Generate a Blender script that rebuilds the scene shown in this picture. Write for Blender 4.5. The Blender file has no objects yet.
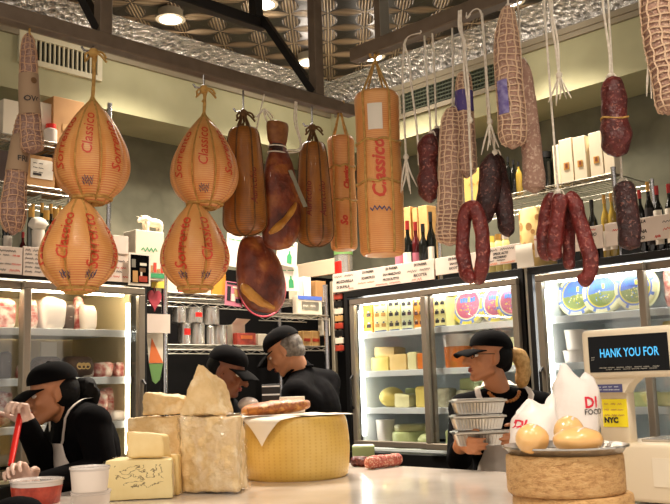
import bpy, bmesh, math, random
from mathutils import Vector, Matrix, noise
from mathutils.bvhtree import BVHTree
random.seed(7)
PI = math.pi
S2 = math.sqrt(.5)
SC = bpy.context.scene
COL = SC.collection
V = Vector

# ------------------------------------------------------------------ camera
FPX, PITCH, ROLL, EYE = 873.0, math.radians(8.6), math.radians(-1.77), 1.45
cp, sp, cr, sr = math.cos(PITCH), math.sin(PITCH), math.cos(ROLL), math.sin(ROLL)
FWD = V((0, cp, sp)); UP0 = V((0, -sp, cp)); RT0 = V((1, 0, 0))
RT = cr*RT0 + sr*UP0; UP = -sr*RT0 + cr*UP0
CAM = V((0, 0, EYE))

def ray(px, py):
    return FWD + (px-335)/FPX*RT - (py-252)/FPX*UP

def AT(px, py, Y):
    d = ray(px, py)
    return CAM + d*(Y/d.y)

class Frame:
    """a wall-aligned frame: x along the wall (left to right), n into the wall, z up"""
    def __init__(s, ang):
        s.a = ang
        s.x = V((math.cos(ang), math.sin(ang), 0)); s.n = V((-math.sin(ang), math.cos(ang), 0))
    def w(s, x, n, z=0):
        return s.x*x + s.n*n + V((0, 0, z))
    def on(s, px, py, n):
        d = ray(px, py); p = CAM + d*(n/d.dot(s.n))
        return p.dot(s.x), p.z
    def onw(s, px, py, n):
        d = ray(px, py); return CAM + d*(n/d.dot(s.n))
    def loc(s, p):
        return V((p.dot(s.x), p.dot(s.n), p.z))
L = Frame(PI/4)
R = Frame(-PI/4)

def spline(pts, n):
    """Catmull-Rom through points (tuples of any length)"""
    P = [tuple(p) for p in pts]
    if len(P) < 3:
        return [tuple(a+(b-a)*i/(n-1) for a, b in zip(P[0], P[-1])) for i in range(n)]
    P = [tuple(2*a-b for a, b in zip(P[0], P[1]))] + P + [tuple(2*a-b for a, b in zip(P[-1], P[-2]))]
    out = []; m = len(P)-3
    for i in range(n):
        t = i/(n-1)*m; k = min(int(t), m-1); t -= k
        a, b, c, d = P[k:k+4]
        out.append(tuple(.5*((2*q)+(-p+r)*t+(2*p-5*q+4*r-s)*t*t+(-p+3*q-3*r+s)*t**3) for p, q, r, s in zip(a, b, c, d)))
    return out

# ------------------------------------------------------------------ objects
def tag(o, label=None, cat=None, group=None, kind=None):
    if label: o['label'] = label
    if cat: o['category'] = cat
    if group: o['group'] = group
    if kind: o['kind'] = kind
    return o

def thing(name, label, cat, loc, rotz=0, group=None):
    o = bpy.data.objects.new(name, None); COL.objects.link(o)
    o.empty_display_size = .05
    o.location = loc; o.rotation_euler = (0, 0, rotz)
    return tag(o, label, cat, group)

def hexc(h):
    h = h.lstrip('#')
    c = [int(h[i:i+2], 16)/255 for i in (0, 2, 4)]
    return tuple(x/12.92 if x <= .04045 else ((x+.055)/1.055)**2.4 for x in c) + (1,)

class MB:
    """collects shapes, builds them as ONE mesh object"""
    def __init__(s, smooth=True, sharp=40):
        s.v = []; s.f = []; s.m = []; s.uv = []; s.smooth = smooth; s.sharp = sharp
    def add(s, vs, fs, mi=0, uvs=None, M=None):
        o = len(s.v)
        s.v += [tuple(M @ V(p)) if M else tuple(p) for p in vs]
        for i, f in enumerate(fs):
            s.f.append(tuple(o+k for k in f)); s.m.append(mi)
            s.uv.append(uvs[i] if uvs else [(0, 0)]*len(f))
        return s
    def box(s, c, d, bev=0, mi=0, M=None, seg=1):
        bm = bmesh.new(); bmesh.ops.create_cube(bm, size=1)
        bmesh.ops.scale(bm, vec=d, verts=bm.verts)
        if bev > 0:
            bmesh.ops.bevel(bm, geom=list(bm.edges), offset=min(bev, min(d)*.49), segments=seg, profile=.5, affect='EDGES')
        bm.verts.ensure_lookup_table()
        T = Matrix.Translation(c)
        if M: T = M @ T
        s.add([T @ v.co for v in bm.verts], [[v.index for v in f.verts] for f in bm.faces], mi); bm.free()
        return s
    def loft(s, rings, cap=True, mi=0, closed=True, uvw=None):
        n = len(rings[0]); vs = [p for r in rings for p in r]; fs = []; uv = []
        for j in range(len(rings)-1):
            for i in range(n if closed else n-1):
                k = (i+1) % n
                fs.append((j*n+i, j*n+k, (j+1)*n+k, (j+1)*n+i))
                a, b = (i/n, (i+1)/n)
                c, d = (uvw[j], uvw[j+1]) if uvw else (j, j+1)
                uv.append([(a, c), (b, c), (b, d), (a, d)])
        if cap and closed:
            fs.append(tuple(range(n-1, -1, -1))); uv.append([(0, 0)]*n)
            fs.append(tuple((len(rings)-1)*n+i for i in range(n))); uv.append([(0, 0)]*n)
        return s.add(vs, fs, mi, uv)
    def lathe(s, prof, seg=24, c=(0, 0, 0), mi=0, M=None, mod=None, cap=True):
        rings = []; uvw = []; l = 0; last = None
        for r, z in prof:
            if last: l += math.hypot(r-last[0], z-last[1])
            last = (r, z); uvw.append(l)
            ring = []
            for i in range(seg):
                a = 2*PI*i/seg; q = mod(a, r, z) if mod else r
                p = V((c[0]+q*math.cos(a), c[1]+q*math.sin(a), c[2]+z))
                ring.append(tuple(M @ p) if M else tuple(p))
            rings.append(ring)
        return s.loft(rings, cap=cap, mi=mi, uvw=uvw)
    def tube(s, path, rad, seg=8, mi=0, cap=True, flat=1.0, nz=0, nf=30):
        P = [V(p) for p in path]; n = len(P)
        rad = [rad]*n if not hasattr(rad, '__len__') else rad
        T = [(P[min(i+1, n-1)]-P[max(i-1, 0)]).normalized() for i in range(n)]
        u = T[0].orthogonal().normalized(); rings = []; uvw = []; l = 0
        for i in range(n):
            u = (u - T[i]*u.dot(T[i]))
            u = u.normalized() if u.length > 1e-6 else T[i].orthogonal().normalized()
            w = T[i].cross(u); ring = []
            if i: l += (P[i]-P[i-1]).length
            uvw.append(l)
            for k in range(seg):
                a = 2*PI*k/seg; d = u*math.cos(a)+w*math.sin(a)*flat
                r = rad[i]
                if nz: r *= 1+nz*noise.noise((P[i]+d*r)*nf)
                ring.append(tuple(P[i]+d*r))
            rings.append(ring)
        return s.loft(rings, cap=cap, mi=mi, uvw=uvw)
    def capsule(s, a, b, r1, r2, seg=14, mi=0):
        a = V(a); b = V(b); ax = b-a; l = ax.length
        if l < 1e-6: return s.ell(a, (r1,)*3)
        ax /= l; P = []; rr = []
        for k in range(5):
            t = PI/2*k/5; P.append(a-ax*r1*math.cos(t)); rr.append(max(r1*math.sin(t), 1e-4))
        P += [a, b]; rr += [r1, r2]
        for k in range(1, 6):
            t = PI/2*k/5; P.append(b+ax*r2*math.sin(t)); rr.append(max(r2*math.cos(t), 1e-4))
        return s.tube(P, rr, seg, mi)
    def ell(s, c, r, rot=None, seg=20, rings=12, mi=0, M=None):
        T = Matrix.Translation(c)
        if rot is not None: T = T @ rot.to_4x4()
        if M: T = M @ T
        pr = [(max(math.sin(PI*j/rings), 1e-4), -math.cos(PI*j/rings)) for j in range(rings+1)]
        T = T @ Matrix.Diagonal((r[0], r[1], r[2], 1))
        return s.lathe(pr, seg, M=T, mi=mi)
    def prism(s, poly, z0, z1, mi=0, M=None):
        n = len(poly)
        vs = [(x, y, z0) for x, y in poly]+[(x, y, z1) for x, y in poly]
        fs = [tuple(range(n-1, -1, -1)), tuple(range(n, 2*n))]+[(i, (i+1) % n, n+(i+1) % n, n+i) for i in range(n)]
        return s.add(vs, fs, mi, None, M)
    def quadpanel(s, x0, x1, z0, z1, y, mi=0, t=.002):
        return s.box(((x0+x1)/2, y, (z0+z1)/2), (x1-x0, t, z1-z0), 0, mi)
    def text(s, txt, size, fn, mi=0, shear=0, align='CENTER', sub=True, bold=0):
        vs, fs = text_mesh(txt, size, shear, align, bold)
        s.add([fn(x, y) for x, y in vs], fs, mi); return s
    def block(s, c8, n=10, amp=.003, fr=30, mi=0, seed=0):
        """hexahedron of 8 corners (x-,y-,z- ... order z,y,x bits) with rough faces"""
        c = [V(p) for p in c8]
        def tri(x, y, z):
            a = c[0].lerp(c[1], x); b = c[2].lerp(c[3], x); d = c[4].lerp(c[5], x); e = c[6].lerp(c[7], x)
            return a.lerp(b, y).lerp(d.lerp(e, y), z)
        idx = {}; vs = []; fs = []; cen = tri(.5, .5, .5)
        def vid(i, j, k):
            if (i, j, k) not in idx:
                x, y, z = i/n, j/n, k/n
                # rounded a little
                p = tri(x, y, z); q = p-cen
                d = q.normalized()
                e = sum(1 for t in (i, j, k) if t in (0, n))
                p = p - d*(0, 0, .004, .008)[e]
                p = p + d*amp*(noise.noise(p*fr+V((seed, 0, 0)))+.6*noise.noise(p*fr*2.7+V((0, seed, 0))))
                idx[(i, j, k)] = len(vs); vs.append(p)
            return idx[(i, j, k)]
        for a in range(n):
            for b in range(n):
                for f in ([(0, a, b), (0, a, b+1), (0, a+1, b+1), (0, a+1, b)], [(n, a, b), (n, a+1, b), (n, a+1, b+1), (n, a, b+1)],
                          [(a, 0, b), (a+1, 0, b), (a+1, 0, b+1), (a, 0, b+1)], [(a, n, b), (a, n, b+1), (a+1, n, b+1), (a+1, n, b)],
                          [(a, b, 0), (a, b+1, 0), (a+1, b+1, 0), (a+1, b, 0)], [(a, b, n), (a+1, b, n), (a+1, b+1, n), (a, b+1, n)]):
                    fs.append([vid(*q) for q in f])
        return s.add(vs, fs, mi)
    def mesh(s, name):
        me = bpy.data.meshes.new(name)
        me.from_pydata(s.v, [], s.f)
        if any(s.m): me.polygons.foreach_set('material_index', s.m)
        uvl = me.uv_layers.new(name='UVMap')
        flat = []
        for u in s.uv:
            for a, b in u: flat += [a, b]
        uvl.data.foreach_set('uv', flat)
        bm = bmesh.new(); bm.from_mesh(me)
        bmesh.ops.recalc_face_normals(bm, faces=bm.faces); bm.to_mesh(me); bm.free()
        if s.smooth:
            me.polygons.foreach_set('use_smooth', [True]*len(me.polygons))
            me.set_sharp_from_angle(angle=math.radians(s.sharp))
        me.update(); return me
    def build(s, name, mats, parent=None, label=None, loc=None, rotz=0):
        o = bpy.data.objects.new(name, s.mesh(name)); COL.objects.link(o)
        for m in (mats if isinstance(mats, (list, tuple)) else [mats]): o.data.materials.append(m)
        if parent: o.parent = parent
        if label: o['label'] = label
        if loc is not None: o.location = loc; o.rotation_euler = (0, 0, rotz)
        return o

_tm = {}
def text_mesh(txt, size, shear=0, align='CENTER', bold=0):
    k = (txt, size, shear, align, bold)
    if k not in _tm:
        cu = bpy.data.curves.new('t', 'FONT'); cu.body = txt; cu.size = size; cu.shear = shear
        cu.align_x = align; cu.align_y = 'CENTER'; cu.resolution_u = 2; cu.offset = bold
        ob = bpy.data.objects.new('t', cu); me = ob.to_mesh()
        _tm[k] = ([(v.co.x, v.co.y) for v in me.vertices], [tuple(p.vertices) for p in me.polygons])
        ob.to_mesh_clear(); bpy.data.objects.remove(ob); bpy.data.curves.remove(cu)
    return _tm[k]

def single(name, mb, mats, label, cat, loc, rotz=0, group=None, kind=None):
    return tag(mb.build(name, mats, None, None, loc, rotz), label, cat, group, kind)

def struct(name, mb, mats, loc=(0, 0, 0), rotz=0):
    return tag(mb.build(name, mats, None, None, loc, rotz), kind='structure')

def dup(root, loc, rotz, label, group=None):
    r = root.copy(); COL.objects.link(r); r.location = loc; r.rotation_euler = (0, 0, rotz); r['label'] = label
    if group: r['group'] = group
    for ch in list(root.children):
        c = ch.copy(); COL.objects.link(c); c.parent = r
        for g in list(ch.children):
            d = g.copy(); COL.objects.link(d); d.parent = c
    return r

def remeshed(mb, name, mats, parent, vox=.006, it=4, label=None, colorfn=None):
    o = mb.build(name+'_tmp', mats)
    m = o.modifiers.new('r', 'REMESH'); m.mode = 'VOXEL'; m.voxel_size = vox
    m2 = o.modifiers.new('s', 'SMOOTH'); m2.factor = .5; m2.iterations = it
    dg = bpy.context.evaluated_depsgraph_get(); dg.update()
    me = bpy.data.meshes.new_from_object(o.evaluated_get(dg)); me.name = name
    bpy.data.objects.remove(o)
    me.polygons.foreach_set('use_smooth', [True]*len(me.polygons))
    ob = bpy.data.objects.new(name, me); COL.objects.link(ob)
    if not me.materials:
        for mm in (mats if isinstance(mats, (list, tuple)) else [mats]): me.materials.append(mm)
    if parent: ob.parent = parent
    if label: ob['label'] = label
    return ob

# ------------------------------------------------------------------ materials
class NT:
    def __init__(s, name):
        s.m = bpy.data.materials.new(name); s.m.use_nodes = True
        s.t = s.m.node_tree; s.t.nodes.clear()
        s.out = s.n('ShaderNodeOutputMaterial')
    def n(s, ty, **kw):
        o = s.t.nodes.new(ty)
        for k, v in kw.items(): setattr(o, k, v)
        return o
    def l(s, a, b): s.t.links.new(a, b)
    def math(s, op, a, b=None, c=None):
        o = s.n('ShaderNodeMath', operation=op)
        for i, x in enumerate((a, b, c)):
            if x is None: continue
            if isinstance(x, (int, float)): o.inputs[i].default_value = x
            else: s.l(x, o.inputs[i])
        return o.outputs[0]
    def noise(s, sc, det=3, vec=None, rough=.5):
        o = s.n('ShaderNodeTexNoise'); o.inputs['Scale'].default_value = sc; o.inputs['Detail'].default_value = det
        o.inputs['Roughness'].default_value = rough
        if vec: s.l(vec, o.inputs['Vector'])
        return o.outputs['Fac']
    def coord(s, which='Object'):
        return s.n('ShaderNodeTexCoord').outputs[which]
    def ramp(s, fac, stops):
        o = s.n('ShaderNodeValToRGB'); e = o.color_ramp.elements
        while len(e) < len(stops): e.new(.5)
        for x, (p, c) in zip(e, stops): x.position = p; x.color = hexc(c) if isinstance(c, str) else c
        s.l(fac, o.inputs[0]); return o.outputs[0]
    def mix(s, f, a, b):
        o = s.n('ShaderNodeMix', data_type='RGBA')
        for i, x in ((0, f), (6, a), (7, b)):
            if isinstance(x, (int, float)): o.inputs[i].default_value = x
            elif isinstance(x, (str,)): o.inputs[i].default_value = hexc(x)
            elif isinstance(x, tuple): o.inputs[i].default_value = x
            else: s.l(x, o.inputs[i])
        return o.outputs[2]
    def bump(s, h, st=.3, dist=.01):
        o = s.n('ShaderNodeBump'); o.inputs['Strength'].default_value = st; o.inputs['Distance'].default_value = dist
        s.l(h, o.inputs['Height']); return o.outputs[0]
    def bsdf(s, color, rough=.5, metal=0, normal=None, spec=None, coat=0, emit=None, es=0, sss=0, trans=0, ior=None):
        b = s.n('ShaderNodeBsdfPrincipled')
        def put(k, x):
            if x is None: return
            if isinstance(x, (int, float)): b.inputs[k].default_value = x
            elif isinstance(x, str): b.inputs[k].default_value = hexc(x)
            elif isinstance(x, tuple): b.inputs[k].default_value = x
            else: s.l(x, b.inputs[k])
        put('Base Color', color); put('Roughness', rough); put('Metallic', metal); put('Normal', normal)
        put('Specular IOR Level', spec); put('Coat Weight', coat)
        if emit: put('Emission Color', emit); put('Emission Strength', es)
        if sss: put('Subsurface Weight', sss); b.inputs['Subsurface Radius'].default_value = (.01, .006, .003)
        s.l(b.outputs[0], s.out.inputs[0]); return b

MAT = {}
def mk(name, col, rough=.5, metal=0, col2=None, sc=20, lo=.35, hi=.65, bsc=0, bst=.2, bd=.005, coat=0, es=0, spec=None, det=3, col3=None):
    """plain or two/three-tone noisy surface with optional bump"""
    t = NT(name); c = col; vec = t.coord()
    if col2:
        st = [(lo, col), (hi, col2)]
        if col3: st = [(lo, col), ((lo+hi)/2, col2), (hi, col3)]
        c = t.ramp(t.noise(sc, det, vec), st)
    nr = t.bump(t.noise(bsc, 4, vec), bst, bd) if bsc else None
    t.bsdf(c, rough, metal, nr, spec, coat, col if es else None, es)
    MAT[name] = t.m; return t.m

# setting
mk('plaster_grey_green', '#706e5b', .85, 0, '#5f5e4d', 3, bsc=25, bst=.15, col3='#7b7864', lo=.3, hi=.7)
mk('plaster_olive', '#b0ad8a', .8, 0, '#9f9c7a', 2.5, bsc=20, bst=.1)
mk('dark_floor', '#3a322a', .5, 0, '#2c2621', 6)
mk('shade_black', '#050404', .6, 0, '#080706', 4, spec=.15)  # near-black colour standing in for the shade of the corner recess
mk('rail_brown', '#6b5b4a', .5, .1, '#5f5040', 18)
mk('black_iron', '#171310', .5, .2)
mk('moulding_grey', '#8d836e', .5, .25)
mk('cream_paint', '#cbb89c', .6)
mk('vent_white', '#c8c1a4', .5)
mk('vent_dark', '#16160f', .8)
mk('vent_green', '#4a523c', .6)

def tin():
    t = NT('pressed_tin'); s = t.n('ShaderNodeSeparateXYZ'); t.l(t.coord(), s.inputs[0]); T = .30
    def fr(x): return t.math('SUBTRACT', t.math('FRACT', t.math('DIVIDE', x, T)), .5)
    p, q = fr(s.outputs[0]), fr(s.outputs[1])
    a = t.math('ABSOLUTE', t.math('SUBTRACT', p, q)); b = t.math('ABSOLUTE', t.math('ADD', p, q))
    def leaf(a, b):
        w = t.math('MULTIPLY', t.math('SINE', t.math('MULTIPLY', b, PI)), .24)       # pointed leaf outline
        h = t.math('MAXIMUM', t.math('SUBTRACT', 1.0, t.math('DIVIDE', a, t.math('ADD', w, .02))), 0)
        st = t.math('ADD', .55, t.math('MULTIPLY', t.math('COSINE', t.math('MULTIPLY', a, 75)), .45))
        return t.math('MULTIPLY', t.math('POWER', h, .5), st)
    h = t.math('MAXIMUM', leaf(a, b), leaf(b, a))
    e = t.math('MAXIMUM', t.math('ABSOLUTE', p), t.math('ABSOLUTE', q))
    seam = t.math('GREATER_THAN', e, .485)
    h2 = t.math('SUBTRACT', h, t.math('MULTIPLY', seam, .5))
    c = t.ramp(h2, [(0, '#20170f'), (.22, '#58452f'), (.8, '#b59c78')])
    t.bsdf(c, .36, .5, t.bump(t.math('ADD', h2, t.math('MULTIPLY', t.noise(60), .15)), .9, .02))
    MAT['pressed_tin'] = t.m
tin()
def cove():
    t = NT('crinkled_tin'); v = t.coord()
    vo = t.n('ShaderNodeTexVoronoi'); vo.inputs['Scale'].default_value = 26; t.l(v, vo.inputs['Vector'])
    h = t.math('ADD', vo.outputs['Distance'], t.math('MULTIPLY', t.noise(45, 4, v), .8))
    t.bsdf(t.ramp(h, [(.3, '#8e8984'), (.9, '#dad8d4')]), .25, .8, t.bump(h, 1.0, .03))
    MAT['crinkled_tin'] = t.m
cove()
# metals, plastics, glass
mk('door_aluminium', '#9b8f7e', .38, .6)
mk('cooler_black', '#080707', .45, .05)
mk('liner_white', '#dfe3e2', .5)
mk('shelf_white', '#d5d9dc', .4)
mk('chrome', '#c9c9cc', .2, .95)
mk('wire_grey', '#a8a294', .35, .7)
mk('steel', '#c8c4bd', .25, .75, bsc=30, bst=.05)
mk('foil', '#c4bfb6', .28, .95, bsc=70, bst=.45)
mk('white_paper', '#e6dccb', .7)
mk('sign_paper', '#e6d5c6', .65, 0, '#dcc9b8', 5)
mk('ink_black', '#2b2422', .7)
mk('ink_red', '#d2452f', .7)
mk('ink_orange', '#e2763a', .7)
mk('ink_blue', '#32456f', .7)
mk('ink_green', '#3c9a62', .7)
mk('yellow_label', '#f0dc1e', .55)
mk('blue_label', '#4b4c78', .5)
mk('scale_beige', '#dccdb2', .45)
mk('screen_black', '#030304', .2, spec=.2)
mk('counter_white', '#d9cec2', .16, 0, '#d0c4b6', 5, coat=.3)
mk('counter_front', '#8a7c68', .5)
mk('brown_box', '#b98b56', .75, 0, '#ac7e4b', 8)
mk('white_box', '#e2d6bf', .6)
mk('wine_box', '#e5d7ba', .55)
mk('gold_print', '#c08a3a', .5)
mk('yellow_box', '#d2b15c', .6)
mk('orange_box', '#e59b36', .55)
mk('pale_yellow_box', '#ecdf94', .55)
mk('green_cream_box', '#dfe3b4', .55)
mk('pink', '#d2798c', .55)
mk('red_plastic', '#d6231a', .3)
mk('heart_red', '#b5404d', .5)
mk('italian_green', '#6f9a55', .6)
mk('bottle_dark', '#0d0f0c', .08, coat=.4)
mk('bottle_green', '#1c2a14', .08, coat=.4)
mk('bottle_red', '#4a1013', .1, coat=.4)
mk('bottle_gold', '#a58a3a', .1, coat=.4)
mk('foil_red', '#a02a28', .35, .3)
mk('foil_gold', '#b98d45', .35, .4)
mk('cork_wood', '#b98a4e', .7)
mk('wood_light', '#c49a5f', .6, 0, '#b48a50', 14)
mk('clear_jar', '#4f4f42', .08, coat=.5)
mk('clear_lid', '#cfc6c0', .12, coat=.4)
mk('tub_white', '#d9cdc2', .35, coat=.2)
mk('paste_red', '#b5432d', .35, 0, '#8e2a1e', 40, bsc=50, bst=.6)
mk('green_pack', '#9ab07c', .4)
# food
mk('parmesan', '#e8cb98', .62, 0, '#dfbf88', 16, bsc=75, bst=.7, bd=.008, col3='#f0dab0')
mk('kraft_band', '#8d7358', .75)
mk('parmesan_rind', '#d5a153', .5, 0, '#c9913f', 10, bsc=60, bst=.2)
mk('cut_cheese', '#e8cb8a', .5, 0, '#e0be78', 12, bsc=40, bst=.25)
mk('butter_cheese', '#ecd39a', .5, 0, '#e5c88a', 14, bsc=30, bst=.3)
mk('crust_tan', '#c99a57', .7, 0, '#b6854a', 30, bsc=60, bst=.3)
mk('pale_cheese', '#e9e3b4', .45, 0, '#dfd89e', 10)
mk('cheese_yellow', '#e6d27a', .45, 0, '#d9c162', 10)
mk('cheese_orange', '#dd7d2e', .45, 0, '#c96c26', 10)
mk('cheese_green', '#d0d8a0', .45, 0, '#c2cb8c', 10)
mk('cheese_grey', '#b9b59a', .6, 0, '#96937c', 30)
mk('mozzarella', '#e9bd7e', .28, 0, '#e0ab66', 9, coat=.5, bsc=22, bst=.35)
mk('cheese_rope', '#c49a52', .75, 0, '#a67c3c', 60)
mk('brown_rope', '#6b4a26', .8, 0, '#543818', 60)
mk('cotton_string', '#e8dfd0', .85, 0, '#d2c6b2', 80)
mk('ink_cheese_red', '#cc4326', .5)
mk('ink_dark_red', '#7c2416', .55)
mk('net_cream', '#d9b99a', .8)
mk('net_tan', '#b79070', .85)
mk('ham_skin', '#4a1c0f', .45, 0, '#7a3519', 11, coat=.15, bsc=30, bst=.7, bd=.012, col3='#b06a2c', lo=.32, hi=.7)
mk('ham_fat', '#c8903c', .45, 0, '#a86c26', 18, coat=.1, bsc=26, bst=.4)
mk('ham_dark', '#2c120c', .4, coat=.3)
mk('ham_shank', '#8f5a26', .55, 0, '#7a451b', 40, bsc=50, bst=.4)
mk('pink_meat', '#b5524f', .35, 0, '#d99a90', 26, coat=.4, col3='#efdcd0', bsc=30, bst=.5, lo=.38, hi=.62)
mk('tag_grey', '#8d8874', .7)
mk('emblem_brown', '#7d3d1c', .5)
mk('white_wrap', '#ddd0c8', .3, coat=.4, bsc=20, bst=.4)
mk('mortadella_brown', '#5b4436', .5, 0, '#4a3529', 12)
mk('dark_wrap', '#4a3b35', .35, coat=.4)
mk('bag_white', '#ece3dc', .4, bsc=16, bst=.35, bd=.01)
mk('bread_crust', '#c07a30', .5, 0, '#8a4416', 34, coat=.2, bsc=50, bst=.6, col3='#d2954a')
# people
mk('skin_light', '#c98f6a', .5)
mk('skin_tan', '#bb7d55', .5)
mk('skin_deep', '#7e4a30', .5)
mk('lips', '#8e4034', .45)
mk('eye_white', '#d9d2c8', .2)
mk('eye_dark', '#1a0f0a', .2)
mk('hair_black', '#0a0807', .75, spec=.2, bsc=90, bst=.5)
mk('hair_grey', '#8d8780', .6, 0, '#5c564f', 60, bsc=90, bst=.5)
mk('hair_blond', '#d8ac68', .5, 0, '#b58645', 60, bsc=90, bst=.6)
mk('black_cloth', '#060507', .95, spec=.1, bsc=14, bst=.3, bd=.01)
mk('cap_black', '#040304', .95, spec=.15)
mk('apron_white', '#e4d8cc', .8, bsc=14, bst=.3, bd=.01)
mk('glove_white', '#dcb9a6', .45, bsc=40, bst=.3)
mk('trouser_dark', '#0d0d11', .85)
mk('shoe_black', '#0c0c0c', .5)
mk('gold_beads', '#b7763a', .4, .3)

def provolone_mat(name, a, b, c, line):
    """rind of a moulded cheese with the fine stamped lines of its net"""
    t = NT(name); v = t.coord(); s = t.n('ShaderNodeSeparateXYZ'); t.l(v, s.inputs[0])
    base = t.ramp(t.noise(9, 3, v), [(.3, a), (.5, b), (.7, c)])
    w = t.math('SINE', t.math('MULTIPLY', s.outputs[2], 900))
    base = t.mix(t.math('MULTIPLY', t.math('MULTIPLY', t.math('GREATER_THAN', w, .2), t.ramp(t.noise(5, 2, v), [(.35, '#505050'), (.6, '#ffffff')])), .55), base, line)
    t.bsdf(base, .42, 0, t.bump(t.math('ADD', t.noise(30, 4, v), t.math('MULTIPLY', w, .12)), .3, .004), coat=.1)
    MAT[name] = t.m
provolone_mat('provolone_gold', '#d28f4c', '#d89c58', '#e0ac6e', '#c2381e')
provolone_mat('provolone_orange', '#d88f4a', '#de9c58', '#e4aa6a', '#c4602e')
provolone_mat('provolone_brown', '#8a5420', '#a0641f', '#7a4518', '#5e3312')

def salami_mat(name, a, b, speck, sc=90, th=.62, rough=.5, coat=.2):
    t = NT(name); v = t.coord()
    base = t.ramp(t.noise(22, 4, v), [(.32, a), (.68, b)])
    sp = t.math('GREATER_THAN', t.noise(sc, 3, v), th)
    base = t.mix(t.math('MULTIPLY', sp, .75), base, speck)
    t.bsdf(base, rough, 0, t.bump(t.noise(55, 5, v), 1.0, .012), coat=coat)
    MAT[name] = t.m
salami_mat('salami_dark', '#200a0a', '#401512', '#7d4f44', 110, .62, .5, .05)
salami_mat('salami_red', '#3c100e', '#661d18', '#9a5b4c', 120, .62, .45, .1)
salami_mat('sausage_red', '#541513', '#7d2721', '#a85f50', 90, .62, .42, .1)
salami_mat('salami_bloom', '#785a50', '#8d6d60', '#a68a7a', 160, .56, .8, 0)
salami_mat('salami_pale', '#9a7564', '#b08c78', '#ccb09a', 110, .58, .75, 0)
salami_mat('dry_sausage', '#a8483a', '#bf6a55', '#e0b8a0', 120, .55, .6, 0)

def truffle():
    t = NT('truffle_cheese'); v = t.coord(); s = t.n('ShaderNodeSeparateXYZ'); t.l(v, s.inputs[0])
    base = t.ramp(t.noise(12, 3, v), [(.3, '#dcc68c'), (.7, '#e6d49f')])
    mp = t.n('ShaderNodeMapping'); mp.inputs['Scale'].default_value = (1, 1, 2.0); t.l(v, mp.inputs[0])
    vein = t.math('LESS_THAN', t.math('ABSOLUTE', t.math('SUBTRACT', t.noise(21, 5, mp.outputs[0]), .5)), .013)
    band = t.math('LESS_THAN', t.math('ABSOLUTE', t.math('SUBTRACT', s.outputs[2], .075)), .036)
    keep = t.math('GREATER_THAN', t.noise(9, 2, v), .43)
    inx = t.math('LESS_THAN', t.math('ABSOLUTE', s.outputs[0]), .078)
    m = t.math('MULTIPLY', t.math('MULTIPLY', t.math('MULTIPLY', vein, band), keep), inx)
    t.bsdf(t.mix(t.math('MULTIPLY', m, .85), base, '#4a3a22'), .5, 0, t.bump(t.noise(30, 3, v), .2, .004))
    MAT['truffle_cheese'] = t.m
truffle()

def gruyere():
    t = NT('basket_rind'); v = t.coord()
    mp = t.n('ShaderNodeMapping'); mp.inputs['Scale'].default_value = (1, 1, 2.4); t.l(v, mp.inputs[0])
    n1 = t.noise(42, 5, mp.outputs[0], .75)
    t.bsdf(t.ramp(n1, [(.3, '#9c6c38'), (.5, '#cda066'), (.8, '#dcb884')]), .6, 0, t.bump(n1, .9, .012))
    MAT['basket_rind'] = t.m
gruyere()

def glass():
    t = NT('door_glass'); a = t.n('ShaderNodeBsdfTransparent'); a.inputs[0].default_value = (.97, .98, .97, 1)
    g = t.n('ShaderNodeBsdfGlossy'); g.inputs['Roughness'].default_value = .03; g.inputs[0].default_value = (.9, .9, .9, 1)
    m = t.n('ShaderNodeMixShader'); m.inputs[0].default_value = .06
    t.l(a.outputs[0], m.inputs[1]); t.l(g.outputs[0], m.inputs[2]); t.l(m.outputs[0], t.out.inputs[0]); MAT['door_glass'] = t.m
    t = NT('thin_wrap'); a = t.n('ShaderNodeBsdfTransparent'); a.inputs[0].default_value = (.98, .97, .95, 1)
    g = t.n('ShaderNodeBsdfGlossy'); g.inputs['Roughness'].default_value = .15
    t.l(t.bump(t.noise(35, 4, t.coord()), .9, .01), g.inputs['Normal'])
    m = t.n('ShaderNodeMixShader'); m.inputs[0].default_value = .13
    t.l(a.outputs[0], m.inputs[1]); t.l(g.outputs[0], m.inputs[2]); t.l(m.outputs[0], t.out.inputs[0]); MAT['thin_wrap'] = t.m
glass()
def emis(name, col, st):
    t = NT(name); e = t.n('ShaderNodeEmission'); e.inputs[0].default_value = hexc(col); e.inputs[1].default_value = st
    t.l(e.outputs[0], t.out.inputs[0]); MAT[name] = t.m
emis('lamp_glow', '#fff0dc', 14)
emis('tube_glow', '#fbfbf4', 17)
emis('warm_tube_glow', '#ffeed0', 24)
emis('warm_side_glow', '#ffeed0', 7)
mk('liner_cream', '#c9b994', .5)
emis('screen_cyan', '#58b8e8', 1.3)
# ================================================================== the setting
N_WALL, N_SOF, N_COOL, N_RAILL, N_RAILR, N_CTR = 4.70, 4.313, 3.889, 2.51, 2.21, 2.85
Z_CEIL = 3.52
z_sof_l = L.on(100, 104, N_SOF)[1]; z_sof_r = R.on(580, 92, N_SOF)[1]
Z_SOF = (z_sof_l+z_sof_r)/2
Z_CROWN = R.on(570, 28.4, N_SOF)[1]
XC = 5.9          # how far the walls run from the corner

mb = MB(False); mb.box((0, 2.0, -.05), (14, 12, .1)); struct('floor', mb, MAT['dark_floor'])
mb = MB(False); mb.box((N_WALL-3.9, N_WALL-3.9, .06), (8.6, 8.6, .12)); struct('ceiling', mb, MAT['pressed_tin'], (0, 0, Z_CEIL), PI/4)

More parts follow.
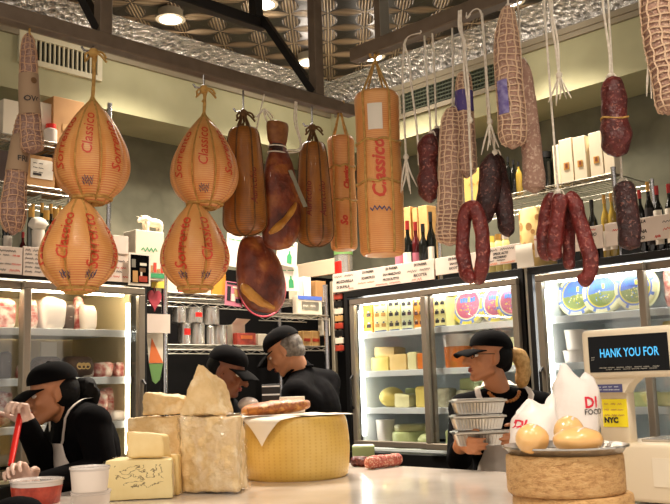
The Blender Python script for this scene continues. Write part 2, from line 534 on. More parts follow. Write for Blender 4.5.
def wall_run(name, fr, n0, n1, z0, z1, mat, corner):
    """a box along one wall, ending where the other wall's plane cuts it"""
    e = corner
    x0, x1 = (e-XC, e) if fr is L else (-e, XC-e)
    mb = MB(False); mb.box(((x0+x1)/2, (n0+n1)/2, (z0+z1)/2), (x1-x0, n1-n0, z1-z0))
    return struct(name, mb, mat, (0, 0, 0), fr.a)
wall_run('wall_left', L, N_WALL, N_WALL+.12, 0, Z_CEIL, MAT['plaster_grey_green'], N_WALL+.12)
wall_run('wall_right', R, N_WALL, N_WALL+.12, 0, Z_CEIL, MAT['plaster_grey_green'], N_WALL)
wall_run('trim_1', L, N_SOF, N_WALL-.001, Z_SOF, Z_CEIL-.001, MAT['plaster_olive'], N_WALL-.001)
wall_run('trim_2', R, N_SOF, N_WALL-.001, Z_SOF, Z_CEIL-.001, MAT['plaster_olive'], N_SOF-.001)

def cove(name, fr, sgn):
    """embossed tin cove between ceiling and soffit with a moulding below"""
    mb = MB(True, 60); rows = []
    N = 8
    def prof(k):
        t = k/N; return (N_SOF-.001-.22*(1-math.cos(t*PI/2))-.0, Z_CROWN+(Z_CEIL-.002-Z_CROWN)*math.sin(t*PI/2))
    for k in range(N+1):
        n, z = prof(k); c = n
        xs = (c-XC, c) if fr is L else (-c, XC-c)
        rows.append([(xs[0]+(xs[1]-xs[0])*i/60, n, z) for i in range(61)])
    mb.loft(rows, cap=False, closed=False)
    struct(name, mb, MAT['crinkled_tin'], (0, 0, 0), fr.a)
cove('trim_3', L, 1); cove('trim_4', R, -1)
for nm, fr in (('trim_5', L), ('trim_6', R)):
    mb = MB(False)
    for n0, n1, z0, z1 in ((N_SOF-.035, N_SOF-.002, Z_CROWN-.035, Z_CROWN), (N_SOF-.022, N_SOF-.002, Z_CROWN-.065, Z_CROWN-.035)):
        c = n0; x0, x1 = (c-XC, c) if fr is L else (-c+.03, XC-c)
        mb.box(((x0+x1)/2, (n0+n1)/2, (z0+z1)/2), (x1-x0, n1-n0, z1-z0))
    struct(nm, mb, MAT['moulding_grey'], (0, 0, 0), fr.a)
# black panels on the lower wall, painting in the corner recess's shade, pale ledge above it on the right
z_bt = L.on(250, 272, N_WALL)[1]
wall_run('shade_panel_7', L, N_WALL-.02, N_WALL-.001, 0, z_bt, MAT['shade_black'], N_WALL-.02)
wall_run('shade_panel_8', R, N_WALL-.02, N_WALL-.001, 0, z_bt+.02, MAT['shade_black'], N_WALL-.022)

def vent(name, fr, p0, p1, vert, label):
    xa, za = fr.on(*p0, N_SOF-.01); xb, zb = fr.on(*p1, N_SOF-.01)
    w, h = xb-xa, abs(za-zb)
    t = thing(name, label, 'vent', fr.w((xa+xb)/2, N_SOF-.001, (za+zb)/2-h/2), fr.a)
    mb = MB(False); f = .03
    for (cx, cz, ww, hh) in ((0, f/2, w, f), (0, h-f/2, w, f), (-w/2+f/2, h/2, f, h-2*f), (w/2-f/2, h/2, f, h-2*f)):
        mb.box((cx, -.012, cz), (ww, .022, hh))
    mb.build('vent_frame', MAT['vent_white' if vert else 'moulding_grey'], t)
    mb = MB(False); mb.box((0, -.002, h/2), (w-2*f, .003, h-2*f)); mb.build('backing', MAT['vent_dark'], t)
    mb = MB(False)
    if vert:
        k = int((w-2*f)/.026)
        for i in range(k): mb.box((-w/2+f+(i+.5)*(w-2*f)/k, -.011, h/2), (.008, .014, h-2*f))
    else:
        k = int((h-2*f)/.022)
        for i in range(k): mb.box((0, -.011, f+(i+.5)*(h-2*f)/k), (w-2*f, .014, .008))
        for i in range(40): mb.box((-w/2+f+(i+.5)*(w-2*f)/40, -.009, h/2), (.004, .01, h-2*f))
    mb.build('grille', MAT['vent_white' if vert else 'vent_green'], t)
vent('air_vent', L, (18.5, 30), (101, 82), True, 'cream framed air vent with upright slats on the wall at left')
vent('air_vent', R, (398, 90), (522, 82), False, 'long green mesh air vent under the tin moulding at right')

# ---------------------------------------------------------------- rails
Z_RB = L.on(150, 61.5, N_RAILL)[1]; T = .05
Z_RR = R.on(420, 37.5, N_RAILR)[1]
xl1 = L.on(352, 115, N_RAILL)[0]; xr0 = R.on(353.5, 55, N_RAILR)[0]
def post_x(fr, px, py, n): return fr.on(px, py, n)[0]
hr = thing('hanging_rail', 'long brown hanging rail at left with two ceiling posts, carrying the big cheeses', 'rail', L.w(0, N_RAILL, Z_RB), L.a)
mb = MB(False); mb.box((xl1-2.6, 0, T/2), (5.2, .045, T), .003); mb.build('bar', MAT['rail_brown'], hr)
for px in (103, 317):
    x = post_x(L, px, 40 if px < 200 else 100, N_RAILL)
    mb = MB(False); mb.box((x, 0, T+(Z_CEIL-Z_RB-T)/2), (.046, .044, Z_CEIL-Z_RB-T), .002); mb.build('post', MAT['rail_brown'], hr)
    mb = MB(); mb.tube([(x-.01, .0, T+.01), (x-.01, .32, T+.44)], .022, 4); mb.build('brace', MAT['black_iron'], hr)
mb = MB(False); mb.box((xl1-2.7, .34, .47), (5.0, .045, .05), .003); mb.build('upper_bar', MAT['black_iron'], hr)
xq = L.on(256, 10, N_RAILL+.34)[0]
mb = MB(False); mb.box((xq, .34, .495+(Z_CEIL-Z_RB-.495)/2), (.045, .045, Z_CEIL-Z_RB-.495)); mb.build('hanger', MAT['black_iron'], hr)
rr = thing('hanging_rail', 'brown hanging rail at right with a free end above the tall orange cheese', 'rail', R.w(0, N_RAILR, Z_RR), R.a)
mb = MB(False); mb.box((xr0+1.6, 0, T/2), (3.2, .045, T), .003); mb.build('bar', MAT['rail_brown'], rr)
for x in (R.on(381, 25, N_RAILR)[0], R.on(381, 25, N_RAILR)[0]+1.5):
    mb = MB(False); mb.box((x, 0, T+(Z_CEIL-Z_RR-T)/2), (.03, .04, Z_CEIL-Z_RR-T), .002); mb.build('post', MAT['rail_brown'], rr)
    mb = MB(False); mb.box((x+.017, -.0, T+(Z_CEIL-Z_RR-T)/2), (.004, .046, Z_CEIL-Z_RR-T)); mb.build('edge_strip', MAT['wire_grey'], rr)

# ---------------------------------------------------------------- ceiling can lights
LIGHTS = []
def can(p, label, energy=190, group=None):
    t = thing('ceiling_can_light', label, 'ceiling light', (p.x, p.y, p.z), 0, group)
    h = Z_CEIL-p.z
    mb = MB(); mb.lathe([(.074, .0), (.082, .002), (.082, .012), (.07, .016), (.068, h)], 24); mb.build('housing', MAT['moulding_grey'], t)
    mb = MB(); mb.lathe([(.001, -.008), (.04, -.006), (.066, .0015), (.066, .003)], 24); mb.build('lens', MAT['lamp_glow'], t)
    ld = bpy.data.lights.new('can_spot', 'SPOT'); ld.energy = energy; ld.color = (1, .875, .73); ld.spot_size = math.radians(125); ld.spot_blend = .9; ld.shadow_soft_size = .06
    lo = bpy.data.objects.new('can_spot', ld); COL.objects.link(lo); lo.parent = t; lo.location = (0, 0, -.03)
    ld = bpy.data.lights.new('can_fill', 'POINT'); ld.energy = 3.5; ld.color = (1, .875, .73); ld.shadow_soft_size = .05  # fill light added below the lens to brighten the tin ceiling
    lo = bpy.data.objects.new('can_fill', ld); COL.objects.link(lo); lo.parent = t; lo.location = (0, 0, -.13)
    return t
ZC = 3.465
def onz(px, py, z):
    d = ray(px, py); return CAM + d*((z-EYE)/d.z)
can(onz(170.5, 20, ZC), 'lit can light above the left rail, over the second round cheese pair')
can(onz(309, 63, ZC), 'lit can light beside the brown ceiling post near the room corner')
can(onz(372, 57.5, ZC), 'lit can light just behind the free end of the right rail')
can(onz(510, 2, ZC), 'lit can light at the top edge above the netted salami')
can(onz(263, 5, ZC), 'small lit can light beside the black hanger of the upper bar')
for i, (x, y, e) in enumerate(((-.75, 1.3, 125), (.75, 1.3, 125), (0, .2, 125), (-1.6, .3, 125), (1.6, .3, 125))):
    can(V((x, y, ZC)), 'lit can light in the ceiling over the customers', e, 'customer side can lights')

# ================================================================== coolers
z_t = R.on(356, 298.5, N_COOL)[1]; z_b = R.on(359, 446.7, N_COOL)[1]
z_top = z_t+.05
SH = [R.on(392, 331, N_COOL+.09)[1], R.on(395, 370.5, N_COOL+.09)[1], R.on(395, 408, N_COOL+.09)[1]]
print('cooler z', z_t, z_b, SH)
def cooler(name, fr, px0, px1, doors, label, py=370, liner='liner_white', glow='tube_glow'):
    """doors: list of (px left, px right, set back, handle side)"""
    x0 = fr.on(px0, py, N_COOL)[0]; x1 = fr.on(px1, py, N_COOL)[0]; w = x1-x0; xc = (x0+x1)/2; D = .74
    t = thing(name, label, 'cooler', fr.w(xc, N_COOL, 0), fr.a); 
    mb = MB(False)                                   # black cabinet: base, top, sides, back
    mb.box((0, D/2, (z_b-.03)/2), (w, D, z_b-.03), .004)
    mb.box((0, D/2, z_top-.02), (w, D, .04), .004)
    for s in (-1, 1): mb.box((s*(w/2-.015), D/2, (z_b+z_top)/2-.01), (.03, D, z_top-z_b-.02))
    mb.box((0, D-.01, (z_b+z_top)/2-.02), (w-.06, .02, z_top-z_b-.04))
    mb.build('cabinet', MAT['cooler_black'], t)
    mb = MB(False)
    for i in range(int(w/.09)): mb.box((-w/2+.06+i*.09, -.004, z_b-.22), (.05, .008, .16))
    mb.build('base_grille', MAT['cooler_black'], t)
    mb = MB(False); li = w/2-.032
    mb.box((0, D-.03, (z_b+z_top)/2-.02), (2*li, .018, z_top-z_b-.045)); mb.box((0, D/2+.03, z_top-.047), (2*li, D-.14, .012)); mb.box((0, D/2+.03, z_b-.022), (2*li, D-.14, .014))
    for s in (-1, 1): mb.box((s*(li-.006), D/2+.03, (z_b+z_top)/2-.02), (.01, D-.14, z_top-z_b-.06))
    mb.build('liner', MAT[liner], t)
    for z in SH:
        mb = MB(False); mb.box((0, .09+.28, z-.008), (2*li-.016, .56, .014), .003); mb.box((0, .086, z-.016), (2*li-.016, .008, .036), .002)
        mb.build('shelf', MAT['shelf_white'], t)
    mb = MB(); mb.tube([(-li+.05, .10, z_top-.072), (li-.05, .10, z_top-.072)], .014, 10); mb.build('top_lamp', MAT[glow], t)
    for s in (-1, 1):
        mb = MB(); mb.tube([(s*(li-.035), .075, z_b+.06), (s*(li-.035), .075, z_top-.12)], .012, 10); mb.build('side_lamp', MAT['warm_side_glow' if fr is L else glow], t)
    for a, b, back, hs in doors:
        xa = fr.on(a, py, N_COOL-.0+back)[0]-xc; xb = fr.on(b, py, N_COOL+back)[0]-xc; y = -.018+back
        f = .036; mb = MB(False)
        zz0, zz1 = z_b, z_t
        for cx, cz, ww, hh in (((xa+xb)/2, zz0+f/2, xb-xa, f), ((xa+xb)/2, zz1-f/2, xb-xa, f), (xa+f/2, (zz0+zz1)/2, f, zz1-zz0-2*f), (xb-f/2, (zz0+zz1)/2, f, zz1-zz0-2*f)):
            mb.box((cx, y, cz), (ww, .034, hh), .004)
        d = mb.build('door', MAT['door_aluminium'], t)
        mb = MB(False); mb.box(((xa+xb)/2, y, (zz0+zz1)/2), (xb-xa-2*f+.004, .006, zz1-zz0-2*f+.004)); mb.build('pane', MAT['door_glass'], d)
        if hs:
            hx = xb-.014 if hs > 0 else xa+.014
            mb = MB(); mb.tube([(hx, y-.018, 1.30), (hx, y-.04, 1.32), (hx, y-.04, 1.48), (hx, y-.018, 1.50)], .007, 8); mb.build('handle', MAT['cooler_black'], d)
    return t, xc, w
cooler('glass_door_cooler', L, -95, 147, [(19.5, 141.5, 0, 1), (-70, 25, .045, 0)], 'glass door cooler at far left full of wrapped cold meats', liner='liner_cream', glow='warm_tube_glow')
cooler('glass_door_cooler', R, 346, 528.5, [(426.5, 525, 0, 0), (355, 437, .045, -1)], 'glass door cooler with pink labelled cheese wheels behind the woman')
cooler('glass_door_cooler', R, 533, 800, [(544, 655, 0, -1), (648, 790, .045, 0)], 'glass door cooler with blue labelled cheese wheels at far right')
mb = MB(); xk = (R.on(528.5, 350, N_COOL)[0]+R.on(533, 350, N_COOL)[0])/2
mb.box((xk, N_COOL+.01, (.1+z_top)/2), (.022, .012, z_top-.1)); struct('trim_9', mb, MAT['wire_grey'], (0, 0, 0), R.a)

# ---------------------------------------------------------------- shapes for stock
def fit(fr, a, y0, b, y1, n):
    """pixel box on a plane of the frame -> centre x, width, z bottom, z top"""
    xa = fr.on(a, (y0+y1)/2, n)[0]; xb = fr.on(b, (y0+y1)/2, n)[0]
    return (xa+xb)/2, xb-xa, fr.on((a+b)/2, y1, n)[1], fr.on((a+b)/2, y0, n)[1]

def squiggle(mb, x0, x1, z, h, y, mi=0, w=.0022, words=3):
    """a line of handwriting: joined-up little strokes, lying on a plane facing -y"""
    x = x0; tot = x1-x0
    for k in range(words):
        ln = tot/words*random.uniform(.62, .88); n = max(4, int(ln/h*2.2)); pts = []
        for i in range(n+1):
            pts.append((x+ln*i/n, z+(h*random.uniform(.25, .5) if i % 2 else -h*random.uniform(.2, .5))))
        for (ax, az), (bx, bz) in zip(pts, pts[1:]):
            d = V((bx-ax, 0, bz-az)).normalized(); q = V((-d.z, 0, d.x))*w
            mb.add([(ax-q.x, y, az-q.z), (bx-q.x, y, bz-q.z), (bx+q.x, y, bz+q.z), (ax+q.x, y, az+q.z)], [(0, 1, 2, 3)], mi)
        x += tot/words

def carton(fr, box, n, zsh, d, mat, label, cat='box', prints=None, group=None, rot=0, name='carton'):
    x, w, z0, z1 = fit(fr, *box, n); z0 = zsh if zsh is not None else z0; h = max(z1-z0, .03)
    mb = MB(False); mb.box((0, d/2, h/2), (w, d, h), .002)
    mats = [mat]
    if prints: mats += prints(mb, w, h)
    return single(name, mb, mats, label, cat, fr.w(x, n, z0), fr.a+rot, group)

def bottle_mb(h, r, kind='wine'):
    if kind == 'wine': pr = [(r*.9, 0), (r, .006), (r, h*.6), (r*.9, h*.66), (r*.42, h*.76), (r*.36, h*.8), (r*.36, h*.985), (r*.3, h)]
    else: pr = [(r*.9, 0), (r, .004), (r, h*.7), (r*.93, h*.78), (r*.7, h*.84), (r*.7, h*.86)]
    return MB().lathe([(.001, 0)]+pr+[(.001, pr[-1][1])], 16, cap=False)
def bottle(fr, px, ytop, ybot, n, z0, wpx, label, glass='bottle_dark', cap='foil_red', lab=None, group=None, labz=(.18, .5)):
    x, zt = fr.on(px, ytop, n); h = zt-z0; r = (fr.on(px+wpx/2, ytop, n)[0]-fr.on(px-wpx/2, ytop, n)[0])/2
    t = thing('bottle', label, 'bottle', fr.w(x, n, z0), fr.a, group)
    bottle_mb(h, r).build('glass_body', MAT[glass], t)
    mb = MB(); mb.lathe([(r*.4, h*.86), (r*.4, h*1.0), (.001, h*1.004)], 12); mb.build('capsule', MAT[cap], t)
    if lab:
        mb = MB(); rr = []
        for z in (h*labz[0], h*labz[1]):
            rr.append([(r*1.02*math.cos(a), r*1.02*math.sin(a), z) for a in [PI*1.5+(-1.2+2.4*i/10) for i in range(11)]])
        mb.loft(rr, cap=False, closed=False); mb.build('paper_label', MAT[lab], t)
    return t
def jar(fr, px, ytop, n, z0, wpx, label, glass='clear_jar', lid='foil_gold', group=None, cat='jar', name='jar'):
    x, zt = fr.on(px, ytop, n); h = zt-z0; r = (fr.on(px+wpx/2, ytop, n)[0]-fr.on(px-wpx/2, ytop, n)[0])/2
    t = thing(name, label, cat, fr.w(x, n, z0), fr.a, group)
    bottle_mb(h*.98, r, 'jar').build('glass_body', MAT[glass], t)
    mb = MB(); mb.lathe([(r*.78, h*.84), (r*.78, h*.99), (.001, h)], 16); mb.build('lid', MAT[lid], t)
    return t

def wedge_mb(w, h, d, cut=.15):
    return MB().block([(-w/2, 0, 0), (w/2, 0, 0), (-w/2*.3, d, 0), (w/2*.3, d, 0), (-w/2, 0, h), (w/2, 0, h*(1-cut)), (-w/2*.3, d, h), (w/2*.3, d, h*(1-cut))], 6, .003, 25)
def round_mb(r, h, b=.012):
    return MB().lathe([(.001, 0), (r-b, 0), (r-b*.3, b*.3), (r, b), (r, h-b), (r-b*.3, h-b*.3), (r-b, h), (.001, h)], 32, cap=False)
def cheese(fr, box, n, zsh, shape, mat, label, group=None, d=None):
    x, w, z0, z1 = fit(fr, *box, n); z0 = zsh if zsh is not None else z0; h = max(z1-z0, .03)
    if shape == 'wedge': mb = wedge_mb(w, h, d or w*1.1)
    elif shape == 'round': mb = round_mb(w/2, h, min(.012, h*.3)); 
    elif shape == 'ball': mb = MB(); mb.lathe([(max(math.sin(PI*j/12), .001)*w/2, (1-math.cos(PI*j/12))*h/2) for j in range(13)], 24)
    else:
        dd = d or w*.9; mb = MB().block([(-w/2, 0, 0), (w/2, 0, 0), (-w/2, dd, 0), (w/2, dd, 0), (-w/2, 0, h), (w/2, 0, h), (-w/2, dd, h), (w/2, dd, h)], 6, .003, 25)
    nm = {'wedge': 'cheese_wedge', 'round': 'cheese_round', 'ball': 'cheese_ball'}.get(shape, 'cheese_block')
    p = fr.w(x, n + (w/2 if shape in ('round', 'ball') else 0), z0)
    return single(nm, mb, MAT[mat], label, 'cheese', p, fr.a, group)

def label_wheel(fr, box, n, zsh, cols, label, group, seed=0, xlim=(-9, 9)):
    """a cheese wheel leaning back on its rim, face with a printed round label"""
    x, w, z0, z1 = fit(fr, *box, n); r = w/2; z0 = zsh; x = min(max(x, xlim[0]+r), xlim[1]-r)
    t = thing('labelled_cheese_wheel', label, 'cheese', fr.w(x, n, z0), fr.a, group)
    tilt = Matrix.Rotation(math.radians(-9), 4, 'X')
    B = Matrix.Translation((0, .015, r*1.0)) @ tilt @ Matrix.Rotation(PI/2, 4, 'X')       # disc axis towards -y
    mb = MB(); mb.lathe([(.001, -.042), (r-.012, -.042), (r, -.032), (r, -.010), (r-.012, 0), (.001, 0)], 40, M=B, cap=False); mb.build('wheel', MAT['pale_cheese'], t)
    mb = MB(False); rs = (.95, .80, .72, .66, .001); k = 40
    for j in range(4):
        for i in range(k):
            a, b = 2*PI*i/k, 2*PI*(i+1)/k; q = []
            for rr, aa in ((rs[j], a), (rs[j], b), (rs[j+1], b), (rs[j+1], a)): q.append(tuple(B @ V((rr*r*math.cos(aa), rr*r*math.sin(aa), .002))))
            mi = j
            if j == 0 and (i % 5) in (2,): mi = 1
            if len(cols) > 4 and j == 3 and (a > PI): mi = 4
            mb.add(q, [(0, 1, 2, 3)], mi)
    # print on the label: a word made of blue and yellow blocks, a small flower of specks
    rnd = random.Random(seed)
    def blk(x, y, w_, h_, mi):
        mb.add([tuple(B @ V((x+a*w_, y+b*h_, .004))) for a, b in ((-.5, -.5), (.5, -.5), (.5, .5), (-.5, .5))], [(0, 1, 2, 3)], mi)
    for i in range(6): blk(r*(-.36+.145*i), r*.2+r*.03*(i % 2), r*.12, r*.22, 5+(i % 4 == 3))
    for i in range(26):
        a = rnd.uniform(0, 2*PI); q = rnd.uniform(.05, .42)*r; blk(q*math.cos(a), -r*.22+abs(q)*math.sin(a)*.6, r*.05, r*.05, rnd.choice((5, 6, 0)))
    mb.build('printed_label', [MAT[c] for c in cols[:4]]+[MAT[cols[4] if len(cols) > 4 else cols[3]], MAT['ink_blue_bright'], MAT['ink_yellow']], t)
mk('ink_blue_bright', '#4a7fd0', .5); mk('ink_yellow', '#e8d35a', .5); mk('label_pink', '#c0607c', .5); mk('label_yellow', '#dcc850', .5); mk('label_sky', '#7088d0', .5); mk('label_olive', '#7f8a4a', .5); mk('label_blue', '#5674cc', .5); mk('label_cream', '#ece4b4', .5)

def meat(fr, box, n, zsh, mat, label, group=None, wrap=False, shape='lump', seed=0):
    x, w, z0, z1 = fit(fr, *box, n); z0 = zsh if zsh is not None else z0; h = max(z1-z0, .03)
    t = thing('wrapped_meat', label, 'meat', fr.w(x, n+.06, z0), fr.a, group)
    rings = []; uvw = []; N = 14
    for j in range(N+1):
        a = PI*j/N; ring = []
        for i in range(20):
            b = 2*PI*i/20; e = .5 if shape == 'lump' else 1
            sx = math.copysign(abs(math.cos(b))**e, math.cos(b)); sy = math.copysign(abs(math.sin(b))**e, math.sin(b))
            s = max(math.sin(a), 1e-3)**e
            p = V((w/2*s*sx, min(w*.45, .09)*s*sy, h/2-h/2*math.copysign(abs(math.cos(a))**e, math.cos(a))))
            q = p+V((seed*3.1, 0, 0)); f = 1+.13*noise.noise(q*14)+.05*noise.noise(q*45)
            ring.append((p.x*f, p.y*f, max(p.z*f, 0)))
        rings.append(ring)
    mb = MB(); mb.loft(rings); mb.build('joint', MAT[mat], t)
    mb = MB(False)
    for k in range(int(h/.016)): 
        zz = .008+k*.016; f = math.sqrt(max(1-((zz-h/2)/(h/2))**4, 0)); mb.tube([(w*.47*f*math.copysign(abs(math.cos(c))**.6, math.cos(c)), min(w*.43, .086)*f*math.copysign(abs(math.sin(c))**.6, math.sin(c)), zz) for c in [PI+PI*i/12 for i in range(13)]], .0012, 4)
    mb.build('net_wrap', MAT['white_wrap'], t)
    return t
nC = N_COOL+.13
# right cooler 1, top shelf: cartons of cheese packs
def packs(c1, c2):
    def f(mb, w, h):
        for j in range(3):
            for i in range(2):
                z = h*(.2+.3*j); x = -w*.24+w*.48*i
                mb.quadpanel(x-w*.15, x+w*.15, z-h*.05, z+h*.05, -.002, 1); mb.quadpanel(x-w*.06, x+w*.06, z+h*.06, z+h*.1, -.002, 2)
        mb.quadpanel(-w*.42, w*.42, h*.02, h*.06, -.002, 2)
        return [MAT[c1], MAT[c2]]
    return f
for (a, b, m, c, l) in ((359, 372, 'orange_box', 'ink_black', 'orange carton of packed cheese at the left end of the cooler top shelf'),
                        (373.5, 387, 'pale_yellow_box', 'gold_print', 'pale yellow carton beside the orange end carton in the cooler'),
                        (388, 400, 'pale_yellow_box', 'ink_black', 'pale yellow carton third from the left on the cooler top shelf'),
                        (401, 412.5, 'green_cream_box', 'ink_black', 'pale green carton on the cooler top shelf'),
                        (413.5, 424, 'orange_box', 'ink_black', 'orange carton beside the pale green carton in the cooler'),
                        (434, 446, 'pale_yellow_box', 'ink_black', 'pale yellow carton left of the pink labelled cheese wheels')):
    carton(R, (a, 297, b, 330), nC, SH[0], .2, MAT[m], l, prints=packs(c, 'ink_blue' if m != 'orange_box' else 'white_paper'))
PK = ('label_yellow', 'label_sky', 'label_cream', 'label_pink')
label_wheel(R, (449, 287, 484, 320), nC+.075, SH[0], PK, 'pink labelled cheese wheel left of the others behind the cap of the woman', 'pink labelled wheels', 1)
label_wheel(R, (477, 284, 513, 318), nC+.025, SH[0], PK, 'pink labelled cheese wheel in the middle of its row', 'pink labelled wheels', 2)
label_wheel(R, (506, 281, 543, 315), nC-.025, SH[0], PK, 'pink labelled cheese wheel half hidden by the cooler door edge', 'pink labelled wheels', 3, (-9, -2.548))
# second shelf
cheese(R, (371, 357, 388, 368), nC, SH[1], 'block', 'cheese_yellow', 'yellow cheese block at left on the second cooler shelf')
cheese(R, (389, 354, 406, 366), nC, SH[1], 'block', 'cut_cheese', 'golden cheese block beside the yellow block on the second shelf')
cheese(R, (374, 346, 394, 357), nC+.02, R.on(380, 357, nC)[1], 'wedge', 'cut_cheese', 'cheese wedge lying on top of the two blocks in the cooler')
cheese(R, (407, 352, 416, 364), nC, SH[1], 'block', 'pale_cheese', 'pale cheese block beside the orange one on the second shelf')
cheese(R, (416.5, 353, 426, 363), nC, SH[1], 'block', 'cheese_orange', 'small orange cheese block on the second cooler shelf')
# third shelf
cheese(R, (374, 387, 393, 405), nC, SH[2], 'ball', 'cheese_yellow', 'big round yellow cheese on the third cooler shelf')
cheese(R, (394, 393, 409, 405), nC, SH[2], 'wedge', 'pale_cheese', 'pale cheese wedge beside the big round cheese')
cheese(R, (402, 388, 414, 396), nC+.16, SH[2]+.05, 'round', 'cheese_green', 'small pale cheese round behind the wedges on the third shelf')
cheese(R, (415, 386, 427, 404), nC, SH[2], 'block', 'cheese_yellow', 'tall yellow cheese block next to the cooler mullion')
# cooler floor
ZF = z_b-.014
x, w, z0, z1 = fit(R, 370, 419, 384, 441, nC)
tb = thing('storage_tub', 'translucent white plastic tub on the cooler floor', 'tub', R.w(x, nC+.08, ZF), R.a)
mb = MB(); mb.lathe([(.001, 0), (w*.42, 0), (w*.5, z1-ZF-.02), (w*.5, z1-ZF-.018)], 24, cap=False); mb.build('tub_body', MAT['tub_white'], tb)
mb = MB(); mb.lathe([(w*.53, z1-ZF-.022), (w*.53, z1-ZF-.006), (.001, z1-ZF)], 24); mb.build('lid', MAT['tub_white'], tb)
cheese(R, (385, 432, 412, 442), nC, ZF, 'round', 'cheese_green', 'flat pale green cheese round, lower of two on the cooler floor')
zz = R.on(398, 432, nC)[1]
cheese(R, (388, 425, 411, 432), nC+.01, zz, 'round', 'pale_cheese', 'flat pale cheese round stacked on the green one')
cheese(R, (414, 434, 427, 444), nC-.03, ZF, 'ball', 'cheese_green', 'small white ball cheese on the cooler floor')
cheese(R, (415, 423, 427, 436), nC+.13, ZF, 'wedge', 'pale_cheese', 'pale wedge behind the ball cheese on the cooler floor')
# behind the right-hand door
x, w, z0, z1 = fit(R, 436, 333, 463, 372, nC)
tb = thing('storage_tub', 'orange filled tub with white lid left of the woman', 'tub', R.w(x, nC+.1, SH[1]), R.a)
hh = R.on(450, 333, nC)[1]-SH[1]
mb = MB(); mb.lathe([(.001, 0), (w*.44, 0), (w*.48, hh*.62)], 24, cap=False); mb.build('tub_body', MAT['cheese_orange'], tb)
mb = MB(); mb.lathe([(w*.48, hh*.62), (w*.5, hh*.97), (.001, hh)], 24); mb.build('lid', MAT['tub_white'], tb)
cheese(R, (474, 338, 517, 366), nC+.02, SH[1], 'block', 'pale_cheese', 'large pale cheese slab behind the cap of the woman', d=.1)
cheese(R, (450, 390, 474, 404), nC, SH[2], 'round', 'cheese_grey', 'grey rind cheese round on the shelf left of the woman')
cheese(R, (459, 378, 474, 390), nC+.03, R.on(462, 390, nC)[1], 'block', 'cheese_green', 'pale cheese block on top of the grey rind round')
cheese(R, (437, 388, 449, 403), nC, SH[2], 'block', 'cheese_grey', 'dark grey cheese block next to the cooler mullion')
cheese(R, (445, 430, 458, 448), nC, ZF, 'block', 'cheese_green', 'green cheese block low beside the foil trays')
cheese(R, (458, 436, 474, 449), nC+.1, ZF, 'round', 'pale_cheese', 'pale cheese round low behind the foil trays')
# right cooler 2
BL = ('label_cream', 'label_sky', 'label_yellow', 'label_blue', 'label_olive')
label_wheel(R, (546, 279, 586, 316), nC+.075, SH[0], BL, 'blue labelled cheese wheel at the left of the far right cooler', 'blue labelled wheels', 4, (-2.45, 9))
label_wheel(R, (580, 275, 622, 313), nC+.025, SH[0], BL, 'blue labelled cheese wheel in the middle of the far right cooler', 'blue labelled wheels', 5)
label_wheel(R, (612, 270, 656, 310), nC-.025, SH[0], BL, 'blue labelled cheese wheel above the display, nearest the mullion', 'blue labelled wheels', 6)
def tub(box, n, zs, mat, label, lid='tub_white'):
    x, w, z0, z1 = fit(R, *box, n); h = z1-zs
    t = thing('storage_tub', label, 'tub', R.w(x, n+w/2, zs), R.a)
    mb = MB(); mb.lathe([(.001, 0), (w*.42, 0), (w*.48, h*.9)], 24, cap=False); mb.build('tub_body', MAT[mat], t)
    mb = MB(); mb.lathe([(w*.5, h*.88), (w*.5, h*.97), (.001, h)], 24); mb.build('lid', MAT[lid], t)
zq = R.on(570, 350, nC)[1]
tub((559, 350, 580, 378), nC, SH[1], 'tub_white', 'white tub beside the display, lower of two')
tub((560, 329, 581, 350), nC, zq, 'tub_white', 'white tub beside the display, upper of two')
tub((548, 332, 557, 352), nC+.2, SH[1], 'heart_red', 'small red tub left of the white tubs', 'pink')
tub((583, 334, 606, 376), nC+.05, SH[1], 'tub_white', 'white tub hidden behind the display')
cheese(R, (628, 392, 652, 418), nC, SH[2]-.0, 'block', 'cheese_green', 'pale green cheese block right of the scale post', d=.12)
cheese(R, (655, 392, 676, 418), nC+.05, SH[2], 'block', 'pale_cheese', 'pale cheese block at the right edge behind the scale')
cheese(R, (658, 320, 690, 360), nC+.1, SH[1], 'round', 'cheese_yellow', 'yellow cheese round behind the last cooler door')
meat(R, (660, 268, 676, 300), nC+.05, SH[0], 'pink_meat', 'wrapped meat behind the last cooler door at the right edge')

# left cooler
for i, (a, y0, b, m, l, n) in enumerate(((-22, 296, -4, 'pink_meat', 'pink wrapped joint outside the left door', .02), (-3, 298, 19, 'pink_meat', 'pink wrapped joint on the top shelf at the far left edge', .0),
        (26, 299, 42, 'pink_meat', 'pink and white wrapped joint beside the left cooler door frame', 0), (44, 297, 68, 'white_wrap', 'bright white wrapped joint on the left cooler top shelf', .0),
        (69, 303, 79, 'dark_wrap', 'dark sausage standing beside the white wrapped joint', .03), (79, 298, 88, 'pink_meat', 'slim pink joint right of the dark sausage', .06),
        (87, 304, 101, 'white_wrap', 'small white pack at the right of the left cooler top shelf', 0))):
    meat(L, (a, y0, b, 330), nC+n, SH[0], m, l, seed=i)
x, w, z0, z1 = fit(L, 117, 300, 126, 312, nC+.3)
mb = MB(False); mb.box((0, 0, 0), (w, .05, .08), .006); single('thermometer_box', mb, MAT['tub_white'], 'small white box on the back wall inside the left cooler', 'box', L.w(x, N_COOL+.68, z0+.04), L.a)
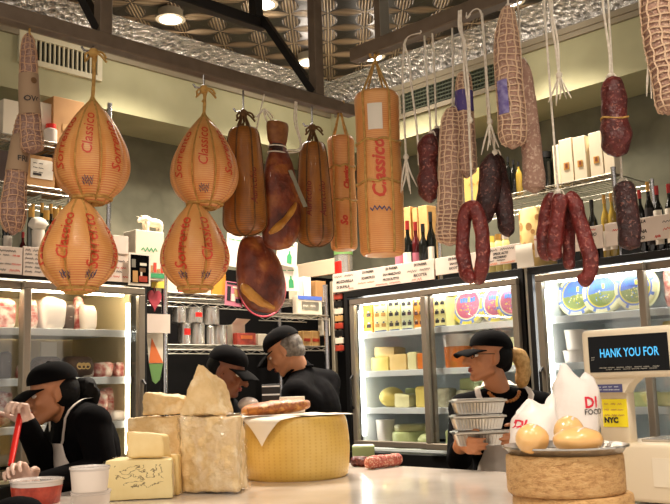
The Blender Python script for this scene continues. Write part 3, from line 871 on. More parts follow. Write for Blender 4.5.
for i, (a, y0, b, m, l, n) in enumerate(((31, 352, 61, 'mortadella_brown', 'grey brown log on the second shelf above the black cap', .03),
                                        (61, 349, 92, 'mortadella_brown', 'dark brown salami log with a pale stamp on the second shelf', .0))):
    x, w, z0, z1 = fit(L, a, y0, b, 368, nC+n+.06)
    mb = MB(); r = .055
    mb.tube(spline([(-w/2, 0, r), (-w/2+.02, 0, r), (0, 0, r), (w/2-.02, 0, r), (w/2, 0, r)], 14), [r*math.sin(PI*min(1, max(.12, k/13*3)) / 2) if k < 5 else (r if k < 9 else r*math.sin(PI/2*min(1, max(.12, (13-k)/13*3)))) for k in range(14)], 18)
    if i == 1:
        for k in range(3): mb.lathe([(.010, 0), (.012, .001), (.016, .001), (.017, 0)], 12, M=Matrix.Translation((.01+.022*(k-1), -r*.98, r+.004)) @ Matrix.Rotation(PI/2, 4, 'X'), mi=1)
    single('salami_log', mb, [MAT[m], MAT['cut_cheese']], l, 'salami', L.w(x, nC+n+.06, SH[1]), L.a)
carton(L, (41, 342, 57, 353), nC+.25, SH[1], .01, MAT['white_paper'], 'small pale price card at the back of the left cooler', 'card', name='price_card')
zc2 = SH[1]
for i, (a, y0, b, yb, m, l, n, zs) in enumerate(((70, 361, 84, 378, 'pink_meat', 'rounded pink joint above the ponytail of the bending person', .02, SH[2]+.13),
        (84, 363, 98, 378, 'white_wrap', 'pale joint second from the right on the left cooler shelf', 0, None), (97, 362, 116, 378, 'pink_meat', 'pink joint in the middle of the third left cooler shelf', 0, None), (119, 362, 133, 378, 'pink_meat', 'red pink joint next to the right edge of the left cooler', 0, None),
        (22, 364, 33, 380, 'pink_meat', 'pink joint left of the black cap inside the left cooler', 0, None),
        (94, 391, 112, 414, 'pink_meat', 'pink joint low in the left cooler behind the black shoulder', 0, None), (106, 388, 122, 410, 'pink_meat', 'red pink joint low in the left cooler near its right edge', .1, None),
        (27, 405, 44, 425, 'dark_wrap', 'dark joint low behind the raised glove', 0, None), (112, 410, 131, 438, 'white_wrap', 'bright white wrapped joint low at the right of the left cooler', 0, None),
        (4, 350, 16, 380, 'dark_wrap', 'dark joint behind the far left door', .1, None), (-4, 390, 15, 430, 'pink_meat', 'pink joint low behind the far left door', .1, None))):
    x, w, z0, z1 = fit(L, a, y0, b, yb, nC+n)
    sh = min([SH[1], SH[2], ZF], key=lambda q: abs(q-z0))
    if i in (0,): sh = SH[1]
    meat(L, (a, y0, b, yb), nC+n, sh, m, l, seed=20+i)
# ================================================================== shelving, signs and goods above the coolers
def wire_shelf(x0, x1, d, z):
    mb = MB(); r = .0035
    for y in (0, d):
        for zz in (z, z-.028): mb.tube([(x0, y, zz), (x1, y, zz)], r, 5)
        k = int((x1-x0)/.05)
        mb.tube([(x0+(x1-x0)*i/k, y-.001, z-.003-.022*(i % 2)) for i in range(k+1)], .0025, 4)
    for x in (x0, x1): mb.tube([(x, 0, z), (x, d, z)], r, 5)
    for i in range(1, int((x1-x0)/.03)):
        x = x0+i*.03; mb.tube([(x, -.002, z+.002), (x, d+.002, z+.002)], .0018, 4)
    for y in (d*.33, d*.66): mb.tube([(x0, y, z-.002), (x1, y, z-.002)], .0025, 4)
    return mb
def rack(label, fr, xs, n, d, z0, z1, shelves, r=.0125):
    x0, x1 = xs
    t = thing('wire_shelving_rack', label, 'shelving', fr.w((x0+x1)/2, n, z0), fr.a); w = x1-x0
    for z in shelves: wire_shelf(-w/2, w/2, d, z-z0).build('wire_shelf', MAT['wire_grey'], t)
    for x in (-w/2, w/2):
        for y in (0, d):
            mb = MB(); mb.tube([(x, y, 0), (x, y, z1-z0)], r, 10); mb.lathe([(r*1.1, 0), (r*1.1, .01), (.001, .014)], 10, c=(x, y, z1-z0)); mb.build('post', MAT['chrome'], t)
    return t
N_R = N_COOL+.10
zTOP = z_top+.001
zs_lo = L.on(40, 187, N_R)[1]; zs_hi = L.on(40, 140, N_R)[1]
rack('wire shelving on top of the left cooler stacked with cartons', L, (L.on(-70, 180, N_R)[0], L.on(109, 180, N_R)[0]), N_R, .42, zTOP, zs_hi+.26, (zs_lo, zs_hi))
zr_lo = R.on(560, 184, N_R)[1]
rack('wire shelving on top of the right coolers with tall wine cartons', R, (R.on(439, 230, N_R)[0], R.on(614, 180, N_R)[0]), N_R, .42, zTOP, zr_lo+.02, (zr_lo,))
print('rack z', zs_lo, zs_hi, zr_lo, zTOP)
# left rack cartons
def flaps(mb, w, h):
    mb.box((0, .002, h*.5), (.0015, .006, h), 0, 1); return [MAT['ink_black']]
nL = N_R+.03
carton(L, (3, 100, 20, 138), nL, zs_hi+.005, .2, MAT['white_box'], 'white carton on the top left shelf behind the long salami')
carton(L, (40, 103, 52.5, 141), nL+.02, zs_hi+.005, .2, MAT['white_box'], 'narrow white carton left of the brown carton on the top shelf')
carton(L, (53, 99, 84, 143), nL, zs_hi+.005, .26, MAT['brown_box'], 'brown cardboard carton on the top left shelf', prints=lambda mb, w, h: (mb.quadpanel(-w*.2, w*.2, h*.3, h*.45, -.0015, 1), [MAT['wood_light']])[1], name='cardboard_box')
x, w, z0, z1 = fit(L, 46, 124, 58, 141, N_R+.015)
t = thing('jar', 'small white jar with a red lid on the top left shelf edge', 'jar', L.w(x, N_R+.03, zs_hi+.005), L.a)
jh = z1-zs_hi-.005
mb = MB(); mb.lathe([(.001, 0), (w*.48, 0), (w*.5, .005), (w*.5, jh*.7), (w*.3, jh*.8)], 16, cap=False); mb.build('glass_body', MAT['tub_white'], t)
mb = MB(); mb.lathe([(w*.4, jh*.76), (w*.4, jh), (.001, jh)], 16); mb.build('lid', MAT['red_plastic'], t)
def addr(mb, w, h):
    mb.quadpanel(-w*.38, w*.42, h*.28, h*.88, -.0015, 1)
    for i in range(3): squiggle(mb, -w*.3, w*.1, h*(.75-.14*i), h*.04, -.003, 2, .0012, 2)
    mb.quadpanel(-w*.3, -w*.0, h*.36, h*.44, -.003, 2); return [MAT['white_paper'], MAT['ink_black']]
carton(L, (27, 156, 55, 189), nL, zs_lo+.005, .22, MAT['brown_box'], 'brown cardboard carton with a white address label on the lower left shelf', prints=addr, name='cardboard_box')
carton(L, (-6, 150, 8, 187), nL, zs_lo+.005, .2, MAT['dark_wrap'], 'dark brown carton at the left end of the lower left shelf')
x, w, z0, z1 = fit(L, 40, 149, 54, 156.5, nL+.1)
mb = MB(); mb.lathe([(.001, 0), (w/2, 0), (w/2*1.02, .004), (w/2, .03), (.001, .03)], 20, cap=False)
single('tin_can', mb, MAT['cooler_black'], 'black tin lying on the labelled carton', 'can', L.w(x, nL+.1, L.on(40, 156, nL)[1]+.004), L.a)
carton(L, (60, 158, 76, 190), nL+.03, zs_lo+.005, .2, MAT['brown_box'], 'brown carton behind the upper round cheese at left', name='cardboard_box')
# bottles and jars on top of the left cooler
nB = N_COOL+.13
for i, (px, yt, wp, g, c, lb, l) in enumerate(((8, 200, 9, 'bottle_dark', 'foil_gold', 'white_paper', 'dark bottle at the far left on the left cooler'), (-4, 203, 9, 'bottle_dark', 'foil_gold', 'white_paper', 'dark bottle left of the long salami tip'),
        (33, 204, 8, 'bottle_dark', 'foil_gold', None, 'dark bottle just right of the long salami'), (42, 203, 8, 'bottle_green', 'foil_gold', None, 'green bottle behind the white paper cup'), (51, 204, 8, 'bottle_dark', 'foil_gold', 'white_paper', 'dark bottle behind the small cartons, left cooler'),
        (60, 206, 8, 'bottle_green', 'foil_gold', None, 'green bottle half hidden by the lower round cheese'), (23, 232, 7, 'bottle_red', 'foil_red', None, 'small dark red bottle under the long salami tip'))):
    bottle(L, px, yt, 245, nB+.05*(i % 2), zTOP, wp, l, g, c, lb)
for i, (px, yt, wp, l) in enumerate(((31.5, 207, 7.5, 'clear jar on the left cooler nearest the long salami'), (46.5, 210, 7.5, 'clear jar behind the paper cup on the left cooler'), (56, 208, 7.5, 'clear jar at the right of the row on the left cooler'))):
    jar(L, px, yt, nB-.045, zTOP, wp, l)
x, w, z0, z1 = fit(L, 33, 230, 45, 248, N_COOL+.04)
t = thing('paper_cup', 'white paper cup with a crumpled napkin on the left cooler', 'cup', L.w(x, N_COOL+.05, zTOP), L.a)
h = z1-zTOP; mb = MB(); mb.lathe([(.001, 0), (w*.42, 0), (w*.5, h), (w*.46, h), (w*.4, .01), (.001, .01)], 20, cap=False); mb.build('cup_body', MAT['white_paper'], t)
mb = MB(); rings = []
for j in range(9):
    a = PI*j/8; rings.append([(max(math.sin(a), .01)*w*.75*math.cos(b)*(1+.35*noise.noise(V((j*.7, b*1.3, 2)))), max(math.sin(a), .01)*w*.5*math.sin(b)*(1+.3*noise.noise(V((j, b, 5)))), h+.03-.035*math.cos(a)) for b in [2*PI*i/14 for i in range(14)]])
mb.loft(rings); mb.build('napkin', MAT['white_paper'], t)

# ---- menu boards fixed along the cooler tops
def board(fr, a, b, ya, yb, n, rows, label, ym=None, words=2):
    """rows: list of (text or None, material index, size)"""
    x, w, z0, z1 = fit(fr, a, ya, b, yb, n); h = z1-z0
    t = thing('menu_board', label, 'sign', fr.w(x, n, z0), fr.a)
    mb = MB(False); mb.box((0, .006, h/2), (w, .01, h), .001); mb.build('panel', MAT['sign_paper'], t)
    for (x0, x1, f, txt, mi, s) in rows:
        ink = MB(False); zz = h*f
        if txt: ink.text(txt, h*s, lambda X, Y: (-w/2+w*(x0+x1)/2+X, -.0006, zz+Y), mi, .15, bold=.0008)
        else: squiggle(ink, -w/2+w*x0, -w/2+w*x1, zz, h*s*.8, -.0006, mi, .0014, words)
        ink.build('written_line', [MAT['ink_black'], MAT['ink_red'], MAT['ink_orange']], t)
    return t
nS = N_COOL-.008
board(R, 332.5, 434, 266.5, 286, nS, [(.02, .24, .82, None, 0, .16), (.02, .24, .52, 'MOZZARELLA', 0, .2), (.02, .2, .24, 'DI BUFALA', 0, .2), (.17, .23, .1, None, 1, .12),
      (.27, .48, .84, 'DI PARMA', 0, .18), (.27, .48, .54, 'SCAMORZA', 0, .18), (.27, .46, .3, None, 2, .14), (.5, .72, .84, 'DI PARMA', 0, .18), (.48, .74, .56, 'SAN MARZANO', 0, .17), (.5, .7, .3, 'PROSCIUTTO', 0, .18), (.45, .72, .1, None, 1, .12),
      (.77, .99, .82, 'DI PARMA', 0, .18), (.76, .99, .54, None, 0, .18), (.78, .97, .3, 'RICOTTA', 0, .2), (.8, .9, .1, None, 1, .18)], 'pale menu board with black handwriting over the cooler beside the corner')
board(R, 435, 480, 255, 272.5, nS, [(.1, .8, .82, 'DI PARMA', 0, .2), (.05, .98, .54, 'SAN DANIELE', 0, .19), (.1, .8, .28, 'RICOTTA', 0, .2), (.5, .95, .1, None, 2, .14)], 'pale menu board behind the looped red sausage')
board(R, 481, 521, 246, 264.5, nS, [(.05, .95, .82, None, 0, .18), (.05, .95, .6, 'SPECK ALTO', 0, .17), (.05, .9, .4, 'PECORINO', 0, .17), (.1, .7, .24, None, 0, .14), (.02, .95, .08, None, 2, .16)], 'pale menu board with an orange line left of the white paper strip')
board(R, 534, 603, 230, 252.5, nS, [(.0, .4, .8, None, 1, .14), (.05, .4, .55, None, 0, .14), (.3, .55, .3, None, 1, .16), (.55, .98, .84, None, 1, .12), (.57, .98, .62, 'TOSCANO', 0, .2), (.57, .98, .38, 'UMBRIA', 0, .2), (.57, .98, .16, 'LAZIO', 0, .2)], 'pale menu board behind the hanging sausage bunch')
board(R, 604.5, 690, 217, 241, nS, [(.12, .6, .84, 'MOZZARELLA', 0, .17), (.1, .5, .66, None, 1, .12), (.12, .62, .42, 'SARDEGNA', 0, .2), (.12, .58, .16, 'TOSCANO', 0, .2), (.6, .68, .14, None, 1, .2), (.7, 1, .7, None, 0, .16), (.7, 1, .4, None, 1, .16)], 'pale menu board at the right end under the dark bottles')
board(L, -28, 22.5, 245.5, 273, nS, [(.0, .95, .84, None, 0, .12), (.4, .8, .68, None, 0, .1), (.8, .98, .68, None, 1, .1), (.3, .6, .5, None, 0, .1), (.5, .8, .36, None, 0, .1), (.78, .98, .36, None, 1, .12), (.4, .7, .14, None, 0, .1), (.74, .98, .14, None, 1, .14)], 'white menu card at the left edge with red prices', words=2)
board(L, 23.5, 76, 248.5, 277, nS, [(.03, .6, .88, None, 0, .12)]+[(.03, .75, .74-.15*i, None, 0, .1) for i in range(5)], 'white menu card with close black lines behind the round cheese at left', words=4)
board(L, 77, 141, 253, 281, nS, [(.4, .95, .74, None, 0, .1), (.4, .8, .5, None, 1, .1), (.4, .7, .36, None, 0, .1), (.4, .85, .18, None, 1, .1)], 'white menu card right of the round cheese at left', words=3)
x, w, z0, z1 = fit(L, 113, 236, 128, 254, nS)
mb = MB(False); mb.box((0, 0, (z1-z0)/2), (w, .006, z1-z0), .001); single('blank_card', mb, MAT['sign_paper'], 'blank pale card above the menu card right of the round cheese', 'card', L.w(x, nS-.001, z0+.001), L.a)
x, w, z0, z1 = fit(R, 516.5, 244, 533.5, 267.5, nS-.008)
mb = MB(True); rows = []
for i in range(9):
    q = i/8; rows.append([(-w/2, -.012*math.sin(q*5)*.4, (z1-z0)*(1-q)), (w/2, -.012*math.sin(q*5)*.4-.001, (z1-z0)*(1-q)), (w/2, .002-.012*math.sin(q*5)*.4, (z1-z0)*(1-q)), (-w/2, .002-.012*math.sin(q*5)*.4, (z1-z0)*(1-q))])
mb.loft(rows); single('paper_strip', mb, MAT['white_paper'], 'blank white paper strip hanging at the joint between the two right coolers', 'paper', R.w(x, nS-.012, z0), R.a)

# ---- right rack: wine cartons, bottles
def emblem(mb, w, h):
    mb.quadpanel(-w*.2, w*.2, h*.3, h*.3+w*.5, -.0015, 1); mb.quadpanel(-w*.08, w*.1, h*.34, h*.34+w*.3, -.0025, 2); return [MAT['gold_print'], MAT['emblem_brown']]
for i, (a, b, yt, n, e, l) in enumerate(((553.5, 560, 145, .03, 0, 'slim white carton at the left end of the tall wine cartons'), (560, 573, 138.5, .0, 1, 'tall white wine carton with gold emblem, first from the left'),
        (574, 586.5, 136, .0, 1, 'tall white wine carton with gold emblem, in the middle'), (587, 594, 141, .05, 0, 'white wine carton set back between two others'), (590, 603, 131.5, .0, 1, 'tall white wine carton with gold emblem nearest the shelf end'), (604.5, 615, 143, .0, 0, 'white carton behind the split salami at the shelf end'))):
    carton(R, (a, yt, b, 190), N_R+.03+n, zr_lo+.005, .08, MAT['wine_box'], l, prints=emblem if e else None, group=None, name='wine_carton')
carton(R, (464, 168, 490, 205), N_R+.04, zr_lo+.005, .14, MAT['yellow_box'], 'yellow carton on the right wire shelf behind the netted salami', prints=lambda mb, w, h: (squiggle(mb, -w*.3, w*.3, h*.55, h*.1, -.0015, 1, .003, 2), [MAT['gold_print']])[1])
for (px, yt, wp, g, c, l) in ((507.5, 157, 6, 'bottle_dark', 'cooler_black', 'dark bottle on the wire shelf left of the pale salami'), (513, 160, 5.5, 'bottle_dark', 'cooler_black', 'dark bottle second from the left on the wire shelf'), (518, 162, 5.5, 'bottle_gold', 'cooler_black', 'amber bottle on the wire shelf beside two dark ones'), (500, 163, 6, 'bottle_dark', 'cooler_black', 'dark bottle behind the dark sausages on the wire shelf')):
    bottle(R, px, yt, 195, N_R+.08, zr_lo+.005, wp, l, g, c)
jar(R, 545, 152, N_R+.15, zr_lo+.005, 13, 'dark round jar behind the pale salami on the wire shelf', 'bottle_dark', 'cooler_black')
# bottles on the coolers, right of the corner
for i, (px, yt, wp, g, c, lb, l) in enumerate(((407, 221, 8, 'bottle_dark', 'foil_red', 'white_paper', 'red capped wine bottle nearest the tall orange cheese'), (415, 222, 8, 'bottle_red', 'foil_red', 'pink', 'red capped bottle with a pink label'),
        (422.5, 224, 8, 'bottle_dark', 'cooler_black', None, 'dark bottle between the pink labelled bottle and the shelf post'), (430, 212, 7.5, 'bottle_dark', 'cooler_black', 'white_paper', 'tall dark bottle beside the shelf post'), (399, 222, 8, 'bottle_dark', 'foil_red', 'pink', 'wine bottle half hidden by the tall orange cheese'),
        (593, 191, 0, '', '', None, ''))):
    if g: bottle(R, px, yt, 262, N_COOL+.09+.03*(i % 2), zTOP, wp, l, g, c, lb)
for a, b, yt, l in ((403, 411, 207, 'wooden wine box behind the red capped bottle'), (413, 418, 208, 'narrow wooden wine box, second from the left'), (419, 428, 205.5, 'wooden wine box right of the narrow one')):
    carton(R, (a, yt, b, 258), N_COOL+.22, zTOP, .1, MAT['wood_light'], l, name='wine_box')
for px, yt, wp, l in ((603.5, 195, 8, 'white wine bottle with pale label left of the shelf post'), (610.5, 193, 8, 'white wine bottle with pale label nearest the shelf post')):
    bottle(R, px, yt, 232, N_COOL+.07, zTOP, wp, l, 'bottle_gold', 'foil_gold', 'white_paper', labz=(.12, .42))
bottle(R, 591, 200, 235, N_COOL+.1, zTOP, 9, 'dark bottle with white label behind the sausage bunch', 'bottle_dark', 'cooler_black', 'white_paper', labz=(.2, .45))
bottle(R, 581, 200, 236, N_COOL+.12, zTOP, 9, 'dark bottle behind the sausage bunch, left of another', 'bottle_dark', 'cooler_black')
for px, yt, wp, lb, l in ((647, 182, 9, 'ink_black', 'gold capped dark bottle right of the hanging salami'), (656, 186, 9.5, 'white_paper', 'dark bottle with a long white label, second from the right edge'), (668, 184, 10, 'white_paper', 'dark bottle with a white label cut by the right edge'), (639, 190, 8, None, 'dark bottle partly behind the hanging salami'), (681, 183, 10, 'white_paper', 'dark bottle beyond the right edge')):
    bottle(R, px, yt, 225, N_COOL+.07, zTOP, wp, l, 'bottle_dark', 'foil_gold' if px == 647 else 'foil_red', lb, labz=(.1, .62))
# cut round with big brown holes
x, w, z0, z1 = fit(R, 512.5, 207, 543, 246, N_COOL+.09)
h = z1-zTOP; mb = MB(); mb.lathe([(.001, 0), (w*.47, 0), (w*.5, .01), (w*.5, h-.012), (w*.46, h), (.001, h)], 32, cap=False)
mats = [MAT['cut_cheese'], MAT['crust_tan']]
rnd = random.Random(3); spots = []
while len(spots) < 15:
    a, z, q = rnd.uniform(PI*1.05, PI*1.95), rnd.uniform(.12, .88)*h, rnd.uniform(.012, .026)
    if all(math.hypot((a-b)*w*.5, z-y) > q+p+.002 for b, y, p in spots): spots.append((a, z, q))
for a, z, q in spots:
    k = 12; mb.add([((w*.5+.0015)*math.cos(a+q*.9*math.cos(u)/(w*.5)), (w*.5+.0015)*math.sin(a+q*.9*math.cos(u)/(w*.5)), z+q*math.sin(u)) for u in [2*PI*i/k for i in range(k)]], [tuple(range(k))], 1)
single('cheese_round', mb, mats, 'pale round with big brown hole marks on the cooler behind the sausages', 'cheese', R.w(x, N_COOL+.09+w/2, zTOP), R.a)
for px, yt, wp, lid, l in ((484, 236, 7, 'foil_red', 'small jar at the left of the tiny jars on the right cooler'), (491, 236, 7, 'ink_yellow', 'small yellow lidded jar on the right cooler'), (498, 234, 7, 'foil_gold', 'small jar third of the tiny jars on the right cooler'), (505, 233, 7, 'tub_white', 'small white lidded jar on the right cooler')):
    jar(R, px, yt, N_COOL+.05, zTOP, wp, l, 'pale_yellow_box', lid)
# tin can with green lid
x, w, z0, z1 = fit(R, 337, 250, 350, 272, N_COOL+.06); h = z1-zTOP
t = thing('coffee_tin', 'silver coffee tin with green lid and red square on the cooler corner', 'tin', R.w(x, N_COOL+.06, zTOP), R.a)
mb = MB(); mb.lathe([(.001, 0), (w/2, 0), (w/2, h*.9)], 24, cap=False); mb.build('tin_body', MAT['steel'], t)
mb = MB(); mb.lathe([(w*.52, h*.88), (w*.52, h), (.001, h)], 24); mb.build('lid', MAT['italian_green'], t)
mb = MB(); mb.loft([[(w*.51*math.cos(a), w*.51*math.sin(a), z) for a in [PI*1.5+(-.55+1.1*i/6) for i in range(7)]] for z in (h*.42, h*.72)], cap=False, closed=False); mb.build('paper_label', MAT['red_plastic'], t)

# ---- white box with cow figurine, framed picture, cards on the rack post
nK = N_COOL+.02
x, w, z0, z1 = fit(L, 135.5, 231, 164, 250, nK)
def cowtext(mb, w, h):
    squiggle(mb, -w*.3, w*.35, h*.5, h*.16, -.0015, 1, .003, 1); mb.quadpanel(-w*.5, w*.5, h*.0, h*.1, -.0015, 1); return [MAT['ink_green']]
mb = MB(False); h = z1-zTOP; mb.box((0, .06, h/2), (w, .12, h), .002)
mats = [MAT['white_box'], MAT['ink_green'], MAT['brown_box'], MAT['ink_red']]
squiggle(mb, -w*.3, w*.38, h*.62, h*.1, -.0015, 1, .0028, 1)
for i in range(8): mb.quadpanel(-w*.5+w*i/8, -w*.5+w*(i+.8)/8, h*.16, h*(.24+.06*(i % 3)), -.0015, 2+(i % 2))
mb.quadpanel(-w*.5, w*.5, h*.05, h*.14, -.0015, 1)
single('white_carton', mb, mats, 'white carton with green lettering under the cow figurine', 'box', L.w(x, nK, zTOP), L.a)
xf, wf, f0, f1 = fit(L, 139, 216, 164, 231, nK+.05); fh = f1-(zTOP+h); k = fh/.30
t = thing('cow_figurine', 'small white cow figurine standing on the white carton', 'figurine', L.w(xf, nK+.06, zTOP+h), L.a)
mb = MB(); q = wf/.42
def E(c, r, rot=None): mb.ell(V((c[0]*q, c[1]*q, c[2]*k)), (r[0]*q, r[1]*q, r[2]*k), rot)
E((.05, 0, .19), (.15, .075, .08)); E((-.06, 0, .21), (.08, .07, .085)); E((-.15, -.01, .22), (.06, .045, .05)); E((-.2, -.015, .19), (.035, .03, .03)); E((-.09, 0, .26), (.06, .05, .045))
for xx in (-.08, .15):
    for yy in (-.045, .045): mb.capsule((xx*q, yy*q, .15*k), (xx*q, yy*q, .015*k), .032*q, .022*q)
for s in (-1, 1): mb.capsule((-.14*q, s*.03*q, .26*k), (-.21*q, s*.06*q, .285*k), .012*q, .005*q); mb.capsule((-.13*q, s*.04*q, .24*k), (-.11*q, s*.085*q, .23*k), .014*q, .01*q)
mb.capsule((.19*q, 0, .22*k), (.21*q, 0, .1*k), .012*q, .01*q)
remeshed(mb, 'body', MAT['white_box'], t, .004, 2)
# framed dark picture hanging on the cooler edge
x, w, z0, z1 = fit(L, 129.5, 253, 151.5, 285.5, nS-.03); h = z1-z0
t = thing('picture', 'dark photograph in a white border hanging at the cooler corner', 'picture', L.w(x, nS-.02, z0), L.a)
mb = MB(False); mb.box((0, 0, h/2), (w, .004, h)); mb.build('white_border', MAT['white_paper'], t)
mb = MB(False); mb.quadpanel(-w*.41, w*.41, h*.08, h*.94, -.003, 0)
rnd = random.Random(5)
for (a, b, c, d, mi) in ((-.33, -.1, .1, .45, 1), (-.05, .33, .12, .3, 2), (-.02, .25, .42, .55, 3), (.0, .3, .62, .7, 4), (-.38, -.2, .55, .8, 5), (.02, .1, .3, .42, 4)): mb.quadpanel(w*a, w*b, h*c, h*d, -.0045, mi)
mb.build('print', [MAT['screen_black'], MAT['cork_wood'], MAT['paste_red'], MAT['brown_rope'], MAT['white_box'], MAT['wire_grey']], t)

# ---- the corner rack with tins
N_A = N_COOL+.10
xa = L.on(164.5, 330, N_A)[0]; xb = L.on(327, 345, N_A)[0]
z_s1 = L.on(250, 345.5, N_A)[1]; z_s2 = L.on(200, 294, N_A)[1]
rack('tall wire shelving rack in the room corner holding steel tins', L, (xa, xb), N_A, .45, 0, 2.07, (.35, .8, z_s1, z_s2), .017)
nA = N_A+.06
tins = []
for px, yt, yb, wp, red, l in ((188, 323, 342, 11, 1, 'steel tin with red mark, lower row, first from the left'), (201.5, 323, 342, 13, 0, 'steel tin, lower row, second from the left'), (213, 326, 342, 7, 0, 'narrow steel tin in the middle of the lower row'), (224, 325, 342, 15, 0, 'wide steel tin at the right end of the lower row')):
    x, w, z0, z1 = fit(L, px-wp/2, yt, px+wp/2, yb, nA); h = z1-z_s1-.005; tins.append((x, w, z_s1+.005+h))
    t = thing('steel_tin', l, 'tin', L.w(x, nA+w/2, z_s1+.005), L.a)
    mb = MB(); mb.lathe([(.001, 0), (w/2, 0), (w/2*1.03, .003), (w/2, .008), (w/2, h-.008), (w/2*1.03, h-.003), (w/2*.95, h), (.001, h-.004)], 24, cap=False); mb.build('tin_body', MAT['steel'], t)
    if red: mb = MB(); mb.loft([[(w*.51*math.cos(a), w*.51*math.sin(a), z) for a in [PI*1.5+(-.6+1.2*i/6) for i in range(7)]] for z in (h*.45, h*.75)], cap=False, closed=False); mb.build('paper_label', MAT['red_plastic'], t)
for px, yt, wp, red, l, base in ((183, 306.5, 12, 0, 'steel tin, upper row, first from the left', 0), (199, 307, 15.5, 1, 'steel tin with red mark in the middle of the upper row', 1), (216, 306.5, 14, 0, 'steel tin at the right end of the upper row', 3)):
    zb = tins[base][2]+.001
    x, w, z0, z1 = fit(L, px-wp/2, yt, px+wp/2, 324, nA); h = z1-zb
    t = thing('steel_tin', l, 'tin', L.w(x, nA+w/2, zb), L.a)
    mb = MB(); mb.lathe([(.001, 0), (w/2, 0), (w/2*1.03, .003), (w/2, .008), (w/2, h-.008), (w/2*1.03, h-.003), (w/2*.95, h), (.001, h-.004)], 24, cap=False); mb.build('tin_body', MAT['steel'], t)
    if red: mb = MB(); mb.loft([[(w*.51*math.cos(a), w*.51*math.sin(a), z) for a in [PI*1.5+(-.4+.9*i/6) for i in range(7)]] for z in (h*.38, h*.66)], cap=False, closed=False); mb.build('paper_label', MAT['red_plastic'], t)
x, w, z0, z1 = fit(L, 234, 320, 247, 343, nA+.02); h = z1-z_s1
t = thing('open_carton', 'open white carton with raised flap on the corner rack', 'box', L.w(x, nA+.04, z_s1+.005), L.a)
mb = MB(False); mb.box((0, .07, h*.4), (w, .14, h*.8)); mb.build('box_body', MAT['white_box'], t)
mb = MB(False); mb.add([(-w/2, 0, h*.8), (w/2, 0, h*.8), (w*.7, -.03, h), (-w*.35, -.03, h*1.02), (-w/2, .002, h*.8), (w/2, .002, h*.8), (w*.7, -.028, h), (-w*.35, -.028, h*1.02)], [(0, 1, 2, 3), (7, 6, 5, 4), (0, 4, 5, 1), (1, 5, 6, 2), (2, 6, 7, 3), (3, 7, 4, 0)]); mb.build('flap', MAT['white_box'], t)
carton(L, (237, 333, 256, 343), nA-.03, z_s1+.005, .04, MAT['paste_red'], 'red packet on the corner rack shelf beside the small white carton', 'packet', prints=lambda mb, w, h: (mb.quadpanel(-w*.3, w*.3, h*.5, h*.8, -.0015, 1), [MAT['ink_orange']])[1], name='packet')
carton(L, (258, 334, 270, 344), nA-.02, z_s1+.005, .06, MAT['white_box'], 'small white carton in front of the grey haired man on the rack')
for a, b, l in ((303, 311, 'tan packet on the rack just right of the grey hair'), (311.5, 320, 'tan packet on the rack near its right post')): carton(L, (a, 331, b, 344), nA, z_s1+.005, .05, MAT['wood_light'], l, 'packet', prints=lambda mb, w, h: (mb.quadpanel(-w*.4, w*.4, h*.3, h*.5, -.0015, 1), [MAT['paste_red']])[1], name='packet')
carton(L, (322, 318, 330, 326), nA+.1, z_s1+.08, .04, MAT['white_box'], 'little white box high at the right post of the corner rack')
# goods on the upper corner shelf
for a, b, yt, m, l in ((166, 178, 276, 'white_box', 'white packet at the left end of the upper corner shelf'), (179, 196, 280, 'paste_red', 'red packet on the upper corner shelf under the round cheese'), (212, 226, 272, 'orange_box', 'orange packet on the upper corner shelf behind the pink picture'), (197, 211, 282, 'white_box', 'pale packet on the upper corner shelf under the round cheese')):
    carton(L, (a, yt, b, 291), nA, z_s2+.005, .1, MAT[m], l, 'packet', name='packet')
# pink picture leaning from the upper shelf
x, w, z0, z1 = fit(L, 225, 282, 242.5, 306, N_A-.03); h = z1-z0
t = thing('picture', 'pink picture card hanging from the corner rack beside the lower ham', 'picture', L.w(x, N_A-.025, z0), L.a); t.rotation_euler.y = math.radians(4)
mb = MB(False); mb.box((0, 0, h/2), (w, .003, h)); mb.build('card', MAT['pink'], t)
mb = MB(False)
for (a, b, c, d, mi) in ((-.45, .45, .88, .97, 0), (-.4, -.2, .2, .8, 0), (.0, .36, .4, .7, 1), (-.15, .05, .2, .5, 2), (.1, .4, .15, .32, 0), (-.1, .3, .74, .82, 2)): mb.quadpanel(w*a, w*b, h*c, h*d, -.0025, mi)
mb.build('print', [MAT['trouser_dark'], MAT['wood_light'], MAT['white_box']], t)
# round sign with red rim, behind the lower ham
p = L.on(261.5, 286, N_A-.03); rr = L.on(285.5, 286, N_A-.03)[0]-p[0]
t = thing('round_sign', 'round black sign with a pinkish red rim behind the lower ham', 'sign', L.w(p[0], N_A-.03, p[1]-rr), L.a)
Bm = Matrix.Translation((0, 0, rr)) @ Matrix.Rotation(PI/2, 4, 'X')
mb = MB(); mb.lathe([(.001, 0), (rr*.95, 0), (rr*.95, .008), (.001, .008)], 40, M=Bm, cap=False); mb.build('disc', MAT['cooler_black'], t)
mb = MB(); mb.tube([tuple(Bm @ V((rr*.96*math.cos(a), rr*.96*math.sin(a), .008))) for a in [2*PI*i/40 for i in range(41)]], .006, 6, cap=False); mb.build('rim', MAT['heart_red'], t)
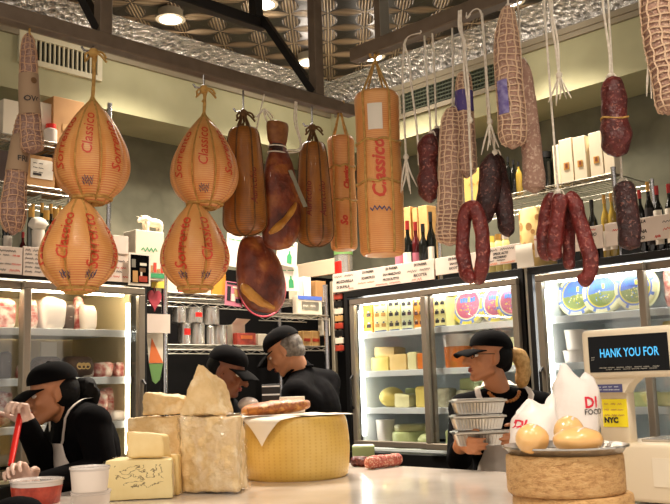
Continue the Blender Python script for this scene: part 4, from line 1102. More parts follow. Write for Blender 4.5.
# printed paper sheets with a green bottle
for i, (a, b, y0, y1, l, rt) in enumerate(((276, 296, 240, 266, 'white sheet with a green bottle print, upper of two beside the hams', 5), (278, 299, 266, 291, 'white sheet with a green bottle print, lower of two beside the hams', -3), (226, 244, 234, 267, 'white sheet between the long brown cheese and the lower ham', 3))):
    n = N_A-.02-.02*(i == 0); x, w, z0, z1 = fit(L, a, y0, b, y1, n); h = z1-z0
    t = thing('paper_sheet', l, 'paper', L.w(x, n, z0), L.a); t.rotation_euler.y = math.radians(rt)
    mb = MB(False); mb.box((0, 0, h/2), (w, .002, h)); mb.build('sheet', MAT['white_paper'], t)
    mb = MB(False); sx = w*.12
    if i < 2: mb.add([(sx+px_*w, -.0022, h*pz) for px_, pz in ((-.12, .12), (.12, .12), (.12, .4), (.04, .5), (.04, .6), (-.04, .6), (-.04, .5), (-.12, .4))], [tuple(range(8))])
    squiggle(mb, -w*.4, w*.4, h*.82, h*.04, -.0022, 0, .002, 2); mb.build('print', MAT['ink_green'], t)
# pale ledge board along the right side of the recess
x, w, z0, z1 = fit(R, 276, 263, 336, 278, N_COOL+.14)
mb = MB(False); mb.box((0, .02, (z1-z0)/2), (w, .04, z1-z0), .002); single('ledge_board', mb, MAT['cream_paint'], 'pale board running from the corner rack to the right cooler', 'shelf board', R.w(x, N_COOL+.14, z0), R.a)
x, w, z0, z1 = fit(L, 292, 297, 316, 315, N_A-.0); h = z1-z0
t = thing('snack_box', 'white box with a blue top standing on the corner rack', 'box', L.w(x, N_A-.055, z0), L.a)
mb = MB(False); mb.box((0, .025, h/2), (w, .05, h), .002); mb.build('box_body', MAT['white_box'], t)
mb = MB(False); mb.quadpanel(-w*.5, w*.5, h*.8, h, -.0015, 0); mb.quadpanel(-w*.35, w*.35, h*.25, h*.7, -.0015, 1); squiggle(mb, -w*.3, w*.3, h*.45, h*.12, -.003, 2, .003, 2); mb.build('print', [MAT['label_blue'], MAT['wire_grey'], MAT['white_paper']], t)
# shelf that carries the snack box
zq = z0-.004
mb = wire_shelf(-.26, .14, .2, 0); single('wire_shelf', mb, MAT['wire_grey'], 'short black wire shelf under the white snack box', 'shelf', L.w(x, N_A-.07, zq), L.a)
for a, b, y0, y1, m, l in ((297, 303, 280, 296, 'wine_box', 'pale tub on the recess shelf below the ledge board'), (304, 311, 277, 296, 'liner_white', 'white canister on the recess shelf below the ledge board'), (316, 326, 281, 292, 'brown_box', 'brown carton on the recess shelf below the ledge board')):
    x, w, z0, z1 = fit(L, a, y0, b, y1, N_A+.1)
    carton(L, (a, y0, b, y1), N_A+.1, z_s2+.005, .08, MAT[m], l)
# cards clipped to the left rack post
def clip(a, b, y0, y1, mat, label, cat, name, nn=.035, draw=None, mats=()):
    n = N_A-nn; x, w, z0, z1 = fit(L, a, y0, b, y1, n); h = z1-z0
    mb = MB(False); 
    if draw: draw(mb, w, h)
    else: mb.box((0, 0, h/2), (w, .003, h))
    return single(name, mb, [MAT[mat]]+[MAT[m] for m in mats], label, cat, L.w(x, n, z0), L.a)
def heart(mb, w, h):
    pts = [(w*.5*math.sin(t)**3, h*.55+h*.5/17*(13*math.cos(t)-5*math.cos(2*t)-2*math.cos(3*t)-math.cos(4*t))) for t in [2*PI*i/30 for i in range(30)]]
    n = len(pts); mb.add([(x, -.006, z) for x, z in pts]+[(x, .006, z) for x, z in pts], [tuple(range(n)), tuple(range(2*n-1, n-1, -1))]+[(i, n+i, n+(i+1) % n, (i+1) % n) for i in range(n)])
    mb.tube([(0, 0, h*.85), (0, 0, h*1.05), (.01, 0, h*1.1)], .002, 5)
clip(147.5, 161, 288, 313, 'heart_red', 'red heart shaped tag hanging beside the rack post', 'tag', 'heart_tag', .035, heart)
clip(143.5, 170, 314, 333, 'sign_paper', 'blank beige note card clipped to the rack post', 'card', 'note_card', .06)
def pennant(mb, w, h):
    mb.prism([(-w*.5, h*1.0), (w*.5, h*1.0), (w*.5, h*.4), (-w*.36, h*.4)], -.001, .001, 0, Matrix.Rotation(PI/2, 4, 'X'))
    mb.prism([(-w*.36, h*.41), (w*.5, h*.41), (-w*.2, h*.9)], .001, .0025, 1, Matrix.Rotation(PI/2, 4, 'X'))
    mb.prism([(-w*.36, h*.4), (w*.5, h*.4), (w*.3, h*.08), (w*.05, 0), (-w*.15, h*.06)], -.001, .001, 2, Matrix.Rotation(PI/2, 4, 'X'))
clip(146.5, 163, 333, 384, 'white_box', 'white orange and green paper pennant on the rack post', 'pennant', 'paper_pennant', .035, pennant, ('ink_orange', 'italian_green'))
clip(151.5, 164, 262, 288, 'label_yellow', 'pale yellow note behind the white bordered photograph', 'card', 'note_card', .02)
# strip of small packets by the right cooler
x0, w0, za, zb = fit(R, 335, 293, 344, 352, N_COOL+.02)
t = thing('packet_strip', 'hanging strip of small red and white packets left of the right cooler', 'packet', R.w(x0, N_COOL+.02, za), R.a)
mb = MB(False); mb.box((0, .004, (zb-za)/2), (w0*.3, .003, zb-za)); mb.build('strip', MAT['cream_paint'], t)
for i in range(8):
    hh = (zb-za)/8; mb = MB(False); mb.box((0, -.004, hh*(i+.5)), (w0*.9, .012, hh*.8), .003)
    mb.build('packet', MAT[('paste_red', 'white_box', 'cooler_black', 'paste_red', 'wood_light', 'white_box', 'cooler_black', 'paste_red')[i]], t)
x0 = R.on(332.5, 320, N_COOL+.02)[0]
mb = MB(); mb.box((x0, N_COOL+.03, 1.05), (.028, .028, 2.1), .003); struct('trim_10', mb, MAT['moulding_grey'], (0, 0, 0), R.a)
# ================================================================== goods hanging from the two rails
def facing(p):
    return -math.atan2(p.x, p.y)            # local -y points to the customers

def hook_and_rope(t, zh, zr, mat, wrap=True, hook=True, r=.006, hl=.08):
    """rope from height zh up to the rail at zr (local), a bundled knot and a metal hook"""
    if hook:
        mb = MB(); mb.tube([(0, 0, zr), (0, 0, zr-hl+.02), (.0, .0, zr-hl+.008), (-.012, 0, zr-hl-.006), (-.03, 0, zr-hl-.004), (-.038, 0, zr-hl+.008)], .004, 6); mb.build('hook', MAT['chrome'], t)
    top = zr-hl if hook else zr
    mb = MB(); mb.tube(spline([(0, 0, zh), (.003, 0, (zh+top)/2), (0, 0, top)], 8), r, 8, nz=.2, nf=60)
    if wrap:
        for k in range(5):
            a = k*1.9; mb.tube(spline([(0, 0, top-.005), (.03*math.cos(a), .015*math.sin(a), top-.012-.004*k), (.045*math.cos(a+.4), .02*math.sin(a), top-.03-.006*k)], 6), .004, 5)
        mb.lathe([(.001, -.02), (.014, -.012), (.016, 0), (.012, .012), (.001, .016)], 10, c=(0, 0, top-.012), mod=lambda a, r, z: r*(1+.25*math.sin(5*a)))
    mb.build('rope', MAT[mat], t)

PEAR = [(0, .02), (0, .36), (.03, .46), (.07, .60), (.155, .83), (.27, .975), (.385, 1), (.51, .94), (.625, .81), (.745, .64), (.865, .42), (.94, .23), (1, .07)]
def prof_of(pts, n):
    out = []
    s = spline(pts, n)
    return [(max(b, .01), a) for a, b in s]
def provolone(label, fr, px, ytop, ybot, ywide, wpx, n, mat, rope, zrail=None, words=(), group=None, prof=PEAR, ring=True, rot=0, cords=8, ropew=.0045, dent=.07, tall=False, inkm='ink_cheese_red', name='provolone_cheese', blue=True, hook=True, hl=.08):
    top = fr.onw(px, ytop, n); bot = fr.onw(px, ybot, n)
    H = top.z-bot.z; p = fr.onw(px, ywide, n); Rr = wpx/2/FPX*(p.y*cp+(p.z-EYE)*sp)
    t = thing(name, label, 'cheese', V((p.x, p.y, bot.z)), facing(p)+rot, group)
    pr = prof_of(prof, 44)
    def surf(a, f, off=0):
        """a: angle (0 = towards customers), f: 0..1 height"""
        k = f*(len(pr)-1); i = min(int(k), len(pr)-2); u = k-i
        r = (pr[i][0]*(1-u)+pr[i+1][0]*u)*Rr; z = (pr[i][1]*(1-u)+pr[i+1][1]*u)*H
        d = abs(math.cos(cords/2*a)); r *= 1-dent*(1-d)**4*2.2+.004*noise.noise(V((a*2, f*5, H)))
        return V(((r+off)*math.sin(a), -(r+off)*math.cos(a), z))
    seg = 64; rings = [[tuple(surf(2*PI*i/seg, f/43)) for i in range(seg)] for f in range(44)]
    mb = MB(); mb.loft(rings); zs = [q[1] for q in pr]
    def f_of(z):
        z = min(max(z/H, .001), .999)
        for i in range(len(zs)-1):
            if zs[i] <= z <= zs[i+1] and zs[i+1] > zs[i]: return (i+(z-zs[i])/(zs[i+1]-zs[i]))/(len(zs)-1)
        return z
    for (txt, a0, zc, size, mi) in words:
        def fn(x, y):
            z = zc*H+x; f = f_of(z); r = max(surf(a0, f).xy.length, .02)
            return surf(a0 - y/r, f, .0022)
        mb.text(txt, size*H, fn, mi, .25, bold=.0004)
        if blue and mi == 1 and abs(a0) < .7:
            for q in range(2):
                pts = []
                for k in range(9):
                    z = (.17-.035*q)*H+.006*(-1)**k*(.5+.5*(k % 3)); a = a0-.16+.04*k
                    pts.append(surf(a, f_of(z), .002))
                for u_, v_ in zip(pts, pts[1:]):
                    w = V((0, 0, .0022)); mb.add([u_-w, v_-w, v_+w, u_+w], [(0, 1, 2, 3)], 2)
    mb.build('cheese_body', [MAT[mat], MAT[inkm], MAT['ink_blue']], t)
    mb = MB()
    for k in range(cords):
        a = PI/cords+2*PI*k/cords if cords % 2 == 0 else 2*PI*k/cords
        a = (2*k+1)*PI/cords
        mb.tube([tuple(surf(a, f/30, .001)) for f in range(31 if not tall else 31)], ropew, 6)
    if ring:
        f0 = f_of(.035*H); mb.tube([tuple(surf(2*PI*i/32, f0, .004)) for i in range(33)], ropew*1.3, 6, cap=False)
        f0 = 2/30; mb.tube([tuple(surf(2*PI*i/24, f0, .002)) for i in range(25)], ropew*1.1, 6, cap=False)
    if zrail is not None:
        zc = H+(.02 if not tall else .075)
        for k in range(cords):
            a = (2*k+1)*PI/cords; q = surf(a, .985)
            mb.tube([tuple(q), (q.x*.35, q.y*.35, H+(zc-H)*.6), (0, 0, zc)], ropew*.9, 5)
    mb.build('rope_net', MAT[rope], t)
    if zrail is not None: hook_and_rope(t, zc-.01, zrail-bot.z, rope, hook=hook, hl=hl)
    else:
        mb = MB(); mb.lathe([(.001, -.01), (.02, -.006), (.026, .004), (.018, .02), (.012, .03)], 12, c=(0, 0, H), mod=lambda a, r, z: r*(1+.15*math.sin(6*a))); mb.build('rope_neck', MAT[rope], t)
    return t
nl = N_RAILL
PEARL = [(0, .02), (0, .36), (.03, .44), (.07, .58), (.165, .82), (.28, .97), (.4, 1), (.52, .93), (.63, .81), (.75, .66), (.87, .46), (.94, .30), (1, .15)]
CL, SO = 'Classico', 'Sorrento'
A3 = PI/4
provolone('upper round provolone cheese of the left roped pair', L, 92, 101, 203, 168, 75, nl, 'provolone_gold', 'cheese_rope', Z_RB, ((CL, .0, .60, .135, 1), (SO, -A3, .52, .145, 1), (SO, A3, .5, .14, 1), (CL, -2*A3, .5, .13, 1)), rot=-.12, hl=.012)
provolone('lower round provolone cheese of the left roped pair', L, 78.5, 199, 292, 257, 77, nl, 'provolone_gold', 'cheese_rope', None, ((CL, -.40, .55, .155, 1), (SO, .38, .5, .165, 1), (CL, 1.17, .45, .14, 1), (SO, -1.2, .5, .14, 1)), rot=.0, prof=PEARL)
provolone('upper round provolone cheese of the second roped pair', L, 204.5, 117, 208, 175, 68, nl-.015, 'provolone_gold', 'cheese_rope', Z_RB, ((CL, .0, .60, .14, 1), (SO, -A3, .52, .145, 1), (SO, A3, .55, .14, 1)), rot=-.02, hl=.045)
provolone('lower round provolone cheese of the second roped pair', L, 195, 204, 291, 255, 69, nl-.015, 'provolone_gold', 'cheese_rope', None, ((SO, -.39, .5, .165, 1), (CL, .39, .55, .155, 1), (SO, 1.17, .45, .14, 1), (SO, -1.17, .5, .14, 1)), rot=-.02, prof=PEARL)
PEARL_ = 0
LONG = [(0, .02), (0, .3), (.012, .55), (.035, .8), (.08, .96), (.16, 1), (.4, .94), (.65, .86), (.85, .76), (.94, .68), (.985, .54), (1, .28)]
provolone('long brown smoked provolone left of the dark ham', L, 245, 128, 235, 215, 45, nl+.03, 'provolone_brown', 'brown_rope', Z_RB, (('Auricchio', .46, .42, .085, 1),), prof=LONG, ring=False, cords=7, ropew=.0035, dent=.02, tall=True, inkm='ink_dark_red', blue=False)
provolone('long brown smoked provolone right of the dark ham', L, 315, 143, 246, 225, 38, nl, 'provolone_brown', 'brown_rope', Z_RB, (('Auricchio', -.3, .42, .085, 1), ('Auricchio', .5, .42, .085, 1)), prof=LONG, ring=False, cords=7, ropew=.0035, dent=.02, tall=True, inkm='ink_dark_red', blue=False)

def big_roll(label, fr, px, ytop, ybot, wpx, n, zrail, words, bands, mat, label_paper=True, split=True, rot=0):
    """tall straight provolone tied with cord: two cords down, bands around"""
    top = fr.onw(px, ytop, n); bot = fr.onw(px, ybot, n); H = top.z-bot.z
    p = fr.onw(px, (ytop+ybot)/2, n); Rr = wpx/2/FPX*(p.y*cp+(p.z-EYE)*sp)
    t = thing('provolone_roll', label, 'cheese', V((p.x, p.y, bot.z)), facing(p)+rot)
    def surf(a, z, off=0):
        f = z/H; r = Rr*(1-.02*math.cos(f*9)-.012*noise.noise(V((a, f*6, 1))))
        e = min(f, 1-f)*H/.022
        if e < 1: r *= .80+.20*math.sqrt(max(1-(1-e)**2, 0))
        for b in bands: r *= 1-.03*math.exp(-((f-b)*H/.008)**2)
        return V(((r+off)*math.sin(a), -(r+off)*math.cos(a), z))
    zz = [H*(.5-.5*math.cos(PI*i/60)) for i in range(61)]
    mb = MB(); mb.loft([[tuple(surf(2*PI*i/48, z)) for i in range(48)] for z in zz])
    for (txt, a0, zc, size, sh) in words:
        def fn(x, y): return surf(a0-y/Rr, min(max(zc*H+x, .01), H-.01), .0022)
        mb.text(txt, size*Rr, fn, 1, sh, bold=.002)
    if label_paper:
        for a0, a1, f0, f1 in ((-.42, .22, .74, .90),):
            rows = [[tuple(surf(a0+(a1-a0)*i/8, (f0+(f1-f0)*j/8)*H, .003)) for i in range(9)] for j in range(9)]
            mb.loft(rows, cap=False, closed=False, mi=3)
        for q in range(2):
            pts = [surf(-.45+.1*k, (.26-.05*q*q)*H+.007*(-1)**k*(.5+(k*7 % 5)/5), .002) for k in range(10 if q == 0 else 0)]
            for u_, v_ in zip(pts, pts[1:]):
                w = V((0, 0, .003)); mb.add([u_-w, v_-w, v_+w, u_+w], [(0, 1, 2, 3)], 2)
    mb.build('cheese_body', [MAT[mat], MAT['ink_cheese_red'], MAT['ink_blue'], MAT['white_paper']], t)
    mb = MB()
    for a in (-.62, .55, PI-.5, PI+.6): mb.tube([tuple(surf(a, z, .003)) for z in zz[3:-2:2]], .0042, 6)
    for b in bands: mb.tube([tuple(surf(2*PI*i/36, b*H+.004*math.sin(i), .003)) for i in range(37)], .0042, 6, cap=False)
    for a in (-.62, .55, PI-.5, PI+.6):
        q = surf(a, H*.985, .003); mb.tube([tuple(q), (q.x*.55, q.y*.55, H+.05), (0, 0, H+.13)], .004, 6)
    mb.tube([(0, 0, H+.12), (.004, 0, H+.15), (0, 0, zrail-bot.z)], .0045, 6)
    for k in range(3): mb.tube(spline([(0, 0, H+.13), (.02*(k-1), -.012, H+.14+.006*k), (.0, -.004, H+.155)], 6), .004, 5)
    mb.build('tying_cord', MAT['cheese_rope'], t)
    return t
big_roll('tall orange provolone roll with a white paper label, tied with cord', R, 379.5, 93, 256, 45, N_RAILR, Z_RR+.02, (('Classico', .0, .50, .80, .25),), (.43, .68), 'provolone_orange')
big_roll('shorter orange provolone roll with red print hanging beside the brown provolone', L, 342.5, 138, 250, 27, nl, Z_RB, (('Classico', .35, .62, .55, .2), ('So', .1, .24, .7, .2)), (.42, .72), 'provolone_orange', label_paper=False)

# ---- hams
def loft_px(fr, rows, n, seg=28, depth=.6, nzamp=.0, base=None, lumps=None):
    """rows: (px left, px right, py) outline of a body; real thickness = depth * width"""
    out = []
    rows = spline(rows, 28)
    for a, b, y in rows:
        A = fr.onw(a, y, n); B = fr.onw(b, y, n); c = (A+B)/2; w = (B-A).length/2
        x = fr.x; nn = fr.n
        out.append((c, w, x, nn))
    return out
def ham(label, fr, rows, n, mats, zrail, ropepx=None, depth=.62, shank=False, seed=0, name='ham'):
    rr = loft_px(fr, rows, n); b = rr[-1][0]; t = thing(name, label, 'ham', V((b.x, b.y, b.z)), fr.a)
    Rt = Matrix.Rotation(-fr.a, 4, 'Z')
    rings = []
    for j, (c, w, x, nn) in enumerate(rr):
        e = 1
        if j == 0 or j == len(rr)-1: w *= .35
        ring = []
        for i in range(32):
            a = 2*PI*i/32; d = V((math.cos(a)*w, math.sin(a)*w*depth, 0)); q = Rt @ (c-b)+d
            q += d.normalized()*w*.07*noise.noise(q*9+V((seed, 0, 0))); ring.append(tuple(q))
        rings.append(ring)
    return t, rings, Rt, b
rows = [(269, 285, 121), (268, 287, 127), (269, 286, 140), (271, 285, 146), (270, 288, 154), (267, 291, 165), (265.5, 294, 180), (265.5, 297, 200), (265, 298, 218), (264, 297, 232), (265, 292, 243), (270, 284, 250)]
t, rings, Rt, b = ham('dark cured ham with its shank up and a strip of yellow fat', L, rows, nl, None, None)
mb = MB(); mb.loft(rings[:7]); mb.build('shank', MAT['ham_shank'], t)
mb = MB(); mb.loft(rings[6:]); mb.build('ham_body', MAT['ham_skin'], t)
mb = MB()
c0 = V(rings[9][24]); 
fat = [(296, 203), (291, 212), (284, 221), (277, 228), (270, 233)]
pts = [];
for px, py in spline(fat, 12):
    q = Rt @ (L.onw(px, py, nl-.055)-b); pts.append(tuple(q))
mb.tube(pts, [.006, .010, .012, .013, .013, .012, .013, .014, .013, .012, .010, .006], 8, nz=.3); mb.build('fat_rim', MAT['ham_fat'], t)
zt = rings[0][0][2]; zr = Z_RB-b.z
xs = (Rt @ (L.onw(277, 146, nl)-b)); xr = (Rt @ (L.onw(295, 95, nl)-b))
mb = MB(); r0 = .036
for dz in (.004, .03): mb.tube([(xs.x+r0*(1.06+.3*dz/.03*.6)*math.cos(a), r0*.8*math.sin(a), xs.z-dz) for a in [2*PI*i/24 for i in range(25)]], .0028, 5, cap=False)
mb.tube(spline([(xs.x+r0*.6, -r0*.6, xs.z-.02), (xr.x+.004, -.02, xs.z+.01), (xr.x-.006, 0, (xs.z+xr.z)/2), (xr.x, 0, zr)], 16), .003, 6)
mb.tube(spline([(xs.x+r0*.6, -r0*.5, xs.z-.03), (xr.x+.012, -.015, xs.z+.005), (xr.x+.006, 0, (xs.z+xr.z)/2), (xr.x+.008, 0, zr)], 16), .003, 6)
mb.build('cotton_string', MAT['cotton_string'], t)
mb = MB(); mb.lathe([(r0*.98, -.0), (r0*.9, .03)], 20, c=(xs.x, 0, xs.z-.025), mod=lambda a, r, z: r*(.80 if abs(math.sin(a)) > .7 else .97)); mb.build('dark_band', MAT['ham_dark'], t)
q0 = Rt @ (L.onw(291, 170, nl-.05)-b); q1 = Rt @ (L.onw(305, 207, nl-.03)-b)
mb = MB(False); d = (q1-q0); s = V((.014, 0, .004)); mb.add([tuple(q0-s), tuple(q0+s*.4), tuple(q1+s), tuple(q1-s*.5)]+[tuple(v+V((0, .002, 0))) for v in (q0-s, q0+s*.4, q1+s, q1-s*.5)], [(0, 1, 2, 3), (7, 6, 5, 4), (0, 4, 5, 1), (1, 5, 6, 2), (2, 6, 7, 3), (3, 7, 4, 0)])
mb.build('paper_tag', MAT['tag_grey'], t)

rows = [(247, 262, 235), (243, 267, 240), (239.5, 273, 250), (238, 279, 262), (237.5, 282.5, 275), (239, 283.5, 288), (243, 283, 299), (250, 279, 308), (262, 274, 313)]
t, rings, Rt, b = ham('lower reddish brown ham hanging below the dark ham', L, rows, nl+.10, None, None, depth=.5, seed=4)
mb = MB(); mb.loft(rings); mb.build('ham_body', MAT['ham_skin'], t)
mb = MB(); pts = [tuple(Rt @ (L.onw(px, py, nl+.035)-b)) for px, py in spline([(242, 284), (247, 291), (254, 297), (263, 303), (274, 308)], 12)]
mb.tube(pts, [.006, .014, .018, .02, .02, .02, .02, .018, .016, .014, .010, .006], 8, nz=.3); mb.build('fat_rim', MAT['ham_fat'], t)
xr = Rt @ (L.onw(266, 98, nl+.0)-b)
mb = MB(); mb.tube(spline([(xr.x-.04, .0, rings[0][0][2]), (xr.x-.01, -.0, rings[0][0][2]+.2), (xr.x-.004, -.02, rings[0][0][2]+.35), (xr.x, -.09, Z_RB-b.z)], 16), .003, 6)
for k in range(6): a = k*1.1; mb.tube(spline([(xr.x, -.09, Z_RB-b.z-.06), (xr.x+.03*math.cos(a), -.09+.01*math.sin(a), Z_RB-b.z-.075-.004*k), (xr.x+.05*math.cos(a+.5), -.09, Z_RB-b.z-.09-.005*k)], 6), .003, 5)
mb.build('cotton_string', MAT['cotton_string'], t)

# ---- salamis, sausages
def world_path(fr, pts, n, num):
    """pts: (px, py[, dn]) -> world points on the rail's plane"""
    return [fr.onw(p[0], p[1], n+(p[2] if len(p) > 2 else 0)) for p in pts]
def ends(n, a=.12, b=.12, e0=.15, e1=.15):
    out = []
    for i in range(n):
        f = i/(n-1); r = 1
        if f < a: r = e0+(1-e0)*math.sqrt(max(1-(1-f/a)**2, 0))
        if f > 1-b: r = min(r, e1+(1-e1)*math.sqrt(max(1-(1-(1-f)/b)**2, 0)))
        out.append(r)
    return out
def salami(name, label, fr, pts, wpx, n, mat, netting=None, string=None, ea=.12, eb=.1, cat='salami', group=None, nz=.06, num=26, rings_sp=.03, meridians=9, band=None, shape=None, seg=18, stringmat='cotton_string', net_r=.0022, splitlabel=None, zrail=None, knot=True):
    P = [V(p) for p in spline([tuple(v) for v in world_path(fr, pts, n, num)], num)]
    b = min(P, key=lambda q: q.z).copy(); t = thing(name, label, cat, b, fr.a, group)
    Rt = Matrix.Rotation(-fr.a, 4, 'Z'); Q = [Rt @ (p-b) for p in P]
    mid = P[num//2]; r0 = wpx/2/FPX*(mid.y*cp+(mid.z-EYE)*sp)
    rad = [r0*e for e in ends(num, ea, eb)]
    if shape: rad = [a*s[0] for a, s in zip(rad, spline([(v,) for v in shape], num))]
    mb = MB(); mb.tube([tuple(q) for q in Q], rad, seg, nz=nz, nf=28); mb.build('casing', MAT[mat], t)
    if netting:
        mb = MB(); seglen = sum((Q[i+1]-Q[i]).length for i in range(num-1)); k = int(seglen/rings_sp)
        tang = [(Q[min(i+1, num-1)]-Q[max(i-1, 0)]).normalized() for i in range(num)]
        def at(f, a, off=.0015):
            i = min(int(f*(num-1)), num-2); u = f*(num-1)-i; c = Q[i].lerp(Q[i+1], u); r = rad[i]*(1-u)+rad[i+1]*u
            T = tang[i].lerp(tang[i+1], u).normalized(); x = V((0, 1, 0)).cross(T).normalized(); y = T.cross(x)
            return c+(x*math.cos(a)+y*math.sin(a))*(r*(1.03)+off)
        for j in range(1, k):
            f = j/k; mb.tube([tuple(at(f+.15/k*math.sin(3*a+j), a)) for a in [2*PI*i/18 for i in range(19)]], net_r, 4, cap=False)
        for m in range(meridians): mb.tube([tuple(at(f/40, 2*PI*m/meridians+.06*math.sin(f*1.3))) for f in range(1, 40)], net_r, 4)
        mb.build('netting', MAT[netting], t)
    if band:
        f0, f1, mcol = band; mb = MB(); tang = (Q[-1]-Q[0]).normalized(); rings = []
        i0, i1 = int(f0*(num-1)), int(f1*(num-1))
        mb.tube([tuple(q) for q in Q[i0:i1+1]], [r*1.06+.003 for r in rad[i0:i1+1]], 18)
        if splitlabel: 
            pass
        mb.build('paper_band', MAT[mcol], t)
    if string:
        pts2 = [Rt @ (p-b) for p in world_path(fr, string, n, 0)]
        mb = MB(); mb.tube(spline([tuple(q) for q in pts2], 18), .0032, 6)
        e = pts2[0]
        if knot:
            mb.ell(e, (.009, .009, .009), seg=8, rings=6)
            for k in range(3): a = k*2.1+.4; mb.tube(spline([tuple(e), (e.x+.012*math.cos(a), e.y+.006*math.sin(a), e.z+.004), (e.x+.022*math.cos(a), e.y, e.z-.014)], 5), .0022, 5)
        mb.build('string', MAT[stringmat], t)
    return t, Rt, b, Q, rad
def rail_py(fr, px, n, zr):
    """pixel height where the rail passes over px"""
    d0 = fr.onw(px, 100, n); lo, hi = -400, 300
    for _ in range(40):
        m = (lo+hi)/2
        if fr.onw(px, m, n).z > zr+.012: lo = m
        else: hi = m
    return (lo+hi)/2
nr = N_RAILR
# far left: two long netted salamis
t, Rt, b, Q, rad = salami('netted_salami', 'upper netted salami at the far left with a beige paper band', L, [(28, 33, .0), (28.5, 60, 0), (29, 95, 0), (31, 130, 0), (33, 154, 0)], 18.5, nl, 'salami_bloom', 'net_tan', [(29, 36), (30, 26), (30.5, rail_py(L, 30.5, nl, Z_RB))], .25, .08, band=(.37, .64, 'kraft_band'), rings_sp=.022, shape=(.72, .85, .95, 1.05, 1.15), net_r=.0016, stringmat='cheese_rope')
mb = MB(False)
q = Q[len(Q)//2-1]; rr = rad[len(Q)//2-1]*1.04+.005
mb.text('OVO', .024, lambda x, y: (q.x+x, q.y-math.sqrt(max(rr*rr-x*x, 0)), q.z-.03+y), 0, 0, bold=.0006)
mb.build('printed_word', MAT['ink_black'], t)
mb = MB(); mb.ell(V((q.x, q.y-rr+.001, q.z+.03)), (.010, .003, .010), seg=10, rings=6); mb.build('printed_mark', MAT['brown_rope'], t)
t, Rt, b, Q, rad = salami('netted_salami', 'lower netted salami at the far left, its tip over the bottles', L, [(29, 108, .07), (24, 130, .07), (19, 155, .05), (15, 185, .04), (13, 210, .03), (13, 235, .03)], 21, nl, 'salami_bloom', 'net_tan', [(29, 110, .06), (29.5, 70, .06), (30, rail_py(L, 30, nl+.06, Z_RB), .0)], .12, .16, band=(.30, .52, 'kraft_band'), rings_sp=.02, shape=(.8, .9, .85, .95, 1.12, 1.0), net_r=.0016, stringmat='cheese_rope')
q = Q[int(len(Q)*.43)]; rr = rad[int(len(Q)*.43)]*1.04+.005; mb = MB(False)
mb.text('FRI', .026, lambda x, y: (q.x+x, q.y-math.sqrt(max(rr*rr-x*x, 0)), q.z+y), 0, 0, bold=.0004); mb.build('printed_word', MAT['ink_black'], t)

# right rail
salami('soppressata_salami', 'dark red knobbly salami hanging right of the tall orange cheese', R, [(431, 133), (429, 150), (428, 166), (429, 185), (430, 203)], 22, nr, 'salami_red', None, [(430.5, 133), (430, 118), (428, 100), (426, 60), (424, rail_py(R, 424, nr, Z_RR))], .25, .22, shape=(.8, 1.08, .80, 1.1, .8), nz=.2)
salami('soppressata_salami', 'darker salami tucked behind the knobbly red salami', R, [(437, 128, .07), (437, 145, .07), (436, 165, .06), (436, 182, .05)], 17, nr, 'salami_dark', None, [(436.5, 128, .07), (436, 118, .06), (434, 60, .03), (432, rail_py(R, 432, nr, Z_RR), 0)], .2, .2, nz=.14)
salami('netted_salami', 'long pale netted salami hanging left of the looped red sausage', R, [(452.5, 106), (452, 130), (451, 160), (450.5, 200), (450, 225), (449, 246)], 23, nr+.02, 'salami_pale', 'net_cream', [(452.5, 108), (453, 60), (452, rail_py(R, 452, nr+.02, Z_RR))], .16, .1, rings_sp=.016, meridians=11, shape=(.75, .95, 1, 1.02, 1.12, 1.1))
salami('netted_salami', 'shorter pale netted salami with a purple band behind the long one', R, [(464, 70, .05), (464, 100, .05), (465, 130, .05), (466.5, 178, .05)], 20, nr, 'salami_pale', 'net_cream', [(464, 72, .05), (463, 40, .03), (461, rail_py(R, 461, nr, Z_RR), 0)], .2, .1, rings_sp=.016, band=(.24, .5, 'ink_purple'), shape=(.7, .8, .9, 1.05)) if mk('ink_purple', '#4d3d7c', .6) else 0
mk('violet_print', '#5a4a8c', .5, 0, '#8d84b0', 60)
VT, VRt, Vb, VQ, VR = salami('netted_salami', 'pale netted salami with a violet label at the top right', R, [(508, 4), (507, 40), (509, 80), (512, 115), (513, 149)], 25, nr-.02, 'salami_pale', 'net_cream', [(508, 6), (508, rail_py(R, 508, nr-.02, Z_RR))], .45, .13, rings_sp=.018, shape=(.75, 1.0, 1.0, 1.03, 1.08), net_r=.0022)
mb = MB(); rows = []; i0, i1 = 13, 19
for i in range(i0, i1+1):
    rows.append([(VQ[i].x+(VR[i]*1.05+.004)*math.sin(a_), VQ[i].y-(VR[i]*1.05+.004)*math.cos(a_), VQ[i].z) for a_ in [-.42+.84*k/8 for k in range(9)]])
mb.loft(rows, cap=False, closed=False); mb.build('violet_label', MAT['violet_print'], VT)
salami('dry_salami', 'pale floured salami beside the violet labelled one, net only at the top', R, [(521, 58, .05), (526, 90, .05), (530, 130, .05), (533, 165, .05), (535, 193, .05)], 20, nr, 'salami_pale', None, [(521, 60, .05), (519, 20, .03), (517, rail_py(R, 517, nr, Z_RR), 0)], .2, .1, nz=.1, shape=(.8, .9, 1, 1.02, 1.25))
salami('dark_sausage', 'dark dry sausage hanging on the left of a frayed string', R, [(494, 152), (491, 170), (489, 190), (486, 208), (482, 224)], 21, nr, 'salami_dark', None, None, .2, .16, shape=(.7, 1.1, 1.05, 1, .8), nz=.14, cat='sausage')
salami('dark_sausage', 'dark dry sausage hanging on the right of a frayed string', R, [(497, 154, .04), (500, 180, .04), (504, 208, .04), (508, 237, .04)], 18, nr, 'salami_dark', None, [(495, 152, -.01), (493, 142), (488, 118), (485, 60), (482, rail_py(R, 482, nr, Z_RR))], .2, .12, shape=(.8, 1, 1, .9), nz=.14, cat='sausage')
